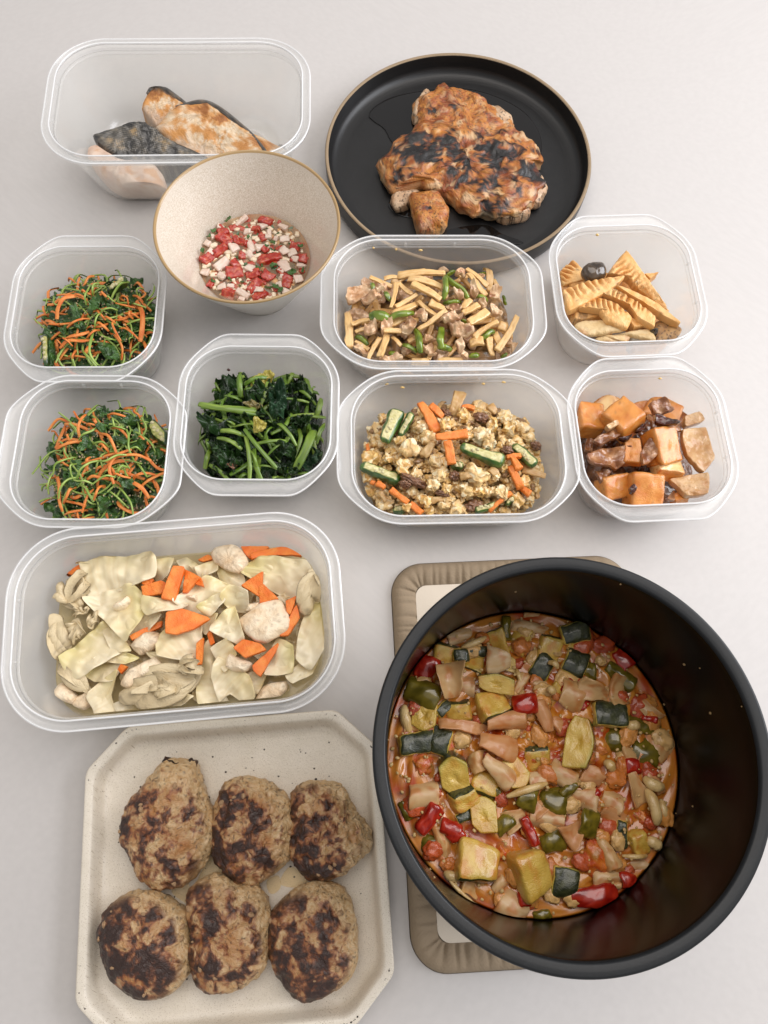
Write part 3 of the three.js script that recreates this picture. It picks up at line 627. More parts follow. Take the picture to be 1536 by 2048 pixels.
const L_tofs = [
['k',41.6,20.8,-253.1,34.4,-232,6.5],
['k',36.1,28.2,-255.1,37.9,-246.5,4.9],
['k',47.5,32.4,-224.6,54.6,-228.6,5.6],
['k',46.7,40.5,-222.4,44.4,-205.9,5.9],
['k',39.7,82.4,-215.6,92.8,-218.1,3.3],
['k',40.4,85.7,-218,91.5,-207.1,4.6],
['k',37.6,85.1,-210.4,93.1,-194.8,4.6],
['k',32.9,94,-196.6,100.3,-192.1,4],
['k',35.1,3.1,-189,16.1,-180,4.4],
['k',33.1,17.3,-180.8,26.1,-173.5,4.6],
['k',32.8,-6.4,-194.2,-0.4,-190.9,4],
['k',35.2,71.9,-178,86.6,-191.6,2.9],
['k',27.9,-15.2,-225.5,-13.1,-219.2,2.7],
['k',33,51.1,-256.8,60.7,-256.1,3.1],
['k',30.3,-11.1,-195.5,-7.3,-194.5,2.9],
['q',38.7,-2.8,-222,5.8,-248.4,10.4],
['q',38,8.5,-228.2,15.4,-245.4,5.5],
['q',42.4,49.7,-219.9,80.8,-211.8,9.2],
['q',36.6,87.6,-227.4,103.8,-211.9,7.9],
['q',34.3,-18.6,-205.3,9.6,-197.1,8.3],
['q',32.1,62,-177.9,76.9,-182.4,4.7],
['q',26.3,6.3,-176.5,14.3,-178.2,5.6],
['q',38.7,44.6,-207.4,52.6,-207.9,5.5],
['q',30.4,84,-184.7,88.6,-188.6,3.6],
['o',34.2,44.6,-249.1,50.7,-269.5,7.9],
['o',22.1,33.8,-265.3,40.2,-274.7,2.9],
['o',42.7,50.1,-198.7,64.8,-200.8,5.6],
['o',33.4,95.1,-211.5,111.3,-206.2,5.7],
['o',35.9,71,-257.9,75.8,-251.6,5.5],
['o',20.2,110,-201.3,112.8,-192.6,3.6],
['o',41.3,24.7,-212.5,31.2,-223,5.7],
['o',30.4,-3.7,-189.1,0.7,-182,3.6],
['o',39.4,71,-207.5,76.7,-202.9,5.5],
['o',35.8,30.7,-181.9,40.9,-184.9,4.4],
['o',37.9,50.3,-213.1,41,-213.8,4.4],
['m',37,60.3,-248.7,71,-245.5,6.6],
['m',32,102,-231.7,108.4,-228.2,5.5],
['m',38.3,80.3,-223.6,88.4,-220.3,6],
['m',38.1,10.5,-199.3,27.9,-191.8,5.5],
['m',39.5,9.6,-193.2,16.5,-191.2,4.4],
['m',39.1,43.6,-201,50.5,-200.2,6.5],
['m',33,56.1,-180.8,67.6,-182.7,7.7],
['m',38.2,34.9,-187.9,44.1,-186.1,3.5],
['m',33.8,36.8,-252.8,44.1,-248,5.5],
['w',22.3,-13.8,-240.6,12.4],
['w',20.2,-8.6,-255.4,9.6],
['w',39.7,23.9,-236,10.4],
['w',41.1,15.2,-218.3,13],
['w',41,27.6,-228,10.3],
['w',43.2,39.9,-237.9,10.3],
['w',44.9,64.7,-231,11.9],
['w',44,70.1,-224.2,10.3],
['w',22.1,65.6,-268.7,12.4],
['w',20.2,27.6,-270.1,8.5],
['w',38,51.9,-247.7,9.8],
['w',42.9,61.4,-201.8,15.2],
['w',41.8,36.5,-199.4,9.2],
['w',41.4,32.2,-192,10.3],
['w',40.2,41.5,-190.6,7.1],
['w',36.9,27.2,-182.5,9.3],
['w',35.8,41,-181.3,9.3],
['w',39,55.2,-190.7,9.8],
['w',38.7,80.3,-191.1,9.8],
['w',22.1,104.2,-188.9,7.3],
['w',33.5,15.1,-178.1,7.2],
['w',30.4,-12.6,-201,10.6],
['w',22.1,-13.2,-191.7,11.3],
['w',26.6,0.2,-180.9,10.6],
['w',31.3,-12.2,-214.5,12.8],
['w',36,0.7,-212.1,9.3],
['w',39.1,11.3,-205.1,12],
['w',34.4,93.9,-243,12.7],
['w',37.2,85.1,-241.1,11],
['w',33.9,82.1,-250.4,9.9],
['w',32.6,100.1,-236.4,8.8],
['w',21,100.1,-255.2,7.9],
['w',31.4,91.9,-188.5,9.4],
['w',45.5,54.9,-227.6,6.5],
['w',31.7,31.2,-176.7,8.9],
['w',32.4,51.7,-179.5,12.2],
['w',38.7,64.4,-191.4,10.4],
['w',37.9,71.9,-190.9,8.8],
['w',38.8,75.7,-201.8,6.6],
['w',37.7,8.1,-225.7,7.7],
['w',40.6,34,-210.9,9.8],
['w',36.4,44.3,-184.9,7.7],
['w',33.4,96.2,-201.6,7.7],
['w',37.9,80.4,-210,7.7],
['w',30.6,72.5,-180.2,6.7],
['w',32.1,-4.4,-199.6,6.6],
['w',39.1,20.7,-200.8,8.7],
['w',38.8,73.1,-242.2,9.8],
['w',28.9,106.6,-220.5,6.7],
];
const L_shoot = [
['e',34.6,160.9,-376.5,175.8,-397.8,186.4,-381.1,205.9,-347.2,196.7,-352.2,183.2,-365.2,176.5,-374.7],
['e',38.5,125.2,-355.7,143.8,-364.7,173.3,-372.3,158.9,-356.6,130.1,-338.1,126.7,-346.1],
['e',19.2,128,-387.1,137,-399.6,142.5,-395.5,149.5,-381.2,130.8,-374.1],
['e',39.8,135.7,-341.7,151.3,-351.7,164.1,-349.1,176.4,-336.3,172.3,-325.2,157.4,-329.6,152,-340.1],
['e',38.6,154.1,-354.8,162.6,-361,178.7,-351,193.8,-336.9,192,-327.3,180.2,-334.6,173.8,-347.9],
['e',36.7,164.5,-363.9,175.2,-361.8,195.9,-350.7,214.1,-333.4,206.6,-335,185.2,-350],
['e',26.3,192.4,-383.3,203.5,-385.5,196.4,-379.2],
['e',30.6,136.4,-345.3,150.2,-347.6,157,-339.7,135.5,-335.6],
['e',34.3,173.6,-338.4,190.9,-332.8,179,-329.3],
['d',36,140.6,-375.5,145.1,-383,157.2,-384.5,159.2,-373.9,148.2,-367.5],
['f',34.8,134.3,-328.6,142.6,-333.9,165,-334.1,172.8,-327.1,155.1,-321.9,141,-321],
['f',33.5,167.3,-324.9,189.8,-329.8,195.3,-322.7,192.8,-319.9,174.3,-324],
['f',31,150.3,-320.6,158.6,-323.9,177.5,-325.8,172.5,-318.7,156,-317.6],
['g',29.3,176.9,-325.5,190,-327.7,192,-322.4,179,-320.2],
['c',29.4,197.7,-339.1,207.4,-341.1,218.1,-333.6,213.4,-325.1,196.1,-322.6],
['d',32.9,189.9,-326.8,195.9,-329.9,196.3,-325.8],
['f',32.7,155.7,-322,159.3,-323.6,174.3,-318.5,169.6,-317.5],
['e',25.5,134.6,-343,141.8,-343.5,139.2,-337.7,135.1,-338.8],
];
const L_tofu = [
['t',14.4,143.3,-276.5,156.5,-297.9,176.7,-298.5,181.3,-283.5,169.8,-276.2,160.1,-269.1,150.9,-275],
['t',33.4,135.7,-263,146.6,-268.1,155.1,-254.2,151.4,-245.3,136.6,-238.2],
['t',44.3,151.2,-251,163.4,-264.1,179.6,-255.3,180.4,-251.6,160.9,-234.7,152.7,-246.2],
['t',11.7,180.2,-291.5,190.5,-294.8,194.7,-284.4,192,-279,182.6,-281],
['t',17.2,196.3,-284.3,205.3,-296.1,216.3,-300.2,226.1,-288.9,216.5,-271.2,207.6,-277.2],
['t',43.6,175.5,-237.2,196.7,-243.3,205.4,-227.1,189.4,-215.6,185.7,-225.9],
['t',37.5,182.9,-216.5,203.1,-223.7,208.8,-212.3,184.8,-210.8],
['t',39.8,168.7,-208.8,194.6,-208.1,187.9,-188.1,164.4,-187.8],
['t',34.9,145.1,-205.8,168.2,-212,166,-188.6,150.2,-198],
['t',40.3,159.9,-232.9,176.6,-237.6,175.4,-214.9,167.6,-212,170.5,-226.4],
['t',27.9,198.4,-198.9,210.7,-202,218.2,-199,201.4,-194.4],
['p',41.7,141.9,-229.9,158.8,-241.8,161.8,-236,147.2,-226.7],
['p',38.8,136.8,-219,152.5,-228.3,170.1,-229.4,168.5,-219.8,158.3,-212.1,140.9,-211],
['p',39.1,184,-263.1,194.4,-268.2,201.7,-259.3,188.1,-256],
['d',46.6,186.3,-252.1,201.2,-245.8,197.7,-242,185.8,-244.8],
['p',16.1,215.8,-271.8,225.9,-280.9,230.7,-267.5,217.7,-265.4],
['f',32,209.6,-245.9,229.7,-251.5,239.1,-238,222.1,-214.1,210.8,-225.3],
['f',32.4,197.4,-208.9,223,-214,222.3,-198.7,208.6,-196.7,203.5,-202.2],
['p',42.6,175.1,-223.3,181.1,-234.4,187.1,-224.1,181.2,-216.6,174.5,-212.7],
['f',29.4,212,-258.5,222.6,-263,226.7,-256.9,212.6,-251.1],
['p',34.1,144.4,-210.8,156.4,-211.5,148.4,-201.7],
['d',38.3,173,-240.7,183.7,-252.4,177.5,-241],
['d',42.9,160.2,-233.5,169.1,-235.9,166.7,-232.1],
['f',44.4,150.2,-240,158.1,-245.3,159.1,-241.8,152.3,-237.7],
['d',44.4,165.3,-196.4,167.7,-198.3,170.3,-196.2,168.5,-192.6,165.9,-193],
['p',13.2,194.4,-287.6,200.5,-290.7,198.7,-281.3,193.9,-279.7],
['p',28.9,195.6,-194.9,199.2,-199.8,201,-194],
['p',36.4,184.7,-258.3,201.9,-248.3,207.3,-245,187,-241.2],
['p',29.6,140.9,-236.6,146.5,-236.9,145.1,-227.1,139.5,-228],
];
const L_spin = [
['s',42.2,-134.7,-243,-93.4,-239.8,5.3],
['s',42.3,-132.5,-240.2,-87.8,-236.3,2.9],
['s',37.6,-109.8,-269.9,-106.8,-252.1,4.5],
['s',34.1,-106.1,-264,-89.8,-271.1,3.7],
['s',20.2,-109,-278.7,-88.3,-284.2,4.2],
['s',20.2,-87.3,-283.2,-62.6,-286.9,3.8],
['s',22.2,-77.6,-271.3,-73.4,-285.1,3.4],
['s',42.6,-116.4,-222.9,-99.8,-220.2,4.4],
['s',41.6,-118.5,-217.6,-100.5,-210.3,3.2],
['s',45.2,-99.8,-223.7,-74.8,-196.5,3.4],
['s',42.5,-98.8,-219.3,-92.7,-187.4,4],
['s',40.2,-92.3,-211.4,-84.6,-188,3.7],
['s',42.4,-80.5,-232.9,-63.3,-215.1,3.4],
['s',42.9,-90.5,-214.1,-69.5,-218.2,3.4],
['s',43.8,-81.8,-205.9,-69.4,-217.8,2.4],
['s',32.8,-123.2,-200.5,-108,-189.4,3.7],
['s',20.2,-146.2,-244.1,-137.4,-242.1,2.7],
['s',35.1,-127.6,-231.5,-124.3,-239.5,4.1],
['s',40.1,-116.5,-233.7,-108.1,-229.4,2.6],
['s',20.2,-63.1,-282.7,-55.9,-262.5,5.1],
['s',31.7,-53,-241.8,-50.3,-257.8,5],
['s',35.6,-64.5,-241.1,-45.2,-241.4,2.9],
['s',29.4,-67.2,-198,-49.2,-200,2.7],
['s',30.8,-126.8,-198.4,-125.1,-212.6,4.1],
['s',33,-127.4,-220,-124.7,-212.6,3],
['s',44.4,-93.9,-208.5,-88.4,-196.9,1.8],
['s',41.8,-88.9,-198,-75.2,-197,1.8],
['s',36.9,-62.4,-199.8,-52.8,-228.7,7.8],
['s',29.8,-51,-222.4,-45.3,-239.3,3.7],
['s',33.4,-101.2,-190.5,-96.6,-195.4,3.5],
['s',32.5,-80,-191.3,-75.2,-195.3,3.5],
['s',43.5,-85.7,-217.8,-81.5,-227.5,2.1],
['s',21.2,-132.3,-274.5,-124.4,-262.7,2.2],
['s',38.5,-118.1,-251.9,-105.4,-248.8,2.4],
['s',37.3,-69.8,-252.6,-58.2,-251.4,2.6],
['s',20.2,-55.7,-270.7,-53.3,-276,1.5],
['s',20.2,-76,-291.3,-72.8,-287.3,2.2],
['s',20.2,-141.1,-270.3,-136.6,-270.6,2.7],
['s',36.2,-57.4,-230.6,-55.5,-239.5,2.5],
['s',30.1,-67.1,-264.7,-53.6,-253.5,3.3],
['s',41.5,-107.6,-226.8,-95.9,-230.4,1.9],
['l',19.2,-140.8,-280.3,-131.2,-277.8,-127.6,-270.7,-128.3,-262.4,-136.9,-257.8,-140.1,-267.9],
['l',19.4,-127.7,-272.7,-123.4,-282.3,-109.5,-282.2,-112.6,-269.5,-121.3,-264.8],
['l',37.3,-104.9,-258.3,-86,-263.5,-81.2,-251.9,-87.9,-247.6,-99,-252.8],
['m',43.5,-85.1,-253.3,-76.3,-261.8,-71.9,-243.5,-75.2,-232.7,-84.4,-238.8],
['l',38.1,-73.5,-246.1,-67.1,-252.4,-63.4,-240.9,-68,-233.8],
['l',19.4,-76.7,-278.1,-67.8,-282.8,-64.4,-274.7,-75.2,-271.9],
['l',36.3,-134.7,-234.3,-128.8,-235.7,-102.2,-232.6,-108.4,-226.4,-123.4,-220.7,-131,-225.9],
['l',37.8,-82.6,-231.2,-70.4,-231,-57.5,-232.8,-58.4,-223.1,-71.3,-222.3],
['l',36.4,-120.8,-207.5,-106.5,-210.3,-98.6,-201.5,-111.6,-196],
['l',38.8,-80.4,-210.9,-68.9,-216.3,-62.3,-210.2,-71.2,-205],
['l',34.8,-72.3,-202.9,-65.1,-208.9,-60.6,-197.1,-70.7,-195.6],
['m',29.5,-61.6,-202.9,-49.1,-219.8,-44.6,-208.7,-52.8,-201.6],
['l',30.2,-122.5,-197.9,-111.2,-197.7,-98.5,-192.9,-114.6,-190],
['l',33.8,-87.2,-204.2,-76.6,-202.1,-75.6,-191.9,-84.2,-192.3],
['l',41.7,-104.4,-236.5,-92.1,-243.1,-86.2,-236.7,-96.2,-233.2],
['l',32.6,-132.3,-243.2,-123.5,-243.8,-127.8,-235.6],
['l',38.3,-120.9,-218,-110.1,-214,-111.2,-209.2,-118.4,-211.6],
['l',37.3,-107.7,-222.1,-100.1,-216,-102.4,-206.4,-109.7,-209.7],
['l',34.8,-118.7,-215.9,-106.8,-211,-113.1,-205.9,-120.1,-206.4],
['l',34.6,-66.3,-240.5,-53.9,-239.4,-58.4,-231.3,-67.3,-232.7],
['l',37.5,-102.5,-252.4,-93.3,-249.1,-98.1,-244.8,-105.3,-246.3],
['l',28.4,-64.3,-271.8,-55,-258.3,-59.8,-251.9,-68.6,-259.4],
['y',32.9,-101.2,-267,-88.9,-277.9,-84.6,-271.1,-91.9,-263.5,-100.7,-262],
['y',46.7,-93.8,-226.2,-92.9,-232.8,-84.5,-226.8,-85.6,-221,-92.4,-220.6],
['b',44.2,-102.9,-242.1,-95.6,-246.4,-89.1,-243,-91.4,-239.9],
['r',39,-109.7,-197.9,-101.6,-201.1,-104.4,-196.4],
];
const L_spA = [
['k',19.2,-284.3,-310,-273.6,-318.2,2.6],
['k',28.4,-269.1,-311.8,-254.8,-303.4,2.1],
['k',48.7,-243.2,-301.5,-234.5,-320.3,4],
['k',40.1,-256.5,-318.1,-245.2,-324.2,3],
['k',50.2,-233.3,-293.4,-220.5,-301.9,1.8],
['k',47.1,-237.2,-278.7,-215.5,-286.4,3],
['k',48,-234.9,-285.8,-219.5,-291.9,3],
['k',43.9,-220.4,-276.7,-217.1,-283.2,3.6],
['k',41.9,-190.6,-321.3,-184.2,-291.7,4.6],
['k',34.7,-186.9,-296,-181.7,-280.9,3.1],
['k',38.9,-235.1,-335.1,-228.2,-345.2,2.5],
['k',47.6,-230.2,-325.3,-223.2,-323.8,2],
['k',22.1,-232.9,-362.9,-229.5,-351.8,2.1],
['k',47.9,-215.6,-326,-210.2,-321.1,2.5],
['k',47.1,-205.9,-320.6,-190.4,-315.1,1.6],
['k',46.9,-202,-323.7,-195.3,-317.6,1.6],
['k',49.5,-208,-304.6,-201.1,-299.9,2],
['k',47.6,-202.6,-302.3,-195.7,-287.4,2],
['k',43.6,-198.8,-298.7,-185.4,-291.9,2],
['k',20.2,-221.2,-368,-218.2,-361.1,1.7],
['k',21.1,-269.3,-333,-267.9,-349.9,2.7],
['k',28.7,-265.7,-323.9,-259,-313.6,2.1],
['k',43.7,-251.1,-309.4,-243.5,-304.7,1.8],
['k',41.4,-229.1,-271.3,-227.4,-280.3,2],
['k',39.6,-252,-288.6,-248.1,-277.4,2.6],
['k',33.2,-245.4,-276.3,-241.1,-269,3.3],
['k',49.7,-214.4,-297.6,-204.8,-293.1,2.6],
['k',44.9,-192.8,-312.5,-190.9,-307.4,2.6],
['k',22.1,-255,-352.8,-246.6,-346.4,2.1],
['k',36.2,-185.7,-301.7,-181.7,-298,1.5],
['k',45.1,-241.3,-284.7,-236,-280,1.4],
['k',46.8,-236.6,-286.5,-229.4,-280.6,1.4],
['k',47.4,-219.9,-287.2,-212.3,-294.1,2],
['k',43.5,-198.8,-311.8,-187,-308.7,2],
['k',47.6,-219.8,-311.5,-209.4,-303.1,2],
['k',45.9,-236.1,-323.4,-226.4,-320.1,2],
['k',35.4,-184.5,-322.1,-188.8,-327.2,1.5],
['g',21.1,-277.3,-322.8,-277.5,-335.2,1.5],
['g',21.1,-278.2,-335.9,-269,-334.4,1.5],
['g',22.1,-255.3,-354.2,-248.4,-369,1.6],
['g',22.1,-249.6,-356,-241.3,-369.5,1.9],
['g',47.5,-216.6,-296.3,-206,-264.3,2],
['g',51.4,-213.9,-294.6,-212,-305.6,1.4],
['g',50.8,-212.2,-306,-201.2,-309.9,1.4],
['g',40.1,-198.2,-302.3,-172.5,-311.2,1.6],
['g',21.1,-226.2,-357,-204.7,-364.8,1.5],
['g',47,-208.4,-321.9,-198.3,-335.9,2],
['g',38.4,-239.9,-278.7,-235.5,-267.6,1.8],
['g',42.4,-223.3,-283.7,-211.6,-268.1,2],
['g',39.2,-232.4,-278.7,-227.5,-267.7,2],
['g',19.2,-276.3,-299.8,-270.2,-304.2,1.5],
['g',19.3,-267.7,-292.3,-263.6,-297.9,1.5],
['g',35.8,-191,-278.3,-186.9,-287.6,1.4],
['g',37.9,-202.6,-271.3,-197.5,-280.5,1.8],
['g',49.3,-210.5,-318.8,-204.1,-317.3,1.4],
['g',49.3,-224.2,-314,-224.8,-329.8,1.6],
['g',33.4,-191.5,-340.7,-193.9,-333.7,1.6],
['g',47.7,-219,-332.6,-221.9,-323.1,1.8],
['g',39.2,-220.9,-277,-215.1,-269.1,1.6],
['g',40.6,-191.5,-289.5,-188.8,-293.5,1.2],
['g',46.5,-207.5,-283.5,-199.8,-287.2,1.2],
['d',51.5,-219.9,-303.7,-219.7,-318,-216,-322.2,-212.6,-315.9,-215.8,-302.7],
['d',22.1,-210.7,-344.6,-204,-362,-194.2,-361.3,-196.9,-355.4,-207.1,-344.9],
['d',20.2,-273.6,-340.3,-265.6,-342.3,-265.2,-333.9],
['d',48.2,-236.2,-304.8,-231.1,-313,-225.9,-302.9,-230.4,-297.5],
['d',42,-212.3,-283.4,-204.1,-287.8,-195.4,-275.7,-203.7,-272.6],
['d',20.2,-266.7,-347.8,-260.3,-351.8,-262.9,-346.7],
['d',19.2,-196.5,-347.6,-190,-348.1,-192.3,-343.7],
['d',37.9,-256.1,-294.6,-248.3,-295.1,-243,-273.7,-249.2,-265.7],
['d',48.1,-229.7,-293.7,-222.8,-298,-220.8,-293],
['d',27.2,-184.7,-308.8,-176.9,-314.7,-177,-296.1],
['d',18.2,-284.5,-317.4,-280.1,-316.4,-280.5,-312.3],
['d',48.4,-208.9,-314.3,-199.8,-313.6,-201.4,-309.6,-208,-309.2],
['d',45.2,-241.9,-293.5,-235.8,-296.5,-236.5,-288.7],
['d',42.2,-199,-324.5,-191.8,-322.4,-193.2,-317],
['n',46.1,-211.9,-327.6,-200.2,-339.1,-198.4,-335.2,-209.2,-325.1],
['n',38.4,-254.5,-291.8,-250.1,-290.8,-245.6,-268.2,-249.2,-266.7],
];
const L_spB = [
['k',45.6,-224.8,-201.1,-208,-206.8,3],
['k',20.2,-243.6,-224.6,-234.5,-217.8,1.7],
['k',44.1,-211.4,-210.7,-211.5,-228.3,2.6],
['k',22.1,-222.4,-240.4,-215.6,-242.7,2.1],
['k',40.8,-196.9,-230.9,-182.6,-229.4,2.2],
['k',22.3,-194.8,-242.7,-185.2,-245.8,2.7],
['k',32.1,-181.6,-241.1,-177,-232.8,2.1],
['k',49.3,-195,-211.6,-183.4,-198.7,2.6],
['k',49.4,-180.8,-177.6,-173.9,-201.5,2.6],
['k',49.5,-200.7,-185.2,-200.2,-194.2,2.6],
['k',46.9,-184.3,-181.1,-172.1,-182.4,2],
['k',46.9,-199.5,-179.6,-186.4,-181.5,2.6],
['k',47.7,-187.2,-193.5,-160.4,-195.2,2.6],
['k',38.3,-166.3,-203.4,-150.4,-192.9,2.6],
['k',38.4,-150.2,-191.7,-167.4,-177.1,2.6],
['k',43.4,-178.6,-177.8,-158.7,-170.2,3.6],
['k',41,-222.8,-181.6,-215.3,-158.8,2.6],
['k',42.5,-214.6,-163.8,-208.5,-175.2,2.6],
['k',43.5,-200.8,-157.8,-196.4,-173.4,2],
['k',46.6,-193,-165.8,-189.7,-175.9,2.2],
['k',19.2,-242.4,-167.1,-228.8,-174.9,1.4],
['k',36.5,-214.6,-157.2,-200.8,-161.3,2.2],
['k',35.1,-213.8,-155.5,-196.4,-157.1,2.2],
['k',31,-214.1,-154.7,-201.5,-154.3,2.3],
['k',35.9,-209.1,-159.9,-202.6,-152.6,1.6],
['k',42.9,-206,-225.7,-201,-221.3,2.6],
['k',44.2,-208.9,-220.2,-200.2,-219.5,1.8],
['k',45.8,-189.9,-218.2,-178.1,-210.9,2.2],
['k',41.9,-221.2,-213.4,-217.8,-206.7,2],
['k',34.8,-164.5,-220.3,-158.8,-218.3,2],
['k',31.5,-159.5,-210.3,-153.3,-208.4,2.3],
['k',32.2,-161.5,-175.3,-155.9,-173.4,2.3],
['k',42.5,-223.3,-192.3,-216.6,-190.4,1.8],
['k',35.8,-159.3,-187.7,-157.2,-181,2],
['k',47.2,-187.8,-190.3,-183.2,-181.6,2.2],
['k',41.7,-171.5,-182.3,-157.7,-187.7,2.4],
['k',47.6,-196.4,-204.3,-189.4,-200.2,2],
['k',32.9,-232.7,-178.6,-228.6,-184.5,1.8],
['k',40.7,-173,-215.9,-165.7,-210.5,2.2],
['g',47.5,-216.1,-165.2,-206.6,-180,1.6],
['g',51.3,-205,-178.6,-192.9,-191.6,1.6],
['g',51.3,-192.9,-191.6,-175.3,-197.2,1.6],
['g',37.7,-228.3,-171.4,-227.6,-186.1,1.5],
['g',46.1,-223.7,-182.9,-211.9,-194.9,1.5],
['g',49.2,-208.9,-179.2,-208.7,-189.2,1.4],
['g',50,-207.9,-177.9,-194.6,-175.4,1.5],
['g',50.3,-194.5,-175.3,-181.1,-181,1.5],
['g',47.9,-210.6,-207.9,-199.8,-217.8,1.6],
['g',47.1,-190.7,-218.8,-179.8,-217.1,1.4],
['g',48.6,-179.3,-216.4,-171.6,-196.3,1.6],
['g',20.2,-250.5,-161.7,-227.7,-171.1,1.5],
['g',19.2,-254.9,-188.4,-240.8,-186.3,1.4],
['g',20.2,-230.1,-156.2,-228.1,-167.7,1.6],
['g',23.1,-219.5,-238.2,-208.4,-251.4,1.6],
['g',42.9,-181.8,-177.8,-167.1,-157.3,1.5],
['g',36.4,-175.1,-228.5,-168.7,-228.9,1.4],
['g',45.4,-204.4,-175.5,-194.3,-165.1,2],
['g',47.5,-200.8,-205.2,-190,-203.6,1.6],
['g',40.9,-222.1,-222.1,-216.4,-214.2,2],
['g',43,-224.9,-206.9,-217.5,-195.9,1.6],
['g',48.3,-180.1,-183.6,-174.9,-189.5,2],
['g',34.8,-204.2,-154,-196.3,-158.9,1.5],
['g',42.8,-170,-194.4,-162.3,-185.8,1.6],
['g',19.2,-241.7,-179.8,-238.3,-184.7,1.6],
['g',45.2,-177.4,-205.4,-168.7,-203.7,1.4],
['d',19.2,-251.1,-210,-249,-216.2,-241.5,-211.8,-247.1,-206.7],
['d',34.3,-225.4,-226.3,-216.8,-232.8,-217.6,-225.6],
['d',38.8,-204.8,-235,-199.8,-237.7,-198,-227,-202.6,-229.1],
['d',47.5,-200.1,-219.1,-193,-220.7,-192.6,-212.6,-198.2,-214.6],
['d',48.1,-208.6,-197.6,-205.5,-209.2,-200.5,-205,-204.5,-197.9],
['d',43.2,-174.3,-208.8,-164,-210.6,-166.9,-202.4],
['d',44.4,-179,-181.9,-170.9,-183.5,-167.6,-175.9,-175.8,-175.4],
['d',45.5,-187.6,-210.4,-178.6,-213.3,-177.7,-207.6,-186,-207],
['d',40.5,-193.7,-163.6,-188.8,-171.7,-181.2,-163.3,-189.4,-157.3],
['d',39.5,-183.3,-231.2,-174.4,-229.4,-174.7,-224.6,-185.5,-225.1],
['d',35.7,-233.3,-192.3,-227.4,-194.9,-227.4,-189.2,-232.6,-188.9],
['d',19.2,-244.7,-194.9,-240.2,-194,-241.4,-189.2],
['d',20.2,-237.6,-233.6,-231.1,-235.2,-233.3,-228.9],
['d',30.2,-221.5,-158.9,-217.9,-162.5,-216.1,-158.1],
['d',43.1,-212.8,-177,-206,-179.6,-208.9,-172.8],
['d',38.2,-175.1,-172.3,-166.1,-168.4,-171.8,-164.7],
['n',35.6,-169.5,-225.6,-164.8,-230.7,-154.6,-220.6,-153.1,-210.1,-163.7,-216.5],
];
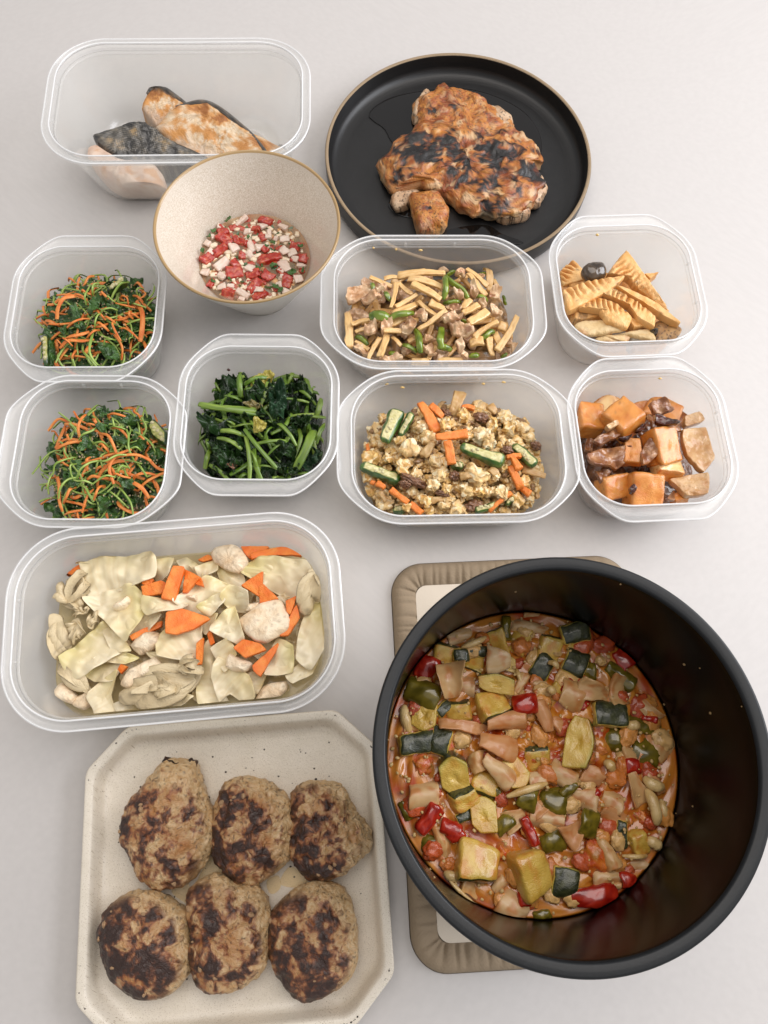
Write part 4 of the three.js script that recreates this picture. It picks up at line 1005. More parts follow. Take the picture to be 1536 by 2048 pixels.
const L_salsa = [
['r',33.9,-143.3,-386.8,-128.3,-389.8,8.3],
['r',33.9,-143.7,-396.6,-132.2,-395.4,6.9],
['r',33.9,-112.5,-408.7,-99.1,-405.6,6.9],
['r',33.9,-144.4,-377,-130.1,-378,8.3],
['r',33.9,-153.8,-368.7,-141.9,-369.5,9.7],
['r',33.9,-129.2,-390.7,-122,-384.4,5.5],
['r',33.9,-116.3,-398.5,-108.2,-399.1,6.9],
['r',33.9,-110.7,-392,-102.5,-391.6,6.2],
['r',33.9,-108.5,-371.8,-87.8,-373.2,9.7],
['r',33.9,-131.7,-358.8,-116.5,-357.9,12.5],
['r',33.9,-116.5,-357.9,-103.7,-356.9,8.3],
['r',33.9,-103.5,-355,-94.2,-357.6,9.7],
['r',33.9,-115.3,-346.7,-99.6,-347.8,8.3],
['r',33.9,-87.4,-352.4,-78.7,-353,12.5],
['r',33.9,-131.8,-340.1,-120.9,-340.8,8.3],
['r',33.9,-109.5,-337.9,-95.6,-339.7,8.3],
['r',33.9,-123,-372.7,-116.9,-375.1,6.2],
['r',33.9,-77.4,-373.9,-69.5,-374.5,8.3],
['r',33.9,-84.3,-387,-75.9,-383.7,6.9],
['r',33.9,-145,-344.7,-139,-347,5.5],
['r',33.9,-129.4,-365.6,-120.5,-364.3,6.9],
['r',33.9,-106.3,-381.6,-99.7,-380.1,6.2],
['r',33.9,-92.9,-360.5,-85.1,-362,6.2],
['r',33.9,-125.1,-390,-116.1,-382.8,5.5],
['o',35.9,-129.8,-378.4,-123.9,-382.7,7.2],
['o',35.9,-140.8,-364.2,-128.2,-365.1,7.2],
['o',34.9,-136.8,-355.8,-130,-352.5,5],
['o',34.9,-129.9,-404.6,-118.8,-407.4,3.6],
['o',34.9,-120.5,-394.4,-116.1,-397.7,5],
['o',35.9,-116.3,-387.1,-112.1,-377.7,4.7],
['o',35.9,-111.1,-383.6,-102.9,-382.2,5],
['o',34.9,-110,-402.1,-103.6,-402.5,4.7],
['o',35.9,-117.4,-375.4,-110.9,-373.9,4.7],
['o',35.9,-116.7,-362.1,-108.8,-362.7,6.9],
['o',35.9,-120.8,-343.1,-110.6,-336.4,5],
['o',35.9,-92.6,-367.6,-80.4,-364.6,6.9],
['o',35.9,-91.4,-379.1,-85.1,-380.5,6.3],
['o',35.9,-85.6,-377.6,-78.5,-379.1,6.3],
['o',34.9,-95.5,-403.1,-87.2,-401.7,4.1],
['o',34.9,-92.7,-391.5,-85.3,-390,4.7],
['o',34.9,-104.2,-392.6,-99.2,-392,4.7],
['o',33.9,-151.6,-382.3,-147,-384.6,5],
['o',33.9,-149.9,-357.5,-144.7,-354.1,5],
['o',35.9,-91.5,-348.8,-86.8,-349.1,5.8],
['o',36.9,-109.7,-343.2,-100.3,-343.8,3.6],
['o',34.9,-78.1,-356.1,-71.6,-354.6,5],
['o',34.9,-84.5,-340.7,-78.3,-341.1,4.7],
['o',34.9,-135.4,-344.7,-128.9,-343.3,4.7],
['o',33.9,-145.9,-388.6,-142.8,-389.8,4.2],
['o',33.9,-145.2,-402.4,-140.2,-400.8,4.2],
['o',34.9,-97.4,-390.2,-94.3,-391.4,3.6],
['o',33.9,-146,-376.9,-142.4,-373.3,4.4],
['o',34.9,-75.8,-365.7,-73,-369.7,5],
['o',35.9,-104.1,-334.1,-99.4,-333.9,3.3],
['o',34.9,-118.4,-334.7,-113.7,-334.1,3.3],
['o',34.9,-103.2,-398.6,-100.2,-393.9,3.6],
['o',34.9,-91.4,-362.7,-83.6,-364.2,5],
['o',34.9,-89.3,-357.2,-85.2,-355.6,4.1],
['o',34.9,-82.8,-372.8,-76.5,-373.2,4.7],
['o',34.9,-127.8,-347.1,-123.4,-343.6,3.6],
['h',34.9,-154.5,-375.5,-151.2,-374.8,3.6],
['h',34.9,-148.8,-393.4,-145.3,-397.6,3.3],
['h',34.9,-137.9,-404.1,-131.6,-405.5,2.8],
['h',34.9,-118.4,-389.7,-115.3,-390.9,2.5],
['h',34.9,-100.1,-385.1,-95.4,-386.4,2.8],
['h',35.9,-105.1,-364.8,-101.7,-363.1,2.5],
['h',35.9,-83,-358.8,-76.9,-361.1,4.4],
['h',34.9,-94.5,-345.6,-88.3,-346.9,3],
['h',34.9,-140.5,-348.1,-136.7,-349.2,3.3],
['h',34.9,-128.2,-350.8,-124.2,-350.1,2.8],
['h',34.9,-73.8,-361.1,-70.9,-364.1,2.5],
['h',34.9,-89.4,-342.2,-84.9,-344.4,3],
['h',34.9,-150.4,-387.5,-147.6,-390.6,2.8],
['h',34.9,-103.2,-383.9,-99.8,-382.2,2.2],
['h',35.9,-108.7,-361.7,-104.1,-363,2.2],
['h',33.9,-77.7,-385.5,-74.9,-381.8,2.5],
['h',34.9,-98,-364.1,-91.8,-366.5,2.5],
];
// ---------------------------------------------------------------- food: builders
const mm = (v) => v / 1000;
// a piece with an outline in plan (pairs of metres about its centre), domed or flat on top; returns a geometry about (0, 0, 0)
function padGeo(pts, o) {
  const n = pts.length;
  const P = (i) => pts[((i % n) + n) % n];
  let line = pts;
  if (o.soft) { line = []; const q = o.soft; for (let i = 0; i < n; i++) for (let k = 0; k < 6; k++) { const t = k / 6, a = P(i - 1), b = P(i), c = P(i + 1), d = P(i + 2), f = (j) => b[j] + q * (0.5 * ((c[j] - a[j]) * t + (2 * a[j] - 5 * b[j] + 4 * c[j] - d[j]) * t * t + (3 * b[j] - a[j] - 3 * c[j] + d[j]) * t * t * t) - (c[j] - b[j]) * t) + (c[j] - b[j]) * t; line.push([f(0), f(1)]); } }
  const m = line.length, Rm = o.M ?? 64, rad = [];
  for (let j = 0; j < Rm; j++) {
    const a = j / Rm * T2, dx = Math.cos(a), dz = Math.sin(a); let best = 1e-4;
    for (let i = 0; i < m; i++) { const p = line[i], q = line[(i + 1) % m], ex = q[0] - p[0], ez = q[1] - p[1], D = dx * ez - dz * ex; if (Math.abs(D) < 1e-12) continue; const t = (p[0] * ez - p[1] * ex) / D, u = (p[0] * dz - p[1] * dx) / D; if (t > best && u >= -1e-6 && u <= 1.000001) best = t; }
    rad.push(best);
  }
  const T = o.T, prof = [], K = o.K ?? 10, e = o.edge ?? 0.3;
  if (o.flat) { // flat top with a rounded shoulder, flat underside
    for (let k = 0; k <= K; k++) { const s = k / K * (1 - e * 0.5); prof.push([s, 1, s]); }
    prof.push([1 - e * 0.2, 0.97, 0.93], [1 - e * 0.05, 0.88, 0.97], [1, 0.7, 1], [1.0, 0.3, 1.05], [1 - e * 0.05, 0.1, 1.1], [1 - e * 0.3, 0, 1.2], [0.5, 0, 1.6]);
  } else {
    for (let k = 0; k <= K; k++) { const s = Math.sin(k / K * Math.PI / 2); prof.push([s, 0.38 + 0.62 * Math.pow(Math.max(0, 1 - Math.pow(s, o.pow ?? 2.4)), 1 / (o.pow ?? 2.4)), s]); }
    prof.push([0.985, 0.2, 1.05], [0.93, 0.06, 1.1], [0.8, 0, 1.3], [0.4, 0, 1.6]);
  }
  const pos = [], idx = [], uv = [], col = [], sd = o.seed ?? 0;
  const put = (x, y, z, s, a) => {
    let nx = 0, ny = 0, nz = 0;
    if (o.amp) { const f = o.freq ?? 120; nx = o.amp * (o.side ?? 0.6) * fbm(x * f + sd, y * f, z * f, 3); nz = o.amp * (o.side ?? 0.6) * fbm(x * f, y * f + 31, z * f + sd, 3); ny = o.amp * fbm(x * f + sd * 1.7, y * f * 0.4, z * f + 9, o.oct ?? 4); if (o.flat && s > 1.15) ny = 0; }
    const w = o.warp ? o.warp(x, z, Math.min(s, 1), a) : 0;
    const X = x + nx, Y = y + ny * (s > 1.15 ? 0.2 : 1) + w, Z = z + nz;
    pos.push(X, Y, Z); uv.push(x / 0.03 + y / 0.05, z / 0.03 + y / 0.04);
    col.push(...o.col(x, y, z, s, a, ny));
  };
  prof.forEach(([s, y, q]) => { for (let j = 0; j < Rm; j++) { const a = j / Rm * T2, r = rad[j] * s; put(Math.cos(a) * r, y * T, Math.sin(a) * r, q, a); } });
  for (let k = 0; k < prof.length - 1; k++) for (let j = 0; j < Rm; j++) { const A = k * Rm + j, B = k * Rm + (j + 1) % Rm; idx.push(A, B, A + Rm, B, B + Rm, A + Rm); }
  const last = (prof.length - 1) * Rm, at = pos.length / 3; put(0, 0, 0, 2, 0);
  for (let j = 0; j < Rm; j++) idx.push(last + j, last + (j + 1) % Rm, at);
  return welded(geo(pos, idx, uv, col));
}
// a block with rounded edges; col(face 0..5 = +x -x +y -y +z -z, x, y, z in -1..1)
function blockGeo(w, h, d, o) {
  const n = o.n ?? 4, g = new THREE.BoxGeometry(2, 2, 2, Math.round(n * clamp(w / Math.max(h, d), 1, 3)), n, Math.round(n * clamp(d / Math.max(w, h), 1, 3))), p = g.attributes.position, col = [], uv = g.attributes.uv, per = g.attributes.normal, r = (o.round ?? 0.25) * Math.min(w, h, d) / 2, sd = o.seed ?? 0;
  for (let i = 0; i < p.count; i++) {
    const X = p.getX(i), Y = p.getY(i), Z = p.getZ(i), face = per.getX(i) > 0.5 ? 0 : per.getX(i) < -0.5 ? 1 : per.getY(i) > 0.5 ? 2 : per.getY(i) < -0.5 ? 3 : per.getZ(i) > 0.5 ? 4 : 5;
    col.push(...o.col(face, X, Y, Z));
    let x = X * w / 2, y = Y * h / 2, z = Z * d / 2;
    const cx = clamp(x, -w / 2 + r, w / 2 - r), cy = clamp(y, -h / 2 + r, h / 2 - r), cz = clamp(z, -d / 2 + r, d / 2 - r), ex = x - cx, ey = y - cy, ez = z - cz, l = Math.hypot(ex, ey, ez);
    if (l > r) { x = cx + ex / l * r; y = cy + ey / l * r; z = cz + ez / l * r; }
    const tp = 1 + (o.taper ?? 0) * X; y *= tp; z *= tp * (1 + (o.skew ?? 0) * Y);
    if (o.bend) y -= o.bend * (X * X - 0.33) ; if (o.bendZ) z += o.bendZ * (X * X - 0.33);
    if (o.twist) { const a = o.twist * X, c = Math.cos(a), s = Math.sin(a), yy = y * c - z * s; z = y * s + z * c; y = yy; }
    if (o.amp) { const f = o.freq ?? 150; x += o.amp * fbm(x * f + sd, y * f, z * f, 3); y += o.amp * fbm(x * f, y * f + sd + 5, z * f, 3); z += o.amp * fbm(x * f, y * f, z * f + sd + 9, 3); }
    p.setXYZ(i, x, y, z); uv.setXY(i, x / 0.03 + y / 0.05, z / 0.03 + y / 0.04);
  }
  g.setAttribute('color', new THREE.Float32BufferAttribute(col, 3));
  return welded(g);
}
// a lump
function lumpGeo(a, b, c, o) {
  const g = new THREE.IcosahedronGeometry(1, o.detail ?? 7), p = g.attributes.position, col = [], uv = [], sd = o.seed ?? 0;
  for (let i = 0; i < p.count; i++) {
    const x = p.getX(i), y = p.getY(i), z = p.getZ(i), f = o.freq ?? 1.6, k = 1 + (o.amp ?? 0.25) * fbm(x * f + sd, y * f, z * f + sd, o.oct ?? 4) - (o.pit ? o.pit * Math.pow(Math.max(0, noise3(x * 3 + sd, y * 3, z * 3)), 2) : 0);
    col.push(...o.col(x, y, z, k)); uv.push(x * a / 0.03 + y, z * c / 0.03 + y);
    p.setXYZ(i, x * a * k, y * b * k, z * c * k);
  }
  g.setAttribute('color', new THREE.Float32BufferAttribute(col, 3)); g.setAttribute('uv', new THREE.Float32BufferAttribute(uv, 2));
  return welded(g);
}
// a strand swept along points; w across, t thick; col(u along 0..1, a round)
function strandGeo(P, w, t, o) {
  const curve = new THREE.CatmullRomCurve3(P.map((p) => new THREE.Vector3(...p))), N = o.N ?? 14, S = o.S ?? 8, pos = [], idx = [], col = [], uv = [], up = new THREE.Vector3(0, 1, 0);
  const len = curve.getLength(), sd = o.seed ?? 0;
  for (let k = 0; k <= N; k++) {
    const u = k / N, c = curve.getPoint(u), T = curve.getTangent(u), side = new THREE.Vector3().crossVectors(T, up).normalize(), nn = new THREE.Vector3().crossVectors(side, T).normalize();
    const tw = (o.twist ?? 0) * (u - 0.5) + (o.roll ?? 0), ct = Math.cos(tw), st = Math.sin(tw), tap = lerp(1, o.tip ?? 0.6, Math.pow(Math.abs(u * 2 - 1), 3)) * (o.grow ? lerp(1, o.grow, u) : 1) * (1 + 0.12 * noise3(u * 4, sd, 3));
    for (let j = 0; j < S; j++) {
      const a = j / S * T2, ca = Math.cos(a), sa = Math.sin(a), q = o.square ? Math.pow(Math.abs(ca) ** 4 + Math.abs(sa) ** 4, -0.25) : 1;
      let X = ca * q * w / 2 * tap, Y = sa * q * t / 2 * tap; if (o.gutter) Y += o.gutter * (X * X) / (w * w / 4) * t;
      const x = X * ct - Y * st, y = X * st + Y * ct;
      pos.push(c.x + side.x * x + nn.x * y, c.y + side.y * x + nn.y * y, c.z + side.z * x + nn.z * y);
      col.push(...o.col(u, a)); uv.push(u * len / 0.03, j / S * w / 0.01);
    }
  }
  for (let k = 0; k < N; k++) for (let j = 0; j < S; j++) { const A = k * S + j, B = k * S + (j + 1) % S; idx.push(A, B, A + S, B, B + S, A + S); }
  for (const [k, u, fl] of [[0, 0, 1], [N, 1, 0]]) { const c = curve.getPoint(u), at = pos.length / 3; pos.push(c.x, c.y, c.z); col.push(...o.col(u, 0)); uv.push(0, 0); for (let j = 0; j < S; j++) { const A = k * S + j, B = k * S + (j + 1) % S; fl ? idx.push(at, B, A) : idx.push(at, A, B); } }
  return geo(pos, idx, uv, col);
}
// a sheet over a plan outline with ruffles: thin, closed
function sheetGeo(pts, T, o) {
  const sd = o.seed ?? R(0, 90), ruf = o.ruffle ?? 0.002, f = o.freq ?? 70, a0 = R(0, T2), cx = Math.cos(a0), cz = Math.sin(a0), curl = o.curl ?? 0;
  let rad = 0; for (const p of pts) rad = Math.max(rad, Math.hypot(...p));
  return padGeo(pts, { T, flat: true, edge: o.edge ?? 0.12, M: o.M ?? 56, K: o.K ?? 9, soft: o.soft ?? 0.7, seed: sd, amp: o.amp, freq: o.afreq, side: 0.3, col: o.col,
    warp: (x, z, s) => { const l = (x * cx + z * cz) / rad; return ruf * (0.3 + s) * fbm(x * f + sd, sd, z * f, 3) + curl * rad * l * l * (l > 0 ? 1 : 0.5) + (o.slope ? o.slope[0] * x + o.slope[1] * z : 0); } });
}
// outline list [kind, height, x, z, ...] in millimetres -> {centre, pairs}
function outline(L) {
  const h = mm(L[1]), p = []; let x = 0, z = 0;
  for (let i = 2; i < L.length; i += 2) { p.push([mm(L[i]), mm(L[i + 1])]); x += mm(L[i]); z += mm(L[i + 1]); }
  x /= p.length; z /= p.length;
  // centre of area, so that rays from it meet the outline once
  let A = 0, X = 0, Z = 0; p.forEach((q, i) => { const r = p[(i + 1) % p.length], c = (q[0] - x) * (r[1] - z) - (r[0] - x) * (q[1] - z); A += c; X += (q[0] + r[0] - 2 * x) * c; Z += (q[1] + r[1] - 2 * z) * c; });
  if (Math.abs(A) > 1e-9) { x += X / (3 * A); z += Z / (3 * A); }
  return { h, x, z, pts: p.map((q) => [q[0] - x, q[1] - z]) };
}
// segment list [kind, height, x1, z1, x2, z2, width] -> centre, length, heading
function segment(L) { const [, h, a, b, c, d, w] = L; return { h: mm(h), x: mm(a + c) / 2, z: mm(b + d) / 2, len: Math.hypot(c - a, d - b) / 1000, w: mm(w), turn: -Math.atan2(d - b, c - a) }; }
const pieces = [];
function piece(name, g, m, x, y, z, rot, desc, category, where) {
  const o = meshOf(name, g, m); o.position.set(x, y, z);
  if (rot) o.rotation.set(rot[0] ?? 0, rot[1] ?? 0, rot[2] ?? 0, 'YXZ');
  pieces.push({ o, desc, category, where, x, z });
  return o;
}
const BOX = { A: [-0.2237, -0.3121, 4, 0.1005, 0.1005, 0.05, 0.05, 0.1, 0.85, 0.85, 14, 42], B: [-0.1996, -0.2008, 3, 0.1005, 0.1005, 0.05, 0.1, 0.1, 0.85, 0.9, 14, 40], S: [-0.0913, -0.2355, 3, 0.1005, 0.1005, 0.05, 0, 0.1, 0.9, 0.9, 14, 36], E: [0.1709, -0.3588, 6, 0.1005, 0.1005, 0.05, 0, 0.1, 0.9, 0.9, 10, 30], F: [0.1817, -0.2345, 6, 0.1005, 0.1005, 0.05, 0, 0.05, 0.92, 0.92, 8, 34], C: [0.0268, -0.3345, 4, 0.1435, 0.103, 0.05, 0, 0.05, 0.92, 0.9, 16, 36], D: [0.0474, -0.2201, 4.5, 0.1435, 0.103, 0.05, 0, 0.05, 0.92, 0.9, 16, 36], K: [-0.1251, -0.088, 8.3, 0.1935, 0.1125, 0.06, 0, 0, 1, 1, 18, 26], H: [-0.18, -0.4954, 4.8, 0.1935, 0.1135, 0.065, 0, 0, 1, 1, 5, 20] };
function boxAt(key, u, v) { const [cx, cz, r, w, d] = BOX[key], a = deg(r), X = u * w / 2, Z = v * d / 2; return [cx + X * Math.cos(a) + Z * Math.sin(a), cz - X * Math.sin(a) + Z * Math.cos(a)]; }
function boxUV(key, x, z) { const [cx, cz, r, w, d] = BOX[key], a = deg(r), dx = x - cx, dz = z - cz; return [(dx * Math.cos(a) - dz * Math.sin(a)) / (w / 2), (dx * Math.sin(a) + dz * Math.cos(a)) / (d / 2)]; }
// nearest place inside the rounded walls at a given height
const KEY_R = { C: 0.034, D: 0.034, K: 0.036, H: 0.036 };
function within(key, x, z, y, m) {
  const b = BOX[key], k = lerp(key === 'H' ? 0.8 : 0.86, 1, clamp(y / b[5])), [u, v] = boxUV(key, x, z), r = (KEY_R[key] ?? 0.03) * k, hx = b[3] / 2 * k - m, hz = b[4] / 2 * k - m, X = u * b[3] / 2, Z = v * b[4] / 2, cx = clamp(X, -hx + r, hx - r), cz = clamp(Z, -hz + r, hz - r), ex = X - cx, ez = Z - cz, l = Math.hypot(ex, ez);
  if (l <= r) return [x, z];
  return boxAt(key, (cx + ex / l * r) / (b[3] / 2), (cz + ez / l * r) / (b[4] / 2));
}
function confine(o, key, m = 0.0016) {
  o.updateWorldMatrix(true, false);
  const p = o.geometry.attributes.position, v = new THREE.Vector3(), inv = o.matrixWorld.clone().invert(); let hit = false;
  for (let i = 0; i < p.count; i++) { v.fromBufferAttribute(p, i).applyMatrix4(o.matrixWorld); const [x, z] = within(key, v.x, v.z, v.y, m), y = Math.max(v.y, 0.0028); if (x !== v.x || z !== v.z || y !== v.y) { hit = true; v.set(x, y, z).applyMatrix4(inv); p.setXYZ(i, v.x, v.y, v.z); } }
  if (hit) { p.needsUpdate = true; }
}
// ---- colours that belong to the stuff itself
const charMap = (x, z, sd, f, lo, hi) => smooth(lo, hi, fbm(x * f + sd, sd * 0.7, z * f - sd, 5));
const streak = (c1, c2, f, sd) => (x, y, z) => mix(c1, c2, clamp(0.5 + 0.5 * noise3(x * f * 0.12 + sd, y * 40, z * f)));

// ---------------------------------------------------------------- stew in the pot
{
  const W = 'in black pot', yS = 0.0474;
  // broth, dipping and rising between the pieces
  const ringN = 90, pos = [], idx = [], col = [], uv = [], K = 46, cA = C('#b8641a'), cB = C('#d48e38'), cR = C('#b04010');
  for (let k = 0; k <= K; k++) for (let j = 0; j < ringN; j++) { const r = (potWall(0.045) + 0.0002) * k / K, a = j / ringN * T2, x = Math.cos(a) * r, z = Math.sin(a) * r; const e = fbm(x * 90, 3, z * 90, 4); pos.push(x, yS - 0.001 + 0.0046 * e * (1 - smooth(0.9, 1, k / K)), z); uv.push(x / 0.03, z / 0.03); col.push(...mix(mix(cA, cB, clamp(0.5 + 0.9 * e)), cR, smooth(0.05, 0.5, fbm(x * 45 + 7, 1, z * 45, 3)))); }
  for (let k = 0; k < K; k++) for (let j = 0; j < ringN; j++) { const A = k * ringN + j, B = k * ringN + (j + 1) % ringN; idx.push(A, B, A + ringN, B, B + ringN, A + ringN); }
  const low = pos.length / 3; for (let j = 0; j < ringN; j++) { const a = j / ringN * T2; pos.push(Math.cos(a) * 0.0735, 0.0132, Math.sin(a) * 0.0735); uv.push(0, 0); col.push(...cA); }
  const up2 = low; for (let j = 0; j < ringN; j++) { const A = K * ringN + j, B = K * ringN + (j + 1) % ringN; idx.push(A, B, up2 + j, B, up2 + (j + 1) % ringN, up2 + j); }
  const s = meshOf('stew_sauce', geo(pos, idx, uv, col), M.glossy); s.position.set(POT[0], 0, POT[1]);
  tag(s, 'thick orange tomato sauce filling the bottom of the black pot', 'sauce', null, 'stuff');
  const flesh1 = C('#e4c260'), flesh2 = C('#cca03c'), fleshG = C('#a69c40'), skinD = C('#242917'), skinL = C('#525226'), orange = C('#cc7224');
  const inPot = (x, z, r) => { const dx = x - POT[0], dz = z - POT[1], l = Math.hypot(dx, dz), m = potWall(0.05) - r * 0.8; return l > m ? [POT[0] + dx / l * m, POT[1] + dz / l * m] : [x, z]; };
  for (const L of L_stew) {
    if (L[0] === 'W') {
      const x = mm(L[1]), y = mm(L[2]), z = mm(L[3]), k = mm(L[4]), a = Math.atan2(z - POT[1], x - POT[0]), rr = potWall(y) - k * 0.12, g = lumpGeo(k * 0.28, k * 0.5, k * 0.36, { detail: 3, amp: 0.2, col: () => C('#d8b27a') });
      piece('tomato_seed', g, M.moist, POT[0] + Math.cos(a) * rr, y, POT[1] + Math.sin(a) * rr, [0, -a, 0], 'pale tomato seed stuck to bare wall', 'seed', W);
      continue;
    }
    const q = segment(L), sd = R(0, 99), k = L[0]; q.turn += R(-1, 1) * (q.len < 1.5 * q.w ? 0.42 : 0.16); let [x, z] = inPot(q.x, q.z, Math.min(q.len, q.w) * 0.6); const tilt = (a) => [R(-a, a), q.turn, R(-a, a)];
    if (k === 'z') {
      const H = Math.min(q.len, q.w) * R(0.45, 0.65) + 0.004, skin = rnd() < 0.62, l = q.len / 2, w = q.w / 2, j = () => R(0.86, 1.1), flip = rnd() < 0.5 ? -1 : 1, wedge = rnd() < 0.4;
      if (rnd() < 0.68) {
        const side = skin ? (rnd() < 0.5 ? 4 : 5) : -1, HH = Math.min(q.len, q.w) * R(0.6, 0.85) + 0.004, g = blockGeo(q.len * 0.96, HH, q.w * 0.96, { n: 10, round: 0.36, amp: 0.0011, freq: 60, taper: R(-0.2, 0.2), skew: R(-0.2, 0.2), seed: sd, col: (f, X, Y, Z) => { if (f === side) return mix(skinD, skinL, clamp(0.45 + 0.9 * noise3(X * 3, Y * 3, sd))); const e = fbm(X * 1.2 + sd, Y * 1.2, Z * 1.2, 4); return mix(mix(mix(flesh1, flesh2, clamp(0.5 + 0.9 * e)), fleshG, skin ? 0.5 * smooth(0.3, 1, side === 4 ? Z : -Z) : 0.15), orange, 0.08 + 0.5 * smooth(0.0, 0.5, fbm(X * 0.9 + 3, sd + Y, Z * 0.9, 2))); } });
        piece('zucchini_chunk', g, M.wet, x, q.h - HH * 0.22, z, [side === 4 ? -R(0.15, 0.5) : side === 5 ? R(0.15, 0.5) : R(-0.4, 0.4), q.turn + R(-0.15, 0.15), R(-0.35, 0.35)], skin ? 'golden zucchini cube with dark green skin side' : 'golden peeled zucchini cube', 'zucchini', W);
        continue;
      }
      const P = [[-l * j(), -w * (wedge ? 0.35 : 0.95) * j()], [-l * R(0.2, 0.5), -w * (wedge ? 0.8 : 1.02)], [l * j(), -w * 0.95 * j()]]; for (let i = 0; i <= 6; i++) { const t = i / 6; P.push([lerp(l, -l, t) * (1 - 0.06 * Math.sin(t * Math.PI)), w * (0.62 + 0.45 * Math.sin(t * Math.PI))]); }
      const pts = P.map((p) => [p[0], p[1] * flip]); if (flip < 0) pts.reverse();
      const g = padGeo(pts, { T: H, flat: true, edge: 0.13, M: 96, K: 14, soft: 0.12, amp: 0.0006, freq: 70, seed: sd, warp: (X, Z, r) => -0.0012 * smooth(0.4, 0, r) , col: (X, y, Z, r, an) => { const arc = Z * flip > w * 0.25; if (skin && arc && r > 0.955) return mix(skinD, skinL, clamp(0.45 + 0.9 * noise3(X * 260, y * 300, sd))); const e = fbm(X * 75 + sd, y * 60, Z * 75, 4), seeds = smooth(0.42, 0.6, noise3(X * 420, 2, Z * 420 + sd)) * smooth(0.62, 0.3, r); return mix(mix(mix(mix(flesh1, flesh2, clamp(0.5 + 0.9 * e)), fleshG, (skin ? 0.75 : 0.35) * smooth(0.72, 0.97, r) * (arc ? 1 : 0.35)), C('#ecd080'), 0.3 * seeds), orange, 0.5 * smooth(0.1, 0.6, fbm(X * 30 + 5, sd, Z * 30, 2)) + 0.35 * smooth(1.0, 1.1, r)); } });
      piece('zucchini_chunk', g, M.wet, x, q.h - H * 0.55, z, [skin ? -flip * R(0.12, 0.42) : R(-0.22, 0.22), q.turn + R(-0.1, 0.1), R(-0.18, 0.18)], skin ? 'yellow zucchini chunk with dark green skin edge' : 'pale yellow zucchini chunk, cut side up', 'zucchini', W);
    } else if (k === 'Z') {
      const H = 0.007, g = blockGeo(q.len, H, q.w, { n: 8, round: 0.5, bend: -0.0, amp: 0.0012, freq: 80, seed: sd, taper: R(-0.12, 0.12), col: (f, X, Y, Z) => f === 2 ? mix(skinD, mix(skinL, C('#565a3c'), 0.5), clamp(0.35 + 0.9 * fbm(X * 2, sd, Z * 4, 3))) : f === 3 ? skinD : mix(flesh1, fleshG, clamp(0.3 + noise3(X, Z, sd))) });
      const p = g.attributes.position; for (let i = 0; i < p.count; i++) p.setY(i, p.getY(i) - 0.12 * q.w * Math.pow(p.getZ(i) / (q.w / 2), 2)); welded(g);
      piece('zucchini_chunk', g, M.wet, x, q.h + 0.002, z, tilt(0.22), 'zucchini chunk showing its dark green skin', 'zucchini', W);
    } else if (k === 'g') {
      const g = blockGeo(q.len, 0.0035, q.w, { n: 8, round: 0.8, amp: 0.0014, freq: 70, seed: sd, taper: R(-0.3, 0.3), bend: q.len * R(-0.02, 0.16), col: (f, X, Y, Z) => f === 3 ? C('#7d7634') : mix(C('#564c14'), C('#8a7826'), clamp(0.4 + 0.9 * fbm(X * 1.2 + sd, Y, Z * 1.2, 3))) });
      const p = g.attributes.position; for (let i = 0; i < p.count; i++) p.setY(i, p.getY(i) - 0.2 * q.w * Math.pow(p.getZ(i) / (q.w / 2), 2)); welded(g);
      piece('green_pepper_piece', g, M.glossy, x, q.h + 0.002, z, tilt(0.25), 'olive green pepper piece', 'pepper', W);
    } else if (k === 'o') {
      const pink = rnd() < 0.14, c1 = pink ? C('#da9c62') : mix(C('#e4be80'), C('#ecce94'), rnd()), c2 = pink ? C('#e8b480') : mix(C('#d4a45e'), C('#f6e2b6'), rnd());
      const g = blockGeo(q.len * 1.06, 0.0022, q.w * 1.05, { n: 15, round: 0.8, amp: 0.0011, freq: 55, seed: sd, taper: R(-0.5, 0.5), skew: R(-0.1, 0.1), bend: q.len * R(-0.03, 0.16), bendZ: q.len * R(-0.08, 0.08), twist: R(-0.35, 0.35), col: (f, X, Y, Z) => mix(mix(c1, c2, clamp(0.5 + 0.6 * noise3(X * 0.5, Z * 9, sd))), orange, 0.22 + 0.5 * smooth(-0.1, 0.6, fbm(X * 0.8 + sd, 1, Z * 0.8, 2))) });
      const p = g.attributes.position, cv = R(0.08, 0.34) * (rnd() < 0.72 ? 1 : -1); for (let i = 0; i < p.count; i++) p.setY(i, p.getY(i) - cv * q.w * Math.pow(p.getZ(i) / (q.w / 2), 2)); welded(g);
      piece('onion_piece', g, M.petal, x, q.h + 0.0012, z, tilt(0.36), pink ? 'peach tinted onion petal' : q.len > 2 * q.w ? 'long translucent onion sliver' : 'translucent tan onion petal', 'onion', W);
    } else if (k === 'r') {
      const g = blockGeo(q.len, 0.0042, q.w, { n: 9, round: 0.7, amp: 0.0016, freq: 55, seed: sd, taper: R(-0.25, 0.25), bend: q.len * R(0, 0.16), col: (f, X, Y, Z) => mix(C('#8a120a'), C('#c4361e'), clamp(0.45 + 0.9 * fbm(X * 1.2 + sd, Y, Z * 1.2, 3))) });
      const p = g.attributes.position; for (let i = 0; i < p.count; i++) p.setY(i, p.getY(i) - 0.16 * q.w * Math.pow(p.getZ(i) / (q.w / 2), 2)); welded(g);
      piece('red_pepper_piece', g, M.glossy, x, q.h + 0.0015, z, tilt(0.2), 'glossy red pepper piece', 'pepper', W);
    } else if (k === 't') {
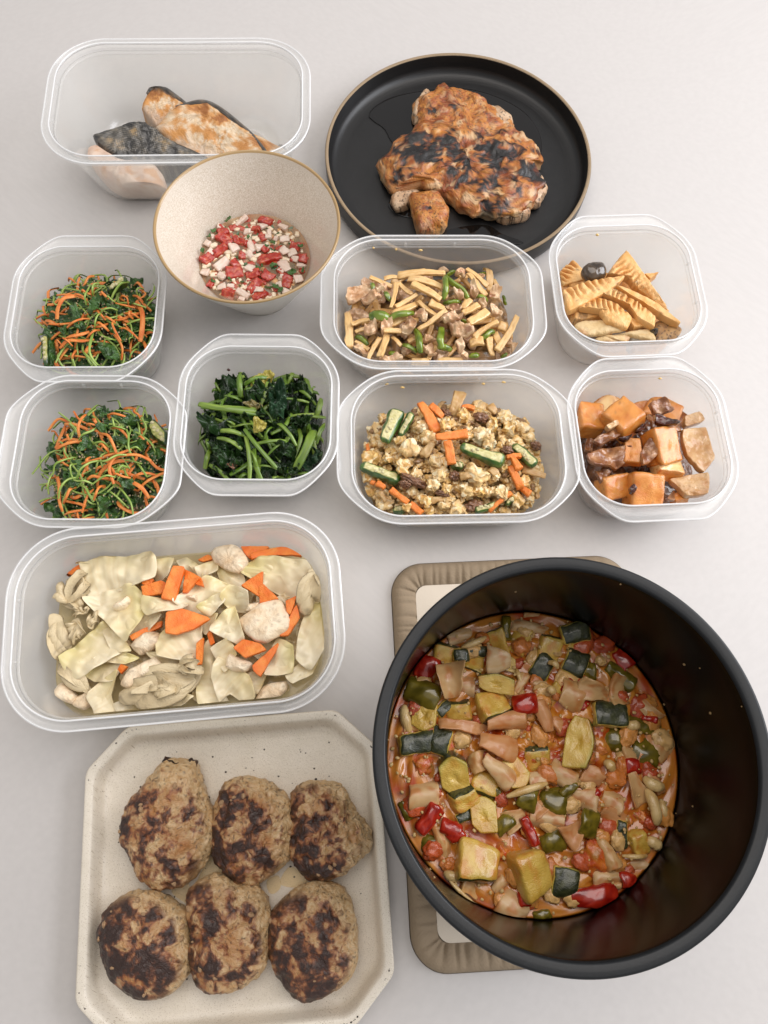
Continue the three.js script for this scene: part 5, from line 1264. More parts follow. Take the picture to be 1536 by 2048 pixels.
      const a = q.len / 2, c = q.w / 2, g = lumpGeo(a, Math.min(a, c) * 0.7, c, { amp: 0.3, freq: 1.1, seed: sd, detail: 9, col: (X, Y, Z, kk) => mix(mix(C('#c44a16'), C('#de8a30'), clamp(0.4 + fbm(X * 1.4 + sd, Y, Z * 1.4, 3))), C('#a8863c'), 0.6 * smooth(0.1, 0.6, noise3(X, sd, Z))) });
      piece('tomato_chunk', g, M.wet, x, q.h - Math.min(a, c) * 0.25, z, tilt(0.2), 'soft orange red tomato chunk', 'tomato', W);
    } else if (k === 'm') {
      const v = R(-1, 1) * q.w * 0.25, g = strandGeo([[-q.len / 2, 0, 0], [-q.len * 0.15, 0.002, v], [q.len * 0.2, 0.002, v], [q.len / 2, -0.0005, 0]], q.w * 0.8, Math.min(q.w * 0.7, 0.008), { tip: 0.45, seed: sd, N: 16, S: 10, col: (u) => mix(C('#e0c084'), C('#c69c58'), clamp(0.3 + 0.7 * noise3(u * 3, sd, 0))) });
      piece('shimeji_mushroom', g, M.wet, x, q.h + 0.001, z, [R(-0.1, 0.1), q.turn, R(-0.1, 0.1)], 'pale tan mushroom stem', 'mushroom', W);
    }
  }
  // seeds and scraps afloat: past counting
  const bits = [];
  for (let i = 0; i < 420; i++) { const a = R(0, T2), r = potWall(0.05) * Math.sqrt(rnd()) * 0.97, k = R(0.0004, 0.0011), g = lumpGeo(k * 1.3, k * 0.6, k, { detail: 1, amp: 0.2, seed: i, col: () => mix(C('#d9a95c'), C('#e6c88c'), rnd()) }); g.rotateY(R(0, 6)); g.translate(Math.cos(a) * r, yS + R(-0.0005, 0.0045), Math.sin(a) * r); bits.push(g); }
  for (let i = 0; i < 120; i++) { const a = R(0, T2), r = potWall(0.05) * Math.sqrt(rnd()) * 0.95, k = R(0.002, 0.006), cc = [C('#cc7428'), C('#c0501a'), C('#deb06c'), C('#b8481a'), C('#d89040')][Math.floor(R(0, 5))], g = lumpGeo(k * R(0.8, 1.6), k * 0.45, k, { detail: 5, amp: 0.32, freq: 1.1, seed: i * 3.1, col: (X, Y, Z, q) => dim(cc, 0.5 + 0.55 * q) }); g.rotateY(R(0, 6)); g.translate(Math.cos(a) * r, yS + R(-0.0016, 0.002), Math.sin(a) * r); bits.push(g); }
  const b = meshOf('stew_scraps', mergeGeometries(bits), M.wet); b.position.set(POT[0], 0, POT[1]);
  tag(b, 'tiny seeds and soft vegetable scraps in the stew sauce', 'scraps', null, 'stuff');
}

// ---------------------------------------------------------------- patties
{
  const looks = ['pale browned patty with a dark crumb at its top, upper left of the six', 'browned patty with a black fleck near its top, between two others in the upper row', 'small triangular patty with a frayed edge, nearest the pot in the upper row', 'most heavily charred patty, lower left of the six on the cream plate', 'browned patty with pale meat down its right side, middle of the lower row', 'round patty charred along its bottom edge, lower right of the six on the cream plate'];
  const chars = [0.06, 0.0, 0.0, -0.22, -0.01, -0.07], cx0 = [-0.4, -0.5, -0.2, -0.25, -0.45, -0.15];
  let i = 0;
  for (const L of L_patty) {
    const q = outline(L), sd = 13.7 * (i + 1), k = i;
    if (L[0] === 'p') {
      let rad = 0; for (const p of q.pts) rad = Math.max(rad, Math.hypot(...p));
      const raw = C('#c09866'), tan = C('#a8703a'), brown = C('#542a14'), black = C('#26130b'), pale = C('#d2b68c');
      const g = padGeo(q.pts, { T: 0.0265, soft: 0.9, M: 220, K: 72, pow: 2.15, amp: [0.0017, 0.0022, 0.0026, 0.0016, 0.0024, 0.002][k], freq: 120 - 9 * k, oct: 6, side: 0.8, seed: sd, col: (x, y, z, s, a, ny) => {
        const lean = (x * -0.75 + z * 0.55) / rad; // browned where it met the pan: the flat face, which sits to one side
        const e = 0.75 * fbm(x * 62 + sd, 2, z * 62, 3) + 0.4 * fbm(x * 190, 3, z * 190 + sd, 4), fine = fbm(x * 420, y * 300, z * 420 + sd, 3), fl = smooth(1.04, 0.6, s - 0.28 * lean);
        let c = mix(pale, raw, clamp(0.5 + 1.1 * fine)); c = mix(c, tan, fl * clamp(0.45 + 0.9 * fbm(x * 60, sd, z * 60, 3)));
        const lim = smooth(1.06, 0.78, s - 0.28 * lean), v = e + 0.34 * lean - chars[k];
        c = mix(c, C('#86451e'), 0.8 * smooth(-0.2, 0.04, v) * lim);
        c = mix(c, brown, 0.9 * smooth(0.0, 0.16, v + 0.1 * fine) * lim); c = mix(c, black, 0.85 * smooth(0.13, 0.38, v + 0.12 * fine) * lim);
        return dim(mix(c, black, 0.6 * smooth(0.42, 0.6, fbm(x * 300 + sd, 4, z * 300, 2))), 1);
      } });
      const o = meshOf('hamburger_patty', g, M.seared); o.position.set(q.x, 0.0052, q.z);
      tag(o, looks[i], 'patty', 'browned patties on the cream plate');
      // crumbs of onion standing out of the side
      const bits = []; const rr = rng(90 + i);
      for (let b = 0; b < 9; b++) { const a = rr() * T2, p = g.attributes.position, j = Math.floor(rr() * 190), ring = Math.floor(lerp(34, 62, rr())), v = ring * 190 + j, kk = lerp(0.0006, 0.0016, rr()); const e = lumpGeo(kk * 1.5, kk * 0.8, kk, { detail: 2, amp: 0.3, seed: b, col: () => mix(C('#c9a57c'), C('#a9805a'), rr()) }); e.rotateY(a); e.translate(p.getX(v), p.getY(v) - kk * 0.2, p.getZ(v)); bits.push(e); }
      tag(meshOf('onion_crumbs', mergeGeometries(bits), M.moist, o), null, null, null, 'stuff');
      i++;
    } else if (L[0] === 'j') {
      const g = sheetGeo(q.pts, 0.0009, { ruffle: 0, soft: 1, edge: 0.5, col: () => C('#fffaee') });
      piece('meat_juice_pool', g, phys({ vertexColors: true, roughness: 0.06, transmission: 0.95, thickness: 0, ior: 1.35 }), q.x, 0.0051, q.z, null, 'shiny clear pool of meat juice between the patties', 'juice', 'on cream plate');
    } else {
      const g = padGeo(q.pts, { T: 0.009, soft: 0.6, M: 60, K: 12, amp: 0.004, freq: 160, seed: sd, col: (x, y, z) => mix(C('#4a2a16'), C('#25140c'), clamp(0.5 + fbm(x * 200, y, z * 200, 3))) });
      piece('charred_crumb', g, M.seared, q.x, 0.012, q.z, null, 'dark charred meat scrap sticking out above the upper left patty', 'meat scrap', 'on the cream plate');
    }
  }
}

// ---------------------------------------------------------------- grilled chicken
{
  const skinA = C('#9c4e1a'), skinB = C('#cc8a3c'), dark = C('#4a1e0c'), black = C('#120d0b'), meat = C('#e4c698'), red = C('#82300f');
  const paint = (sd, burn, blond) => (x, y, z, s, a, ny) => {
    const e = (sd === 3 ? 0.36 * Math.exp(-(((z - 0.22 * x) / 0.018) ** 2)) - 0.2 : 0) + 0.7 * fbm(x * 38 + sd, 1, z * 38, 3) + 0.45 * fbm(x * 130, 4, z * 130 + sd, 4), f = fbm(x * 210, y * 100, z * 210 + sd, 4);
    let c = mix(skinA, skinB, clamp(0.5 + 0.8 * f)); c = mix(c, red, 0.7 * smooth(0.0, 0.4, fbm(x * 40 + 9, sd, z * 40, 3)));
    c = mix(c, meat, blond * smooth(0.12, 0.4, fbm(x * 75 + 3, 5, z * 75 + sd, 3)));
    c = mix(c, dark, smooth(burn - 0.26, burn + 0.08, e + 0.18 * f)); c = mix(c, black, smooth(burn + 0.03, burn + 0.12, e + 0.3 * f));
    c = mix(c, black, 0.75 * smooth(0.42, 0.5, fbm(x * 420, 8, z * 420, 2)));
    return mix(c, meat, 0.5 * smooth(0.96, 1.05, s));
  };
  const t = base('grilled_chicken_thigh', [0, 0, 0]); let first = null;
  const add = (name, L, T, y, o) => { const q = outline(L), g = padGeo(q.pts, { T, soft: 0.75, M: 170, K: 54, pow: 3, amp: 0.0046, freq: 46, oct: 6, side: 0.9, ...o }); if (!first) { first = q; t.position.set(q.x, 0, q.z); } const m = meshOf(name, g, M.seared, t); m.position.set(q.x - t.position.x, y, q.z - t.position.z); return m; };
  let nm = 0;
  for (const L of L_chicken) {
    const k = L[0];
    if (k === 'q') add('charred_skin', L, 0.021, 0.0046, { seed: 3, col: (() => { const p = paint(3, 0.05, 0.6); return p; })() });
    if (k === 'u') add('browned_flap', L, 0.017, 0.0046, { seed: 8, amp: 0.0036, col: paint(8, 0.42, 0.3) });
    if (k === 'l') add('leg_knuckle', L, 0.02, 0.0046, { seed: 12, amp: 0.0022, col: paint(14, 0.45, 0.25) });
    if ('xvy'.includes(k)) add('pale_meat', L, k === 'y' ? 0.014 : 0.011, 0.0046, { seed: 20 + nm++, amp: 0.0022, M: 70, K: 20, col: (x, y, z, s) => mix(mix(C('#d3b594'), C('#b98f6a'), clamp(0.5 + fbm(x * 90, y * 90, z * 90, 3))), black, 0.8 * smooth(0.35, 0.42, fbm(x * 330, 8, z * 330, 2))) });
    if (k === 'i') { const q = outline(L), g = sheetGeo(q.pts, 0.0006, { ruffle: 0, soft: 1, edge: 0.1, M: 90, col: () => C('#1b1715') }); piece('oil_pool', g, phys({ vertexColors: true, roughness: 0.05, transmission: 0.5, thickness: 0, ior: 1.4, clearcoat: 1, clearcoatRoughness: 0.03 }), q.x, 0.0050, q.z, null, 'thin dark glossy pool of cooking oil', 'oil', 'on black plate'); }
  }
  tag(t, 'grilled chicken thigh with charred skin and browned flap on the black plate', 'chicken');
}

// ---------------------------------------------------------------- grilled fish
{
  const W = 'in fish container', fl = C('#d8b88e'), gold = C('#cc8c44'), wht = C('#e2cfb4'), skin = C('#2a2826'), sil = C('#8e8c86');
  const flesh = (sd, rad = 0.03) => (x, y, z, s) => {
    const e = fbm(x * 55 + sd, 1, z * 55, 4), f = fbm(x * 260, 2, z * 260 + sd, 3), flake = smooth(0.1, 0.0, Math.abs(noise3(x * 70 + z * 150 + sd, y * 60, z * 25))), d = (z - 0.34 * x) / rad; // across the fillet: skin side to cut side
    let c = mix(mix(wht, fl, clamp(0.55 + f)), C('#c09a86'), 0.5 * smooth(0.0, 0.35, d)); c = mix(c, C('#9c7a58'), 0.5 * flake);
    c = mix(c, gold, 0.95 * smooth(-0.25, 0.25, e + 0.2 * f - d * 0.9)); c = mix(c, C('#8a4a1c'), 0.7 * smooth(0.05, 0.45, e + 0.3 * f - d * 0.6) * smooth(0.1, -0.2, d));
    c = mix(c, mix(skin, C('#5a4630'), clamp(0.3 + f)), smooth(-0.3, -0.42, d - 0.1 * e)); return mix(c, sil, 0.7 * smooth(0.62, 0.9, x / rad));
  };
  let n = 0;
  for (const L of L_fish) {
    const q = outline(L), k = L[0], sd = 5 + 7 * n++;
    if (k === 'a' || k === 'b') {
      const t = base('fish_fillet', [q.x, 0, q.z]);
      meshOf('flesh', padGeo(q.pts, { T: k === 'a' ? 0.022 : 0.019, flat: true, edge: 0.3, warp: (x, z) => -0.42 * z, soft: 0.12, M: 150, K: 44, amp: 0.0016, freq: 60, seed: sd, col: flesh(sd, Math.max(...q.pts.map((p) => Math.hypot(...p)))) }), M.moist, t).position.y = 0.003;
      // dark skin along the far edge
      const P = q.pts.slice().sort((a, b) => a[0] - b[0]).filter((p) => p[1] < 0.35 * p[0] + 0.002), g = strandGeo(P.map((p) => [p[0] * 0.99, (k === 'a' ? 0.0235 : 0.0205) - 0.42 * p[1], p[1] + 0.0012]), 0.0045, 0.001, { N: 40, S: 10, tip: 0.35, roll: -0.55, seed: sd, col: (u, a) => mix(mix(skin, C('#6e5a44'), clamp(0.2 + noise3(u * 26, Math.cos(a) * 2, sd))), sil, clamp(0.85 * smooth(0.55, 0.9, u) + 0.3 * noise3(u * 40, Math.sin(a) * 2, sd))) });
      meshOf('skin', g, M.wet, t);
      tag(t, k === 'a' ? 'short golden fish fillet piece farthest back in the container behind the bowl' : 'long pale fish fillet with golden patches and a dark skin edge', 'fish');
    } else if (k === 's') {
      const t = base('fish_fillet', [q.x, 0, q.z]);
      meshOf('skin', padGeo(q.pts, { T: 0.023, flat: true, edge: 0.3, warp: (x, z) => -0.3 * z, soft: 0.12, M: 240, K: 80, amp: 0.0014, freq: 60, seed: sd, col: (x, y, z, s) => { const sc = Math.sin((x * 0.9 + z * 1.3) * 2000) * Math.sin((x * 1.3 - z * 0.9) * 2000), e = fbm(x * 60 + 3, 1, z * 60, 4); return mix(mix(C('#1c1a19'), C('#8a8274'), clamp(0.2 + 0.42 * sc + 0.9 * e)), C('#b08a4e'), 0.6 * smooth(0.3, 0.6, e + 0.2 * sc) * smooth(0.9, 0.6, s)); } }), M.wet, t).position.y = 0.003;
      const e = outline(L_fish.find((l) => l[0] === 'e'));
      meshOf('flesh', padGeo(e.pts, { T: 0.026, soft: 0.6, M: 80, K: 24, pow: 3, amp: 0.0018, freq: 60, seed: 31, col: (x, y, z) => mix(mix(C('#dec6b2'), C('#cfae98'), clamp(0.5 + fbm(x * 70, y * 70, z * 70, 3))), gold, 0.6 * smooth(0.1, 0.4, fbm(x * 50, 2, z * 50, 3)) * smooth(0.012, 0.024, y)) }), M.moist, t).position.set(e.x - q.x, 0.003, e.z - q.z);
      tag(t, 'fish fillet lying with its dark scaly skin up, nearest the bowl', 'fish');
    }
  }
  for (const o of scene.children) if (o.name.startsWith('fish_fillet')) for (const c of o.children) confine(c, 'H', 0.0025);
}
const KEY_OF = {'in cabbage container': 'K', 'in bamboo pepper container': 'C', 'in crumbled tofu container': 'D', 'in bamboo shoot container': 'E', 'in fried tofu container': 'F', 'in spinach container': 'S', 'in upper sprout salad': 'A', 'in lower sprout salad': 'B'};

// ---------------------------------------------------------------- food heaped in the containers
function keepIn(key, x, z, h, r) { return within(key, x, z, h, 0.003 + r * 0.6); }
function heap(name, key, label, col, mat, o = {}) {
  const [, , , w, d, , uc, vc, a, b, h0, h1] = BOX[key], N = 110, K = 36, pos = [], idx = [], uv = [], cl = [], sd = R(0, 50), drop = o.drop ?? 0.006, amp = o.amp ?? 0.005, f = o.freq ?? 110, at0 = boxAt(key, 0, 0);
  const rows = [];
  for (let k = 0; k <= K; k++) rows.push([k / K, null]);
  rows.push([Math.min(0.985, 0.86 / a * 1.06), 0.55], [0.83 / a, 0.12], [0.8 / a, 0]);
  rows.forEach(([s, side]) => { for (let j = 0; j < N; j++) {
    const t = j / N * T2, ct = Math.cos(t), st = Math.sin(t), q = Math.pow(Math.abs(ct) ** 3.2 + Math.abs(st) ** 3.2, -1 / 3.2), u = clamp(uc + a * s * ct * q, -0.965, 0.965), v = clamp(vc + b * s * st * q, -0.965, 0.965);
    const y0 = side === null ? Math.max(0.006, mm(h0) - drop) : lerp(0.0027, (mm(h0) - drop) * 0.9, side); let [x, z] = boxAt(key, u, v); [x, z] = within(key, x, z, y0, side === 0 ? 0.004 : 0.002);
    const qq = Math.min(1, Math.abs(s * ct * q) ** 2.5 + Math.abs(s * st * q) ** 2.5), top = mm(h0 + (h1 - h0) * Math.sqrt(1 - qq)) - drop, e = fbm(x * f + sd, 1, z * f, 4);
    const y = side === null ? Math.max(0.004, top + amp * e) : lerp(0.0027, (mm(h0) - drop) * 0.9, side);
    pos.push(x - at0[0], y, z - at0[1]); uv.push(x / 0.03, z / 0.03 + y / 0.03); cl.push(...col(x, z, e, y));
  } });
  for (let k = 0; k < rows.length - 1; k++) for (let j = 0; j < N; j++) { const A = k * N + j, B = k * N + (j + 1) % N; idx.push(A, B, A + N, B, B + N, A + N); }
  const m = meshOf(name, geo(pos, idx, uv, cl), mat); m.position.set(at0[0], 0, at0[1]);
  return tag(m, label, o.cat ?? 'food heap', null, 'stuff');
}
// loose filler over a heap, joined: make(i) gives a geometry about its own centre
function scatter(name, key, label, count, make, mat, o = {}) {
  const [, , , , , , uc, vc, a, b, h0, h1] = BOX[key], out = [], at0 = boxAt(key, 0, 0);
  for (let i = 0; i < count; i++) {
    const s = Math.pow(rnd(), 0.5) * (o.reach ?? 0.95), t = R(0, T2), ct = Math.cos(t), st = Math.sin(t), q = Math.pow(Math.abs(ct) ** 3.2 + Math.abs(st) ** 3.2, -1 / 3.2);
    const [x, z] = boxAt(key, clamp(uc + a * s * ct * q, -0.86, 0.86), clamp(vc + b * s * st * q, -0.86, 0.86)), qq = Math.min(1, Math.abs(s * ct * q) ** 2.5 + Math.abs(s * st * q) ** 2.5), y = mm(h0 + (h1 - h0) * Math.sqrt(1 - qq));
    const g = make(i); g.rotateX(R(-0.3, 0.3)); g.rotateZ(R(-0.3, 0.3)); g.rotateY(R(0, T2)); g.translate(x - at0[0], Math.max(0.006, y + (o.lift ?? -0.002) + R(-0.003, 0.002)), z - at0[1]); out.push(g);
  }
  const m = meshOf(name, mergeGeometries(out), mat); m.position.set(at0[0], 0, at0[1]); confine(m, key, 0.002);
  return tag(m, label, o.cat ?? 'food scraps', null, 'stuff');
}
const flatSheet = (len, w, T, col, o = {}) => { const p = []; for (let i = 0; i < 9; i++) { const a = i / 9 * T2, k = 1 + 0.25 * noise3(Math.cos(a), Math.sin(a), o.seed ?? 0); p.push([Math.cos(a) * len / 2 * k, Math.sin(a) * w / 2 * k]); } return sheetGeo(p, T, { col, ...o }); };

// ---- cabbage
{
  const W = 'in cabbage container', pale = C('#f2dfa8'), white = C('#f8ebcc'), green = C('#dccf86'), tan = C('#dab678');
  const at = boxAt('K', 0, 0), br = roundRect(0.193 * 0.905, 0.117 * 0.905, 0.03, 10);
  const broth = meshOf('broth', sheetGeo(br, 0.0145, { ruffle: 0, soft: 0, edge: 0.02, K: 4, M: 90, col: () => C('#e6d4a4') }), phys({ vertexColors: true, roughness: 0.07, transmission: 0.4, thickness: 0, ior: 1.34 }));
  broth.position.set(at[0], 0.0026, at[1]); broth.rotation.y = deg(8.3);
  tag(broth, 'clear tan broth pooled around the cabbage and mushrooms', 'broth');
  scatter('simmered_scraps', 'K', 'soft cabbage shreds sunk in the broth below the larger pieces', 62, (i) => flatSheet(R(0.018, 0.034), R(0.012, 0.022), 0.0014, (x, y, z) => mix(mix(pale, tan, rnd() * 0.3 + 0.3), white, clamp(0.5 + 0.5 * noise3(x * 60, i, z * 300))), { seed: i, ruffle: 0.006, curl: 0.15 }), M.petal, { lift: -0.0065, reach: 0.84 });
  for (const L of L_cabbage) {
    const q = outline(L), k = L[0], sd = R(0, 99), A = R(0, Math.PI), ca = Math.cos(A), sa = Math.sin(A), slope = [R(-0.16, 0.16), R(-0.16, 0.16)]; let rad = 0; for (const p of q.pts) rad = Math.max(rad, Math.hypot(...p));
    const leafy = rnd();
    if (k === 'c') {
      const g = sheetGeo(q.pts.map((p) => [p[0] * 1.12, p[1] * 1.12]), leafy > 0.6 ? 0.0012 : 0.002, { seed: sd, ruffle: 0.008, freq: 26, curl: R(0, 0.4), slope, M: 130, K: 26, soft: 0.45, amp: 0, col: (x, y, z, s) => { const l = (x * ca + z * sa) / rad, c = x * -sa + z * ca; return mix(mix(mix(pale, white, clamp(0.55 + 0.7 * l)), green, clamp((leafy > 0.6 ? 0.75 : 0.25) * smooth(0.1, -0.9, l) + 0.25 * fbm(x * 80, sd, z * 80, 3))), tan, 0.24 * smooth(0.25, 0.95, Math.abs(noise3(c / (1.25 - 0.45 * l) * 300 + sd, l * 0.35, 3))) * (leafy > 0.6 ? 0.5 : 1)); } });
      piece('cabbage_piece', g, M.petal, q.x, q.h - 0.0005, q.z, null, leafy > 0.6 ? 'pale green crinkled cabbage leaf piece' : 'pale yellow simmered cabbage piece', 'cabbage', W);
    } else if (k === 'k') {
      const g = padGeo(q.pts, { T: 0.0036, flat: true, edge: 0.14, M: 70, K: 6, soft: 0.12, amp: 0.0005, freq: 120, seed: sd, warp: (x, z) => slope[0] * 1.2 * x + slope[1] * 1.2 * z, col: (x, y, z, s) => mix(mix(C('#e87018'), C('#f29238'), clamp(0.4 + fbm(x * 90 + sd, y, z * 90, 3))), C('#dc6414'), 0.4 * smooth(0.75, 1, s)) });
      piece('carrot_slice', g, M.moist, q.x, q.h - 0.001, q.z, null, q.pts.length > 4 ? 'orange carrot slice' : 'narrow orange carrot slice', 'carrot', W);
    } else if (k === 'f') {
      const g = padGeo(q.pts, { T: 0.0095, soft: 0.6, M: 80, K: 20, pow: 2.6, amp: 0.0016, freq: 75, seed: sd, col: (x, y, z, s) => mix(mix(C('#f4e2c4'), C('#e2c096'), clamp(0.35 + 0.9 * fbm(x * 70 + sd, y * 70, z * 70, 4))), C('#9a8068'), 0.35 * smooth(0.25, 0.5, fbm(x * 200, 1, z * 200, 2))) });
      piece('fish_chunk', g, M.moist, q.x, q.h - 0.006, q.z, [slope[1], 0, slope[0]], 'white simmered fish chunk', 'fish', W);
    } else {
      const fan = q.pts.reduce((m, p) => (Math.hypot(...p) > Math.hypot(...m) ? p : m)), bx = -fan[0] * 0.45, bz = -fan[1] * 0.45;
      const tone = (t) => mix(mix(C('#e0cda6'), C('#c2ad86'), clamp(t)), C('#7d6e5a'), 0.65 * smooth(0.8, 1.15, t));
      const g = sheetGeo(q.pts.map((p) => [p[0] * 0.8, p[1] * 0.8]), 0.003, { seed: sd, ruffle: 0.004, freq: 30, curl: 0.2, slope, M: 70, K: 14, soft: 0.8, col: (x, y, z, s) => tone(0.4 + fbm(x * 90 + sd, y * 60, z * 90, 3)) });
      const m = piece('maitake_mushroom', g, M.moist, q.x, q.h - 0.0015, q.z, null, 'frilly grey brown mushroom piece', 'mushroom', W), rr = rng(Math.round(sd * 100));
      const tips = []; q.pts.forEach((p, i) => { const r = q.pts[(i + 1) % q.pts.length]; tips.push(p, [(p[0] + r[0]) / 2, (p[1] + r[1]) / 2]); });
      for (const p of tips) { const dx = p[0] - bx, dz = p[1] - bz, l = Math.hypot(dx, dz); if (l < rad * 0.55) continue; const v = (rr() - 0.5) * 0.3, e = strandGeo([[bx, 0.0015, bz], [bx + dx * 0.4 - dz * v, 0.004 + 0.002 * rr(), bz + dz * 0.4 + dx * v], [bx + dx * 0.8 - dz * v * 0.5, 0.0045 + 0.002 * rr(), bz + dz * 0.8 + dx * v * 0.5], [p[0], 0.0025, p[1]]], rad * (0.26 + 0.2 * rr()), 0.0016, { N: 18, S: 12, tip: 0.45, grow: 1.5, gutter: rr() < 0.5 ? 0.9 : -0.8, roll: (rr() - 0.5) * 1.2, twist: (rr() - 0.5) * 1.4, seed: sd + l * 900, col: (u, a) => tone(0.1 + 0.85 * u + 0.4 * noise3(u * 5, Math.cos(a) * 2, sd)) }); meshOf('frond', e, M.moist, m); }
    }
  }
}

// ---- bamboo strips, peppers and pork
function pepperStrip(q, sd, c1, c2) {
  const n = q.w, g = strandGeo([[-q.len / 2, -0.001, 0], [-q.len * 0.2, q.len * R(0.02, 0.16), n * R(-0.3, 0.3)], [q.len * 0.2, q.len * R(0.02, 0.16), n * R(-0.3, 0.3)], [q.len / 2, -0.001, 0]], q.w, 0.0028, { N: 18, S: 12, square: true, gutter: R(-0.9, 0.4), tip: 0.75, twist: R(-0.6, 0.6), seed: sd, col: (u, a) => mix(mix(c1, c2, clamp(0.5 + 0.7 * noise3(u * 2.5, sd, a * 0.3))), C('#b0b468'), 0.5 * smooth(0.92, 1, Math.abs(Math.cos(a)))) });
  return g;
}
function porkGeo(q, sd, c1, c2, c3) {
  return flatSheet(q.len * 1.05, q.w * 1.05, 0.0034, (x, y, z, s) => { const e = fbm(x * 85 + sd, y * 40, z * 85, 4); return mix(mix(c1, c2, clamp(0.5 + 1.1 * e)), c3, 0.8 * smooth(0.15, 0.4, fbm(x * 70, sd, z * 70 + 5, 4))); }, { seed: sd, ruffle: 0.0075, freq: 70, M: 72, K: 14, soft: 0.8, amp: 0.0008, afreq: 150 });
}
{
  const W = 'in bamboo pepper container', b1 = C('#e2b06a'), b2 = C('#efcb8e');
  heap('stir_fry_heap', 'C', 'tangle of stir fried bamboo, pork and pepper under the larger strips', (x, z, e) => mix(mix(C('#6e4e2c'), C('#b98c54'), clamp(0.45 + 1.2 * e)), C('#2c3010'), 0.7 * smooth(0.2, 0.5, fbm(x * 90, 4, z * 90, 3))), M.wet, { drop: 0.0085 });
  scatter('stir_fry_scraps', 'C', 'small bamboo slivers and pork shreds between the larger strips', 70, (i) => { const l = R(0.012, 0.026); if (i % 3 === 0) return flatSheet(l * 0.8, l * 0.5, 0.003, (x, y, z) => mix(C('#bf9674'), C('#dab894'), clamp(0.5 + fbm(x * 120, i, z * 120, 3))), { seed: i, ruffle: 0.005, freq: 140, M: 36, K: 7 }); return blockGeo(l, 0.003, R(0.003, 0.005), { n: 3, round: 0.5, bend: R(-0.001, 0.002), seed: i, col: () => mix(b1, dim(b1, 0.75), (i % 5) / 5) }); }, M.wet, { lift: -0.0045 });
  for (const L of L_stir) {
    const q = segment(L), sd = R(0, 99), k = L[0], [x, z] = keepIn('C', q.x, q.z, q.h, Math.min(q.len, q.w) * 0.5);
    if (k === 'b') {
      const g = blockGeo(q.len, Math.min(0.0048, q.w * 0.5), q.w * 0.95, { n: 6, round: 0.4, amp: 0.0007, freq: 80, seed: sd, taper: R(-0.2, 0.2), bend: q.len * R(-0.02, 0.07), bendZ: q.len * R(-0.06, 0.06), twist: R(-0.25, 0.25), col: (f, X, Y, Z) => mix(mix(b1, b2, clamp(0.5 + 0.5 * noise3(X * 0.6 + sd, Y, Z * 5))), C('#b0783a'), 0.55 * smooth(0.1, 0.6, fbm(X * 1.3 + sd, Y, Z * 1.3, 3))) });
      piece('bamboo_strip', g, M.wet, x, q.h, z, [R(-0.15, 0.15), q.turn, R(-0.16, 0.16)], q.w > 0.0145 ? 'broad pale bamboo slab' : q.len > 0.034 ? 'long pale bamboo strip' : 'short pale bamboo strip', 'bamboo strip', W);
    } else if (k === 'g') piece('green_pepper_strip', pepperStrip(q, sd, C('#4c640e'), C('#86982e')), M.glossy, x, q.h, z, [0, q.turn, 0], q.len > 0.025 ? 'long glossy green pepper strip' : 'short glossy green pepper strip', 'pepper', W);
    else piece('pork_slice', porkGeo(q, sd, C('#d4a67c'), C('#e8caa4'), C('#a26c4c')), M.wet, x, q.h, z, [R(-0.25, 0.25), q.turn, R(-0.25, 0.25)], q.len * q.w > 0.0005 ? 'large crumpled pork slice' : 'small crumpled pork scrap', 'pork', W);
  }
}

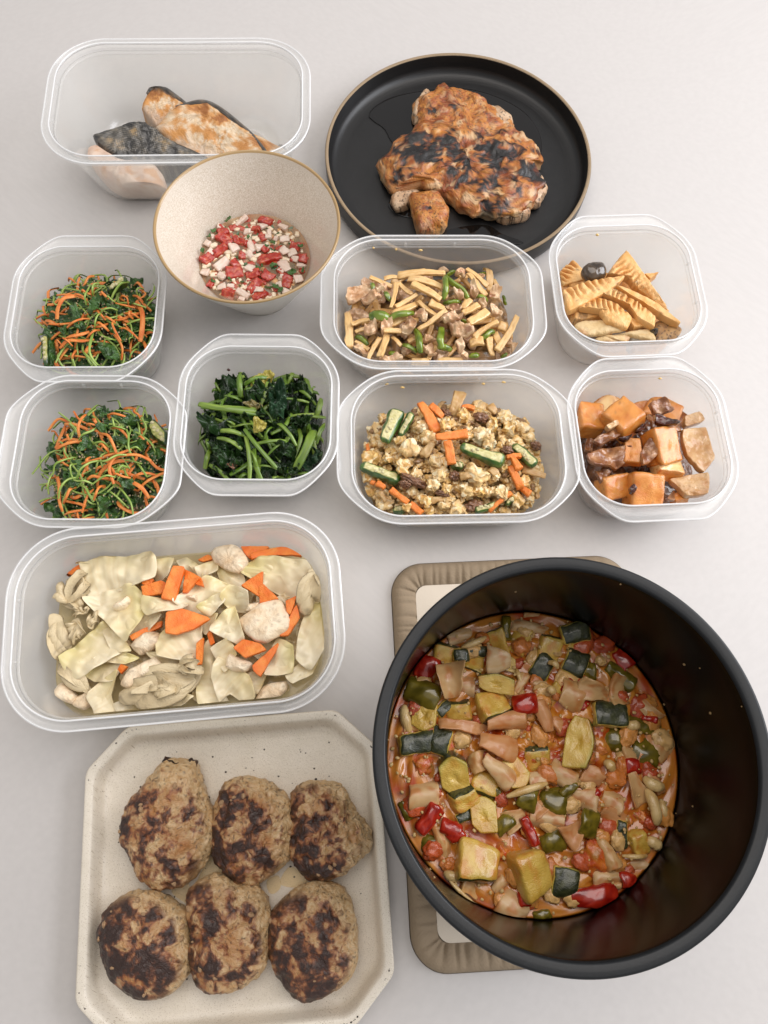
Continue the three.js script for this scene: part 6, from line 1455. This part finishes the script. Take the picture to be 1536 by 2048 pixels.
// ---- crumbled tofu with okra and carrot
{
  const W = 'in crumbled tofu container', t1 = C('#ecc67c'), t2 = C('#d09c52'), t3 = C('#f8e8c2');
  const curdCol = (sd) => (f, X, Y, Z) => { const e = fbm(X * 1.3 + sd, Y * 1.3, Z * 1.3, 4); return mix(mix(t2, t1, clamp(0.5 + 1.2 * e)), t3, 0.8 * smooth(0.0, 0.4, fbm(X * 0.9, sd, Z * 0.9, 3)) + (sd % 1 > 0.6 ? 0.2 : 0)); };
  const crumb = (k, sd, n) => blockGeo(k * 2 * R(0.85, 1.25), k * R(1.0, 1.5), k * 2 * R(0.7, 1.05), { n, round: 0.75, amp: Math.min(0.0026, k * 0.55), freq: 0.8 / k, taper: R(-0.3, 0.3), skew: R(-0.3, 0.3), twist: R(-0.4, 0.4), seed: sd, col: curdCol(sd) });
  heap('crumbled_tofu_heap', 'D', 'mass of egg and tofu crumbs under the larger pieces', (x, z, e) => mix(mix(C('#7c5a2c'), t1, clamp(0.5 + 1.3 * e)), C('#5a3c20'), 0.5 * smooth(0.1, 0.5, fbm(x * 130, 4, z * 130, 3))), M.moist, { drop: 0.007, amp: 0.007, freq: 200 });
  scatter('tofu_crumbs', 'D', 'fine yellow egg and tofu crumbs covering the heap', 1000, (i) => crumb(R(0.0009, 0.0032) , i * 1.77, 4), M.moist, { lift: -0.0015 });
  scatter('minced_meat_bits', 'D', 'tiny brown meat and onion bits among the tofu crumbs', 60, (i) => lumpGeo(R(0.002, 0.004), 0.0015, R(0.0014, 0.003), { detail: 3, amp: 0.6, seed: i, col: () => mix(C('#8a5f3c'), C('#b08a58'), rnd()) }), M.wet, { lift: 0.0 });
  for (const L of L_tofs) {
    const k = L[0], sd = R(0, 99);
    if (k === 'w') {
      const h = mm(L[1]), r = mm(L[4]) / 2, [x, z] = keepIn('D', mm(L[2]), mm(L[3]), h, r);
      piece('tofu_crumble', crumb(r * 0.86, sd, 12), M.moist, x, h - r * 0.3, z, [0, R(0, 6), 0], r > 0.0055 ? 'big craggy yellow tofu lump' : r > 0.0044 ? 'craggy yellow tofu lump' : 'small yellow tofu lump', 'tofu', W);
      continue;
    }
    const q = segment(L), [x, z] = keepIn('D', q.x, q.z, q.h, Math.min(q.len, q.w) * 0.5), rot = [R(-0.15, 0.15), q.turn, R(-0.12, 0.12)];
    if (k === 'k') piece('carrot_stick', blockGeo(q.len, 0.0036, q.w, { n: 6, round: 0.4, amp: 0.0008, freq: 90, taper: R(-0.15, 0.3), bend: q.len * R(0, 0.08), seed: sd, col: (f, X, Y, Z) => mix(C('#e2701c'), C('#ee933e'), clamp(0.5 + 0.8 * fbm(X * 1.5 + sd, Y, Z * 1.5, 3))) }), M.moist, x, q.h, z, rot, q.len > 0.03 ? 'long orange carrot stick' : 'short orange carrot stick', 'carrot', W);
    else if (k === 'q') {
      const g = blockGeo(q.len, 0.0075, q.w, { n: 9, round: 0.9, amp: 0.001, freq: 80, taper: R(0.05, 0.3), seed: sd, col: (f, X, Y, Z) => { const cut = Y > 0.5 && Math.abs(Z) < 0.62 && Math.abs(X) < 0.85; return cut ? mix(C('#dcd29a'), C('#bdb372'), clamp(0.5 + noise3(X * 5, Z * 5, sd))) : mix(C('#2f5220'), C('#5c7c34'), clamp(0.4 + 0.9 * noise3(X * 2, sd, Z * 6))); } });
      const m = piece('okra_slice', g, M.wet, x, q.h, z, rot, q.len > 0.034 ? 'long okra slice showing pale seeds' : 'short okra slice with pale face', 'okra', W);
      const rr = rng(Math.round(sd * 77)); for (let b = 0; b < 5; b++) { const o = meshOf('okra_seed', lumpGeo(0.0011, 0.0009, 0.0011, { detail: 3, amp: 0.1, col: () => C('#e2d7a6') }), M.moist, m); o.position.set((rr() - 0.5) * q.len * 0.6, 0.0036, (rr() - 0.5) * q.w * 0.4); }
    } else if (k === 'o') {
      const g = blockGeo(q.len, 0.0024, q.w, { n: 9, round: 0.8, taper: R(-0.35, 0.35), bend: q.len * R(0.02, 0.14), amp: 0.0008, seed: sd, col: (f, X, Y, Z) => mix(C('#d8b478'), C('#c8985a'), clamp(0.5 + 0.7 * noise3(X * 0.5, sd, Z * 6))) });
      piece('onion_slice', g, M.petal, x, q.h, z, rot, 'translucent yellow onion slice', 'onion', W);
    } else piece('meat_scrap', lumpGeo(q.len / 2, 0.003, q.w / 2, { detail: 9, amp: 0.6, seed: sd, oct: 5, col: (X, Y, Z, kk) => mix(C('#5e3624'), C('#9a6c48'), clamp(kk - 0.45)) }), M.wet, x, q.h - 0.001, z, rot, 'brown meat scrap', 'meat', W);
  }
}

// ---- grilled bamboo shoots
{
  const W = 'in bamboo shoot container', a1 = C('#e0a256'), a2 = C('#f0c484');
  const names = ['large bamboo shoot wedge with a ridged cut face, pointing up', 'long bamboo shoot quarter lying across the left of the heap', 'comb like bamboo shoot tip standing at the left wall', 'curved bamboo shoot slice with open chambers in the middle', 'ridged bamboo shoot slice just right of the middle', 'thin bamboo shoot spear sloping down to the right', 'pointed browned bamboo tip behind the large wedge', 'dark browned bamboo block under the others', 'small bamboo shoot sliver below the ridged slice', 'tiny browned bamboo end at the left wall'];
  scatter('bamboo_offcuts', 'E', 'bamboo and mushroom offcuts filling the bottom of the container', 26, (i) => blockGeo(R(0.02, 0.035), 0.006, R(0.008, 0.014), { n: 5, round: 0.5, taper: 0.2, amp: 0.001, seed: i, col: () => mix(a1, C('#c08a58'), (i % 4) / 4) }), M.moist, { lift: -0.009, reach: 0.85 });
  let n = 0;
  for (const L of L_shoot) {
    const q = outline(L), k = L[0], sd = R(0, 99); let far = 0; q.pts.forEach((p, i) => { if (Math.hypot(...p) > Math.hypot(...q.pts[far])) far = i; });
    const rad = Math.hypot(...q.pts[far]), dx = q.pts[far][0] / rad, dz = q.pts[far][1] / rad, [x0, z0] = keepIn('E', q.x, q.z, q.h, rad * 0.35);
    if (k === 'e') {
      const big = n === 0 || n === 3 || n === 2 || n === 4 || n === 1;
      const comb = (x, z) => { const l = x * dx + z * dz, c = -x * dz + z * dx, b = big ? smooth(-0.1, 0.35, (n === 1 ? -c : c) / rad + 0.1) : 0; return [b * Math.pow(0.5 + 0.5 * Math.sin(l * (n === 1 ? 1150 : 1500) + 2 * noise3(l * 100, c * 60, sd)), 2), l, c]; };
      const g = padGeo(q.pts, { T: 0.0085, flat: n !== 3, edge: 0.22, pow: 3, soft: 0.3, M: 150, K: 34, amp: 0.0008, freq: 120, seed: sd, warp: (x, z, s) => -0.0032 * comb(x, z)[0] * smooth(1.02, 0.85, s) + 0.08 * (x * dz - z * dx), col: (x, y, z, s) => { const [cb, l] = comb(x, z), e = fbm(x * 80 + sd, 2, z * 80, 4); return mix(mix(mix(a1, a2, clamp(0.5 + 0.9 * e)), C('#a8642c'), 0.55 * cb), C('#5a2e14'), 0.6 * smooth(0.38, 0.7, e + 0.1 * fbm(x * 300, 1, z * 300, 2) + (n === 7 ? 0.35 : 0))); } });
      const m = piece('bamboo_shoot_slice', g, M.moist, x0, q.h - 0.006, z0, null, names[n], 'bamboo shoot', W); m.userData.own = true;
      n++;
    } else if (k === 'f') {
      const g = padGeo(q.pts, { T: 0.0052, soft: 0.8, M: 80, K: 16, pow: 3, amp: 0.001, freq: 90, seed: sd, col: (x, y, z, s) => mix(mix(C('#dcc294'), C('#cda86c'), clamp(0.45 + fbm(x * 50 + sd, 1, z * 140, 3))), C('#b06c34'), 0.55 * smooth(0.1, 0.5, fbm(x * 60, sd, z * 60, 3)) * smooth(0.4, 1, s)) });
      piece('king_mushroom_slice', g, M.moist, x0, q.h - 0.003, z0, [R(-0.1, 0.1), 0, R(-0.1, 0.1)], 'pale cream mushroom slice', 'mushroom', W);
    } else {
      const cap = k === 'd', g = padGeo(q.pts, { T: cap ? 0.011 : 0.006, soft: 0.9, M: 70, K: 20, amp: 0.0005, freq: 110, seed: sd, col: (x, y, z, s) => cap ? mix(C('#54422f'), C('#2e231a'), clamp(0.5 + fbm(x * 90, y, z * 90 + sd, 3))) : k === 'g' ? C('#8a7c68') : mix(mix(C('#b48a54'), C('#8a6238'), clamp(0.5 + fbm(x * 90, y, z * 90, 3))), C('#3a2818'), 0.8 * smooth(0.25, 0.4, fbm(x * 260, 3, z * 260, 3)) + 0.5 * smooth(0.9, 1, s)) });
      const o = piece('mushroom_half', g, cap ? M.glossy : M.moist, x0, q.h - (cap ? 0.005 : 0.003), z0, null, cap ? 'dark glossy brown mushroom cap' : k === 'g' ? 'grey mushroom cap underside' : 'browned speckled mushroom cap', 'mushroom', W);
    }
  }
}

// ---- fried tofu and pork
{
  const W = 'in fried tofu container', s1 = C('#cc7322'), s2 = C('#e49c4a'), cut = C('#ecca8c'), burn = C('#70340f');
  heap('tofu_and_pork_base', 'F', 'brown pork and sauce under the tofu cubes', (x, z, e) => mix(C('#4a2414'), C('#8a5632'), clamp(0.5 + 1.2 * e)), M.glossy, { drop: 0.011, amp: 0.004 });
  for (const L of L_tofu) {
    const q = outline(L), k = L[0], sd = R(0, 99); let rad = 0; for (const p of q.pts) rad = Math.max(rad, Math.hypot(...p)); const [x, z] = keepIn('F', q.x, q.z, q.h, rad * 0.45);
    if (k === 't') {
      let area = 0, best = 0, turn = 0; q.pts.forEach((p, i) => { const r = q.pts[(i + 1) % q.pts.length], l = Math.hypot(r[0] - p[0], r[1] - p[1]); area += p[0] * r[1] - r[0] * p[1]; if (l > best) { best = l; turn = -Math.atan2(r[1] - p[1], r[0] - p[0]); } });
      const a = Math.sqrt(Math.abs(area) / 2) * 1.06, asp = clamp(best / (a * 1.15), 0.85, 1.25), pale = [R(0, 1) < 0.5 ? 2 : 4, Math.floor(R(0, 6))], tl = [R(0.12, 0.42), turn, R(-0.3, 0.3)];
      const g = blockGeo(a * asp, a * 0.8, a / asp, { n: 12, round: 0.2, amp: 0.0011, freq: 60, taper: R(-0.07, 0.07), skew: R(-0.08, 0.08), seed: sd, col: (f, X, Y, Z) => { const e = fbm(X * 1.3 + sd, Y * 1.3, Z * 1.3, 4), isPale = pale.includes(f) && sd > 55, edge = smooth(0.72, 1, Math.max(...[X, Y, Z].map(Math.abs).sort((m, n) => m - n).slice(0, 2))); return mix(mix(isPale ? mix(cut, s2, clamp(0.2 + 0.8 * e)) : mix(s1, s2, clamp(0.55 + 0.9 * e)), s1, (isPale ? 0.5 : 0) * edge), burn, 0.55 * smooth(0.3, 0.7, e) + 0.22 * edge); } });
      piece('fried_tofu_cube', g, M.wet, x, q.h - a * 0.22, z, tl, sd > 55 ? 'fried tofu cube with pale face' : 'golden brown fried tofu cube', 'tofu', W);
    } else {
      const dark = k === 'd', fat = k === 'f', g = sheetGeo(q.pts, fat ? 0.006 : 0.004, { seed: sd, ruffle: fat ? 0.002 : 0.0055, freq: 45, curl: 0.12, slope: [R(-0.2, 0.2), R(-0.2, 0.2)], M: 90, K: 16, soft: 0.5, amp: 0.0008, afreq: 110, col: (X, y, Z, s) => { const e = fbm(X * 85 + sd, 1, Z * 85, 5); return dark ? mix(C('#2a0f0a'), C('#5a2618'), clamp(0.4 + e)) : fat ? mix(C('#b8824a'), C('#d2aa78'), clamp(0.5 + 1.0 * e)) : mix(mix(C('#7a4420'), C('#a8744a'), clamp(0.5 + 1.2 * e)), C('#c49a74'), 0.6 * smooth(0.2, 0.5, fbm(X * 60, sd, Z * 60, 3))); } });
      piece(rad < 0.007 && dark ? 'fermented_bean' : 'pork_piece', g, dark ? M.glossy : M.wet, x, q.h - 0.001, z, null, dark ? (rad < 0.007 ? 'small dark bean on a tofu cube' : 'dark glossy pork rind strip') : fat ? 'thick beige slice of fatty pork' : 'brown crumpled pork slice', dark && rad < 0.007 ? 'bean' : 'pork', W);
    }
  }
}

// ---- spinach
{
  const W = 'in spinach container', d1 = C('#142610'), d2 = C('#2c4a1c'), st1 = C('#668a22'), st2 = C('#a2ba50');
  heap('spinach_heap', 'S', 'dark matted spinach leaves under the stems', (x, z, e) => mix(C('#0b130a'), C('#20331a'), clamp(0.4 + 1.2 * e)), M.leaf, { drop: 0.0065, amp: 0.007 });
  scatter('spinach_scraps', 'S', 'loose dark spinach leaf shreds and stem ends', 60, (i) => i % 3 ? flatSheet(R(0.012, 0.024), R(0.008, 0.016), 0.0009, (x, y, z) => mix(d1, d2, clamp(0.5 + fbm(x * 120, i, z * 120, 3))), { seed: i, ruffle: 0.009, freq: 130, curl: 0.3, M: 44, K: 9 }) : strandGeo([[-0.011, 0, 0], [0, 0.002, 0.001], [0.011, 0, 0]], 0.0032, 0.0028, { seed: i, N: 8, col: () => mix(dim(st1, 0.6), st1, rnd()) }), M.leaf, { lift: -0.002 });
  scatter('thin_spinach_stalks', 'S', 'thin yellow green spinach stalk bits between the leaves', 34, (i) => strandGeo([[-0.012, 0, 0], [-0.003, 0.002, R(-0.004, 0.004)], [0.012, 0, 0]], R(0.0018, 0.004), 0.002, { seed: i, N: 10, S: 8, tip: 0.8, gutter: 0.2, col: (u, a) => mix(mix(st1, st2, (i % 5) / 5), C('#3b5a1c'), 0.5 * clamp(0.5 + noise3(i, a, u))) }), M.stem, { lift: 0.001 });
  for (const L of L_spin) {
    const k = L[0], sd = R(0, 99);
    if (k === 's') {
      const q = segment(L), [x, z] = keepIn('S', q.x, q.z, q.h, q.w * 0.5), v = q.len * R(-0.07, 0.07), pale = rnd();
      const g = strandGeo([[-q.len / 2, -0.001, 0], [-q.len / 6, 0.0015, v], [q.len / 6, 0.0015, v], [q.len / 2, -0.0015, 0]], q.w * 0.85, Math.min(q.w * 0.6, 0.005), { N: 20, S: 14, tip: 0.8, gutter: q.w > 0.006 ? 0.35 : 0.1, roll: R(-0.3, 0.3), grow: R(0.75, 1.25), seed: sd, col: (u, a) => mix(mix(st1, st2, clamp(pale * 0.7 + 0.45 * noise3(u * 2, a * 2.5, sd))), C('#3b5a1c'), 0.6 * clamp(0.5 + noise3(sd, Math.cos(a) * 2.6, u * 1.2))) });
      piece('spinach_stalk', g, M.stem, x, q.h, z, [0, q.turn, R(-0.06, 0.06)], q.w > 0.014 ? 'broad pale green spinach stalk' : q.len > 0.035 ? 'long green spinach stem' : 'short green spinach stem', 'spinach', W);
    } else {
      const q = outline(L), pal = { l: [d1, d2], m: [C('#18301c'), C('#35563a')], y: [C('#a89a3a'), C('#c2b45a')], b: [C('#6e6030'), C('#8f8048')], r: [C('#a07a5c'), C('#7a4a3a')] }[k]; let rad = 0; for (const p of q.pts) rad = Math.max(rad, Math.hypot(...p)); const [x, z] = keepIn('S', q.x, q.z, q.h, rad * 0.6);
      const g = sheetGeo(q.pts, 0.0012, { seed: sd, ruffle: k === 'l' || k === 'm' ? 0.013 : 0.004, freq: 85, curl: R(0, 0.35), slope: [R(-0.25, 0.25), R(-0.25, 0.25)], M: 110, K: 26, soft: 0.6, amp: 0.0022, afreq: 170, col: (X, y, Z, s) => mix(pal[0], pal[1], clamp(0.5 + 0.9 * fbm(X * 120 + sd, 3, Z * 120, 4))) });
      piece('spinach_leaf', g, k === 'y' || k === 'b' ? M.petal : M.leaf, x, q.h, z, null, { l: 'crumpled dark green spinach leaf', m: 'glossy blue green spinach leaf', y: 'yellow green spinach leaf base', b: 'wilted olive brown leaf', r: 'pinkish root end of a spinach stem' }[k], 'spinach', W);
    }
  }
}

// ---- the two carrot and pea sprout salads
function salad(key, list, W, fill) {
  const o1 = C('#d4671e'), o2 = C('#ec984a'), g1 = C('#789a30'), g2 = C('#b4cc6c'), d1 = C('#213c16'), d2 = C('#47702c');
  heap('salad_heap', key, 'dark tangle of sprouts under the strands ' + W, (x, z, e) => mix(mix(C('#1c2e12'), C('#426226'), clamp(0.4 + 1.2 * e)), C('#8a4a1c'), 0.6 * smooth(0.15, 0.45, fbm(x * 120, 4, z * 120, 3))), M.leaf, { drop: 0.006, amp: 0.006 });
  const strand = (len, w, t, sd, c1, c2, bendy, crumbs) => { const v = len * bendy; return strandGeo([[-len / 2, -0.0015, 0], [-len / 5, R(0.0005, 0.003), v * R(0.3, 1)], [len / 5, R(0.0005, 0.003), v * R(-0.2, 1)], [len / 2, -0.0015, 0]], w, t, { N: 14, S: 8, square: true, tip: 0.85, twist: R(-1.2, 1.2), seed: sd, col: (u, a) => mix(c1, c2, clamp(0.5 + 0.8 * noise3(u * 3, a, sd))) }); };
  scatter('sprout_tangle', key, 'fine green sprout stems and leaves woven through the salad ' + W, 170, (i) => i % 2 ? strand(R(0.018, 0.042), 0.0013, 0.0012, i, dim(g1, 0.75), g2, R(-0.6, 0.6)) : flatSheet(R(0.009, 0.019), R(0.005, 0.011), 0.0007, (x, y, z) => mix(d1, d2, clamp(0.5 + fbm(x * 160, i, z * 160, 2))), { seed: i, ruffle: 0.004, freq: 150, curl: 0.3, M: 28, K: 6 }), M.leaf, { lift: 0.0002 });
  scatter('carrot_shreds', key, 'fine orange carrot shreds woven through the salad ' + W, 44, (i) => strand(R(0.012, 0.03), R(0.0014, 0.0026), 0.0012, i + 0.5, o1, o2, R(-0.4, 0.4)), M.moist, { lift: 0.001 });
  scatter('sesame_crumbs', key, 'pale ground sesame clinging to the salad ' + W, 420, (i) => lumpGeo(R(0.0003, 0.0009), R(0.0003, 0.0006), R(0.0003, 0.0008), { detail: 1, amp: 0.3, seed: i, col: () => mix(C('#c9a878'), C('#e6d4b0'), rnd()) }), M.dry, { lift: 0.004 });
  for (const L of list) {
    const k = L[0], sd = R(0, 99);
    if (k === 'k' || k === 'g') {
      const q = segment(L), [x, z] = keepIn(key, q.x, q.z, q.h, q.w * 0.5), kk = k === 'k';
      const g = strand(q.len * 1.08, q.w * (kk ? 0.78 : 0.85), kk ? 0.0012 : q.w * 0.75, sd, kk ? o1 : g1, kk ? o2 : g2, R(-0.3, 0.3));
      if (kk) piece('carrot_strip', g, M.moist, x, q.h, z, [0, q.turn, R(-0.1, 0.1)], q.w > 0.0074 ? 'broad orange carrot strip' : q.len > 0.03 ? 'long orange carrot strip' : q.w > 0.0055 ? 'short orange carrot strip' : 'thin orange carrot shred', 'carrot', W);
      else piece('pea_sprout', g, M.stem, x, q.h, z, [0, q.turn, R(-0.1, 0.1)], q.len > 0.03 ? 'long light green sprout stem' : 'short light green sprout stem', 'pea sprout', W);
    } else if (k === 'd') {
      const q = outline(L); let rad = 0; for (const p of q.pts) rad = Math.max(rad, Math.hypot(...p)); const [x, z] = keepIn(key, q.x, q.z, q.h, rad * 0.6);
      piece('sprout_leaf', sheetGeo(q.pts, 0.001, { seed: sd, ruffle: 0.005, freq: 110, curl: 0.2, slope: [R(-0.3, 0.3), R(-0.3, 0.3)], M: 60, K: 14, soft: 0.6, amp: 0.001, afreq: 200, col: (X, y, Z) => mix(d1, d2, clamp(0.5 + fbm(X * 130 + sd, 1, Z * 130, 3))) }), M.leaf, x, q.h + 0.0005, z, null, rad > 0.012 ? 'large dark green leaf' : 'small dark green leaf', 'pea sprout', W);
    } else {
      const q = outline(L), g = padGeo(q.pts, { T: 0.008, soft: 0.4, M: 80, K: 16, pow: 3, amp: 0.0008, freq: 120, seed: sd, col: (X, y, Z, s) => s < 0.72 ? mix(C('#b9b26a'), C('#8f9448'), clamp(0.5 + noise3(X * 400, 1, Z * 400))) : mix(C('#1c3414'), C('#38551f'), clamp(0.5 + noise3(X * 200, 1, Z * 200))) });
      const m = piece('okra_piece', g, M.wet, q.x, q.h - 0.003, q.z, null, 'dark green okra half showing pale seeds', 'okra', W), rr = rng(Math.round(sd * 50));
      const ext = q.pts.reduce((a, p) => (Math.hypot(...p) > Math.hypot(...a) ? p : a));
      for (let b = 0; b < 5; b++) { const t = lerp(-0.6, 0.6, b / 4), o = meshOf('okra_seed', lumpGeo(0.0014, 0.001, 0.0014, { detail: 3, amp: 0.1, col: () => C('#dcd2a4') }), M.moist, m); o.position.set(ext[0] * t + (rr() - 0.5) * 0.002, 0.0075, ext[1] * t + (rr() - 0.5) * 0.002); }
    }
  }
}
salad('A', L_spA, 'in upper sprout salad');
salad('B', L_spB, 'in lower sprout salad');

// ---- salsa
{
  const W = 'in salsa bowl', c = [-0.1102, -0.3718], rB = 0.0424;
  const pos = [], idx = [], uv = [], col = [], N = 72, K = 30;
  for (let k = 0; k <= K; k++) for (let j = 0; j < N; j++) { const r = rB * k / K, a = j / N * T2, x = Math.cos(a) * r, z = Math.sin(a) * r, e = fbm(x * 110, 2, z * 110, 3); pos.push(x, 0.0342 + 0.0006 * e * (1 - smooth(0.88, 1, k / K)), z); uv.push(x / 0.03, z / 0.03); col.push(...mix(C('#fae6c4'), C('#f2c4a0'), clamp(0.45 + 1.1 * fbm(x * 60 + 4, 1, z * 60, 3)))); }
  for (let k = 0; k < K; k++) for (let j = 0; j < N; j++) { const A = k * N + j, B = k * N + (j + 1) % N; idx.push(A, B, A + N, B, B + N, A + N); }
  const s = meshOf('salsa_juice', geo(pos, idx, uv, col), phys({ vertexColors: true, roughness: 0.08, transmission: 0.8, thickness: 0, ior: 1.34 })); s.position.set(c[0], 0, c[1]);
  tag(s, 'pinkish tan salsa juice pooled in the speckled bowl', 'salsa', null, 'stuff');
  const bits = [];
  for (let i = 0; i < 620; i++) { const dp = rnd() * rnd(), a = R(0, T2), r = rB * (0.95 - 0.2 * dp) * Math.sqrt(rnd()), t = i % 4, k = R(0.0018, 0.0042), g = t === 3 ? flatSheet(k * 1.6, k * 0.8, 0.0005, () => C('#38551f'), { seed: i, ruffle: 0.001, M: 16, K: 3 }) : blockGeo(k * R(1, 1.8), k * 0.7, k, { n: 3, round: 0.5, amp: 0.0004, freq: 300, seed: i, col: () => t === 0 ? C('#b03a22') : mix(C('#f0e2c8'), C('#e6ceac'), rnd()) }); g.rotateY(R(0, 6)); g.rotateX(R(-0.4, 0.4)); g.translate(Math.cos(a) * r, 0.0344 - 0.009 * dp, Math.sin(a) * r); bits.push(g); }
  const b = meshOf('salsa_bits', mergeGeometries(bits), M.wet); b.position.set(c[0], 0, c[1]);
  tag(b, 'tiny chopped onion, tomato and herb bits in the salsa', 'scraps', null, 'stuff');
  for (const L of L_salsa) {
    const q = segment(L), sd = R(0, 99), k = L[0], dx = q.x - c[0], dz = q.z - c[1], l = Math.hypot(dx, dz), m = 0.0445 - q.w * 0.6 - 0.002, f = l > m ? m / l : 1, x = c[0] + dx * f, z = c[1] + dz * f, y = 0.0352, rot = [R(-0.35, 0.35), q.turn + R(-0.9, 0.9), R(-0.35, 0.35)];
    if (k === 'r') piece('tomato_dice', blockGeo(q.len * 0.86, Math.min(q.w, 0.0066), q.w * 0.84, { n: 8, round: 0.35, amp: 0.0012, freq: 130, taper: R(-0.2, 0.2), skew: R(-0.2, 0.2), seed: sd, col: (fc, X, Y, Z) => mix(mix(C('#960f06'), C('#be3216'), clamp(0.45 + 0.9 * fbm(X * 1.4 + sd, Y, Z * 1.4, 3))), C('#d88a5a'), 0.4 * smooth(0.3, 0.6, noise3(X * 1.5, sd, Z * 1.5))) }), M.wet, x, y - 0.0015, z, rot, q.len * q.w > 0.00022 ? 'large red tomato dice' : 'small red tomato dice', 'tomato', W);
    else if (k === 'o') piece('onion_dice', blockGeo(q.len, 0.0026, q.w, { n: 5, round: 0.4, amp: 0.0005, freq: 200, taper: R(-0.3, 0.3), skew: R(-0.3, 0.3), seed: sd, col: (fc, X, Y, Z) => mix(C('#f2e2d2'), C('#e8c8b4'), clamp(0.4 + 0.8 * noise3(X + sd, Y, Z * 3))) }), M.petal, x, y + 0.0002, z, rot, q.len > 1.7 * q.w ? 'oblong white onion dice' : 'squarish white onion dice', 'onion', W);
    else piece('herb_leaf_piece', flatSheet(q.len, q.w, 0.0006, () => C('#3d6422'), { seed: sd, ruffle: 0.002, freq: 200, curl: 0.3, M: 24, K: 5 }), M.leaf, x, y + 0.002, z, rot, 'chopped green herb piece', 'herb', W);
  }
}

{
  const [x1, z1] = boxAt('S', -0.52, -0.86), fleck = piece('herb_fleck', lumpGeo(0.0012, 0.0006, 0.001, { detail: 2, amp: 0.4, col: () => C('#4a1a16') }), M.wet, x1, 0.03, z1, [0.9, 0, 0], 'tiny dark red fleck on the bare wall', 'fleck', 'in spinach container');
  const drops = [['D', -0.66, -0.93, 0.047], ['D', -0.5, -0.9, 0.044], ['D', 0.3, -0.92, 0.046], ['D', 0.5, -0.93, 0.047], ['C', -0.6, -0.93, 0.046], ['C', -0.36, -0.92, 0.045], ['C', -0.1, -0.92, 0.044], ['E', -0.3, -0.92, 0.046], ['F', 0.3, -0.92, 0.045]];
  for (const [key, u, v, y] of drops) { const [x, z] = boxAt(key, u, v); piece('oil_droplet', lumpGeo(R(0.0008, 0.0016), 0.0007, R(0.0006, 0.001), { detail: 2, amp: 0.3, seed: y, col: () => C('#dcb870') }), M.glossy, x, y, z, [0.8, 0, 0], 'yellowish oil droplet on back wall', 'droplet', { D: 'in crumbled tofu container', C: 'in bamboo pepper container', E: 'in bamboo shoot container', F: 'in fried tofu container' }[key]); }
}
for (const p of pieces) if (p.where === 'in black pot' && p.o.name.indexOf('seed') < 0) { // nothing sticks through the pot
  p.o.updateWorldMatrix(true, false);
  const at = p.o.geometry.attributes.position, v = new THREE.Vector3(), inv = p.o.matrixWorld.clone().invert();
  for (let i = 0; i < at.count; i++) { v.fromBufferAttribute(at, i).applyMatrix4(p.o.matrixWorld); const dx = v.x - POT[0], dz = v.z - POT[1], l = Math.hypot(dx, dz), m = (v.y > 0.03 ? potWall(v.y) : lerp(0.078, potWall(0.03), smooth(0.0135, 0.03, v.y))) - 0.0007; if (l > m || v.y < 0.0135) { const f = Math.min(1, m / l); v.set(POT[0] + dx * f, Math.max(v.y, 0.0135), POT[1] + dz * f).applyMatrix4(inv); at.setXYZ(i, v.x, v.y, v.z); } }
}
for (const p of pieces) { const key = KEY_OF[p.where]; if (key) { confine(p.o, key); for (const c of p.o.children) confine(c, key); } }
// ---------------------------------------------------------------- labels: each piece is told apart by its look, then by where it lies
{
  const names = [['far left', 'far middle', 'far right'], ['left side', 'centre', 'right side'], ['near left', 'near middle', 'near right']], nth = ['leftmost', 'second from left', 'third from left', 'fourth from left', 'fifth from left', 'sixth from left', 'seventh from left', 'eighth from left'], groups = new Map();
  for (const p of pieces) { const k = p.where; if (!groups.has(k)) groups.set(k, []); groups.get(k).push(p); }
  for (const [where, list] of groups) {
    let x0 = 9, x1 = -9, z0 = 9, z1 = -9; for (const p of list) { x0 = Math.min(x0, p.x); x1 = Math.max(x1, p.x); z0 = Math.min(z0, p.z); z1 = Math.max(z1, p.z); }
    const all = new Map(), cells = new Map();
    for (const p of list) { const i = clamp(Math.floor((p.x - x0) / (x1 - x0 + 1e-6) * 3), 0, 2), j = clamp(Math.floor((p.z - z0) / (z1 - z0 + 1e-6) * 3), 0, 2); p.zone = names[j][i]; for (const [m, k] of [[all, p.desc], [cells, p.desc + p.zone]]) { if (!m.has(k)) m.set(k, []); m.get(k).push(p); } }
    for (const p of list) {
      const mates = all.get(p.desc), cell = cells.get(p.desc + p.zone).sort((a, b) => a.x - b.x), n = cell.indexOf(p);
      let label = p.desc + ' ' + where;
      if (mates.length > 1) label = p.desc + ' ' + where + (cell.length > 1 ? ', ' + (nth[n] ?? 'rightmost') + ' at ' : ', at ') + p.zone;
      for (const w of [' translucent', ' glossy', ' crumpled', ' pale', ' yellow', ' light', ' dark', ' orange', ' brown']) if (label.split(' ').length > 16) label = (' ' + label).replace(w, '').trim();
      tag(p.o, label, p.category, mates.length > 1 ? p.desc.split(' ').slice(-2).join(' ') + ' pieces ' + where : null);
    }
  }
}

renderer.render(scene, camera);
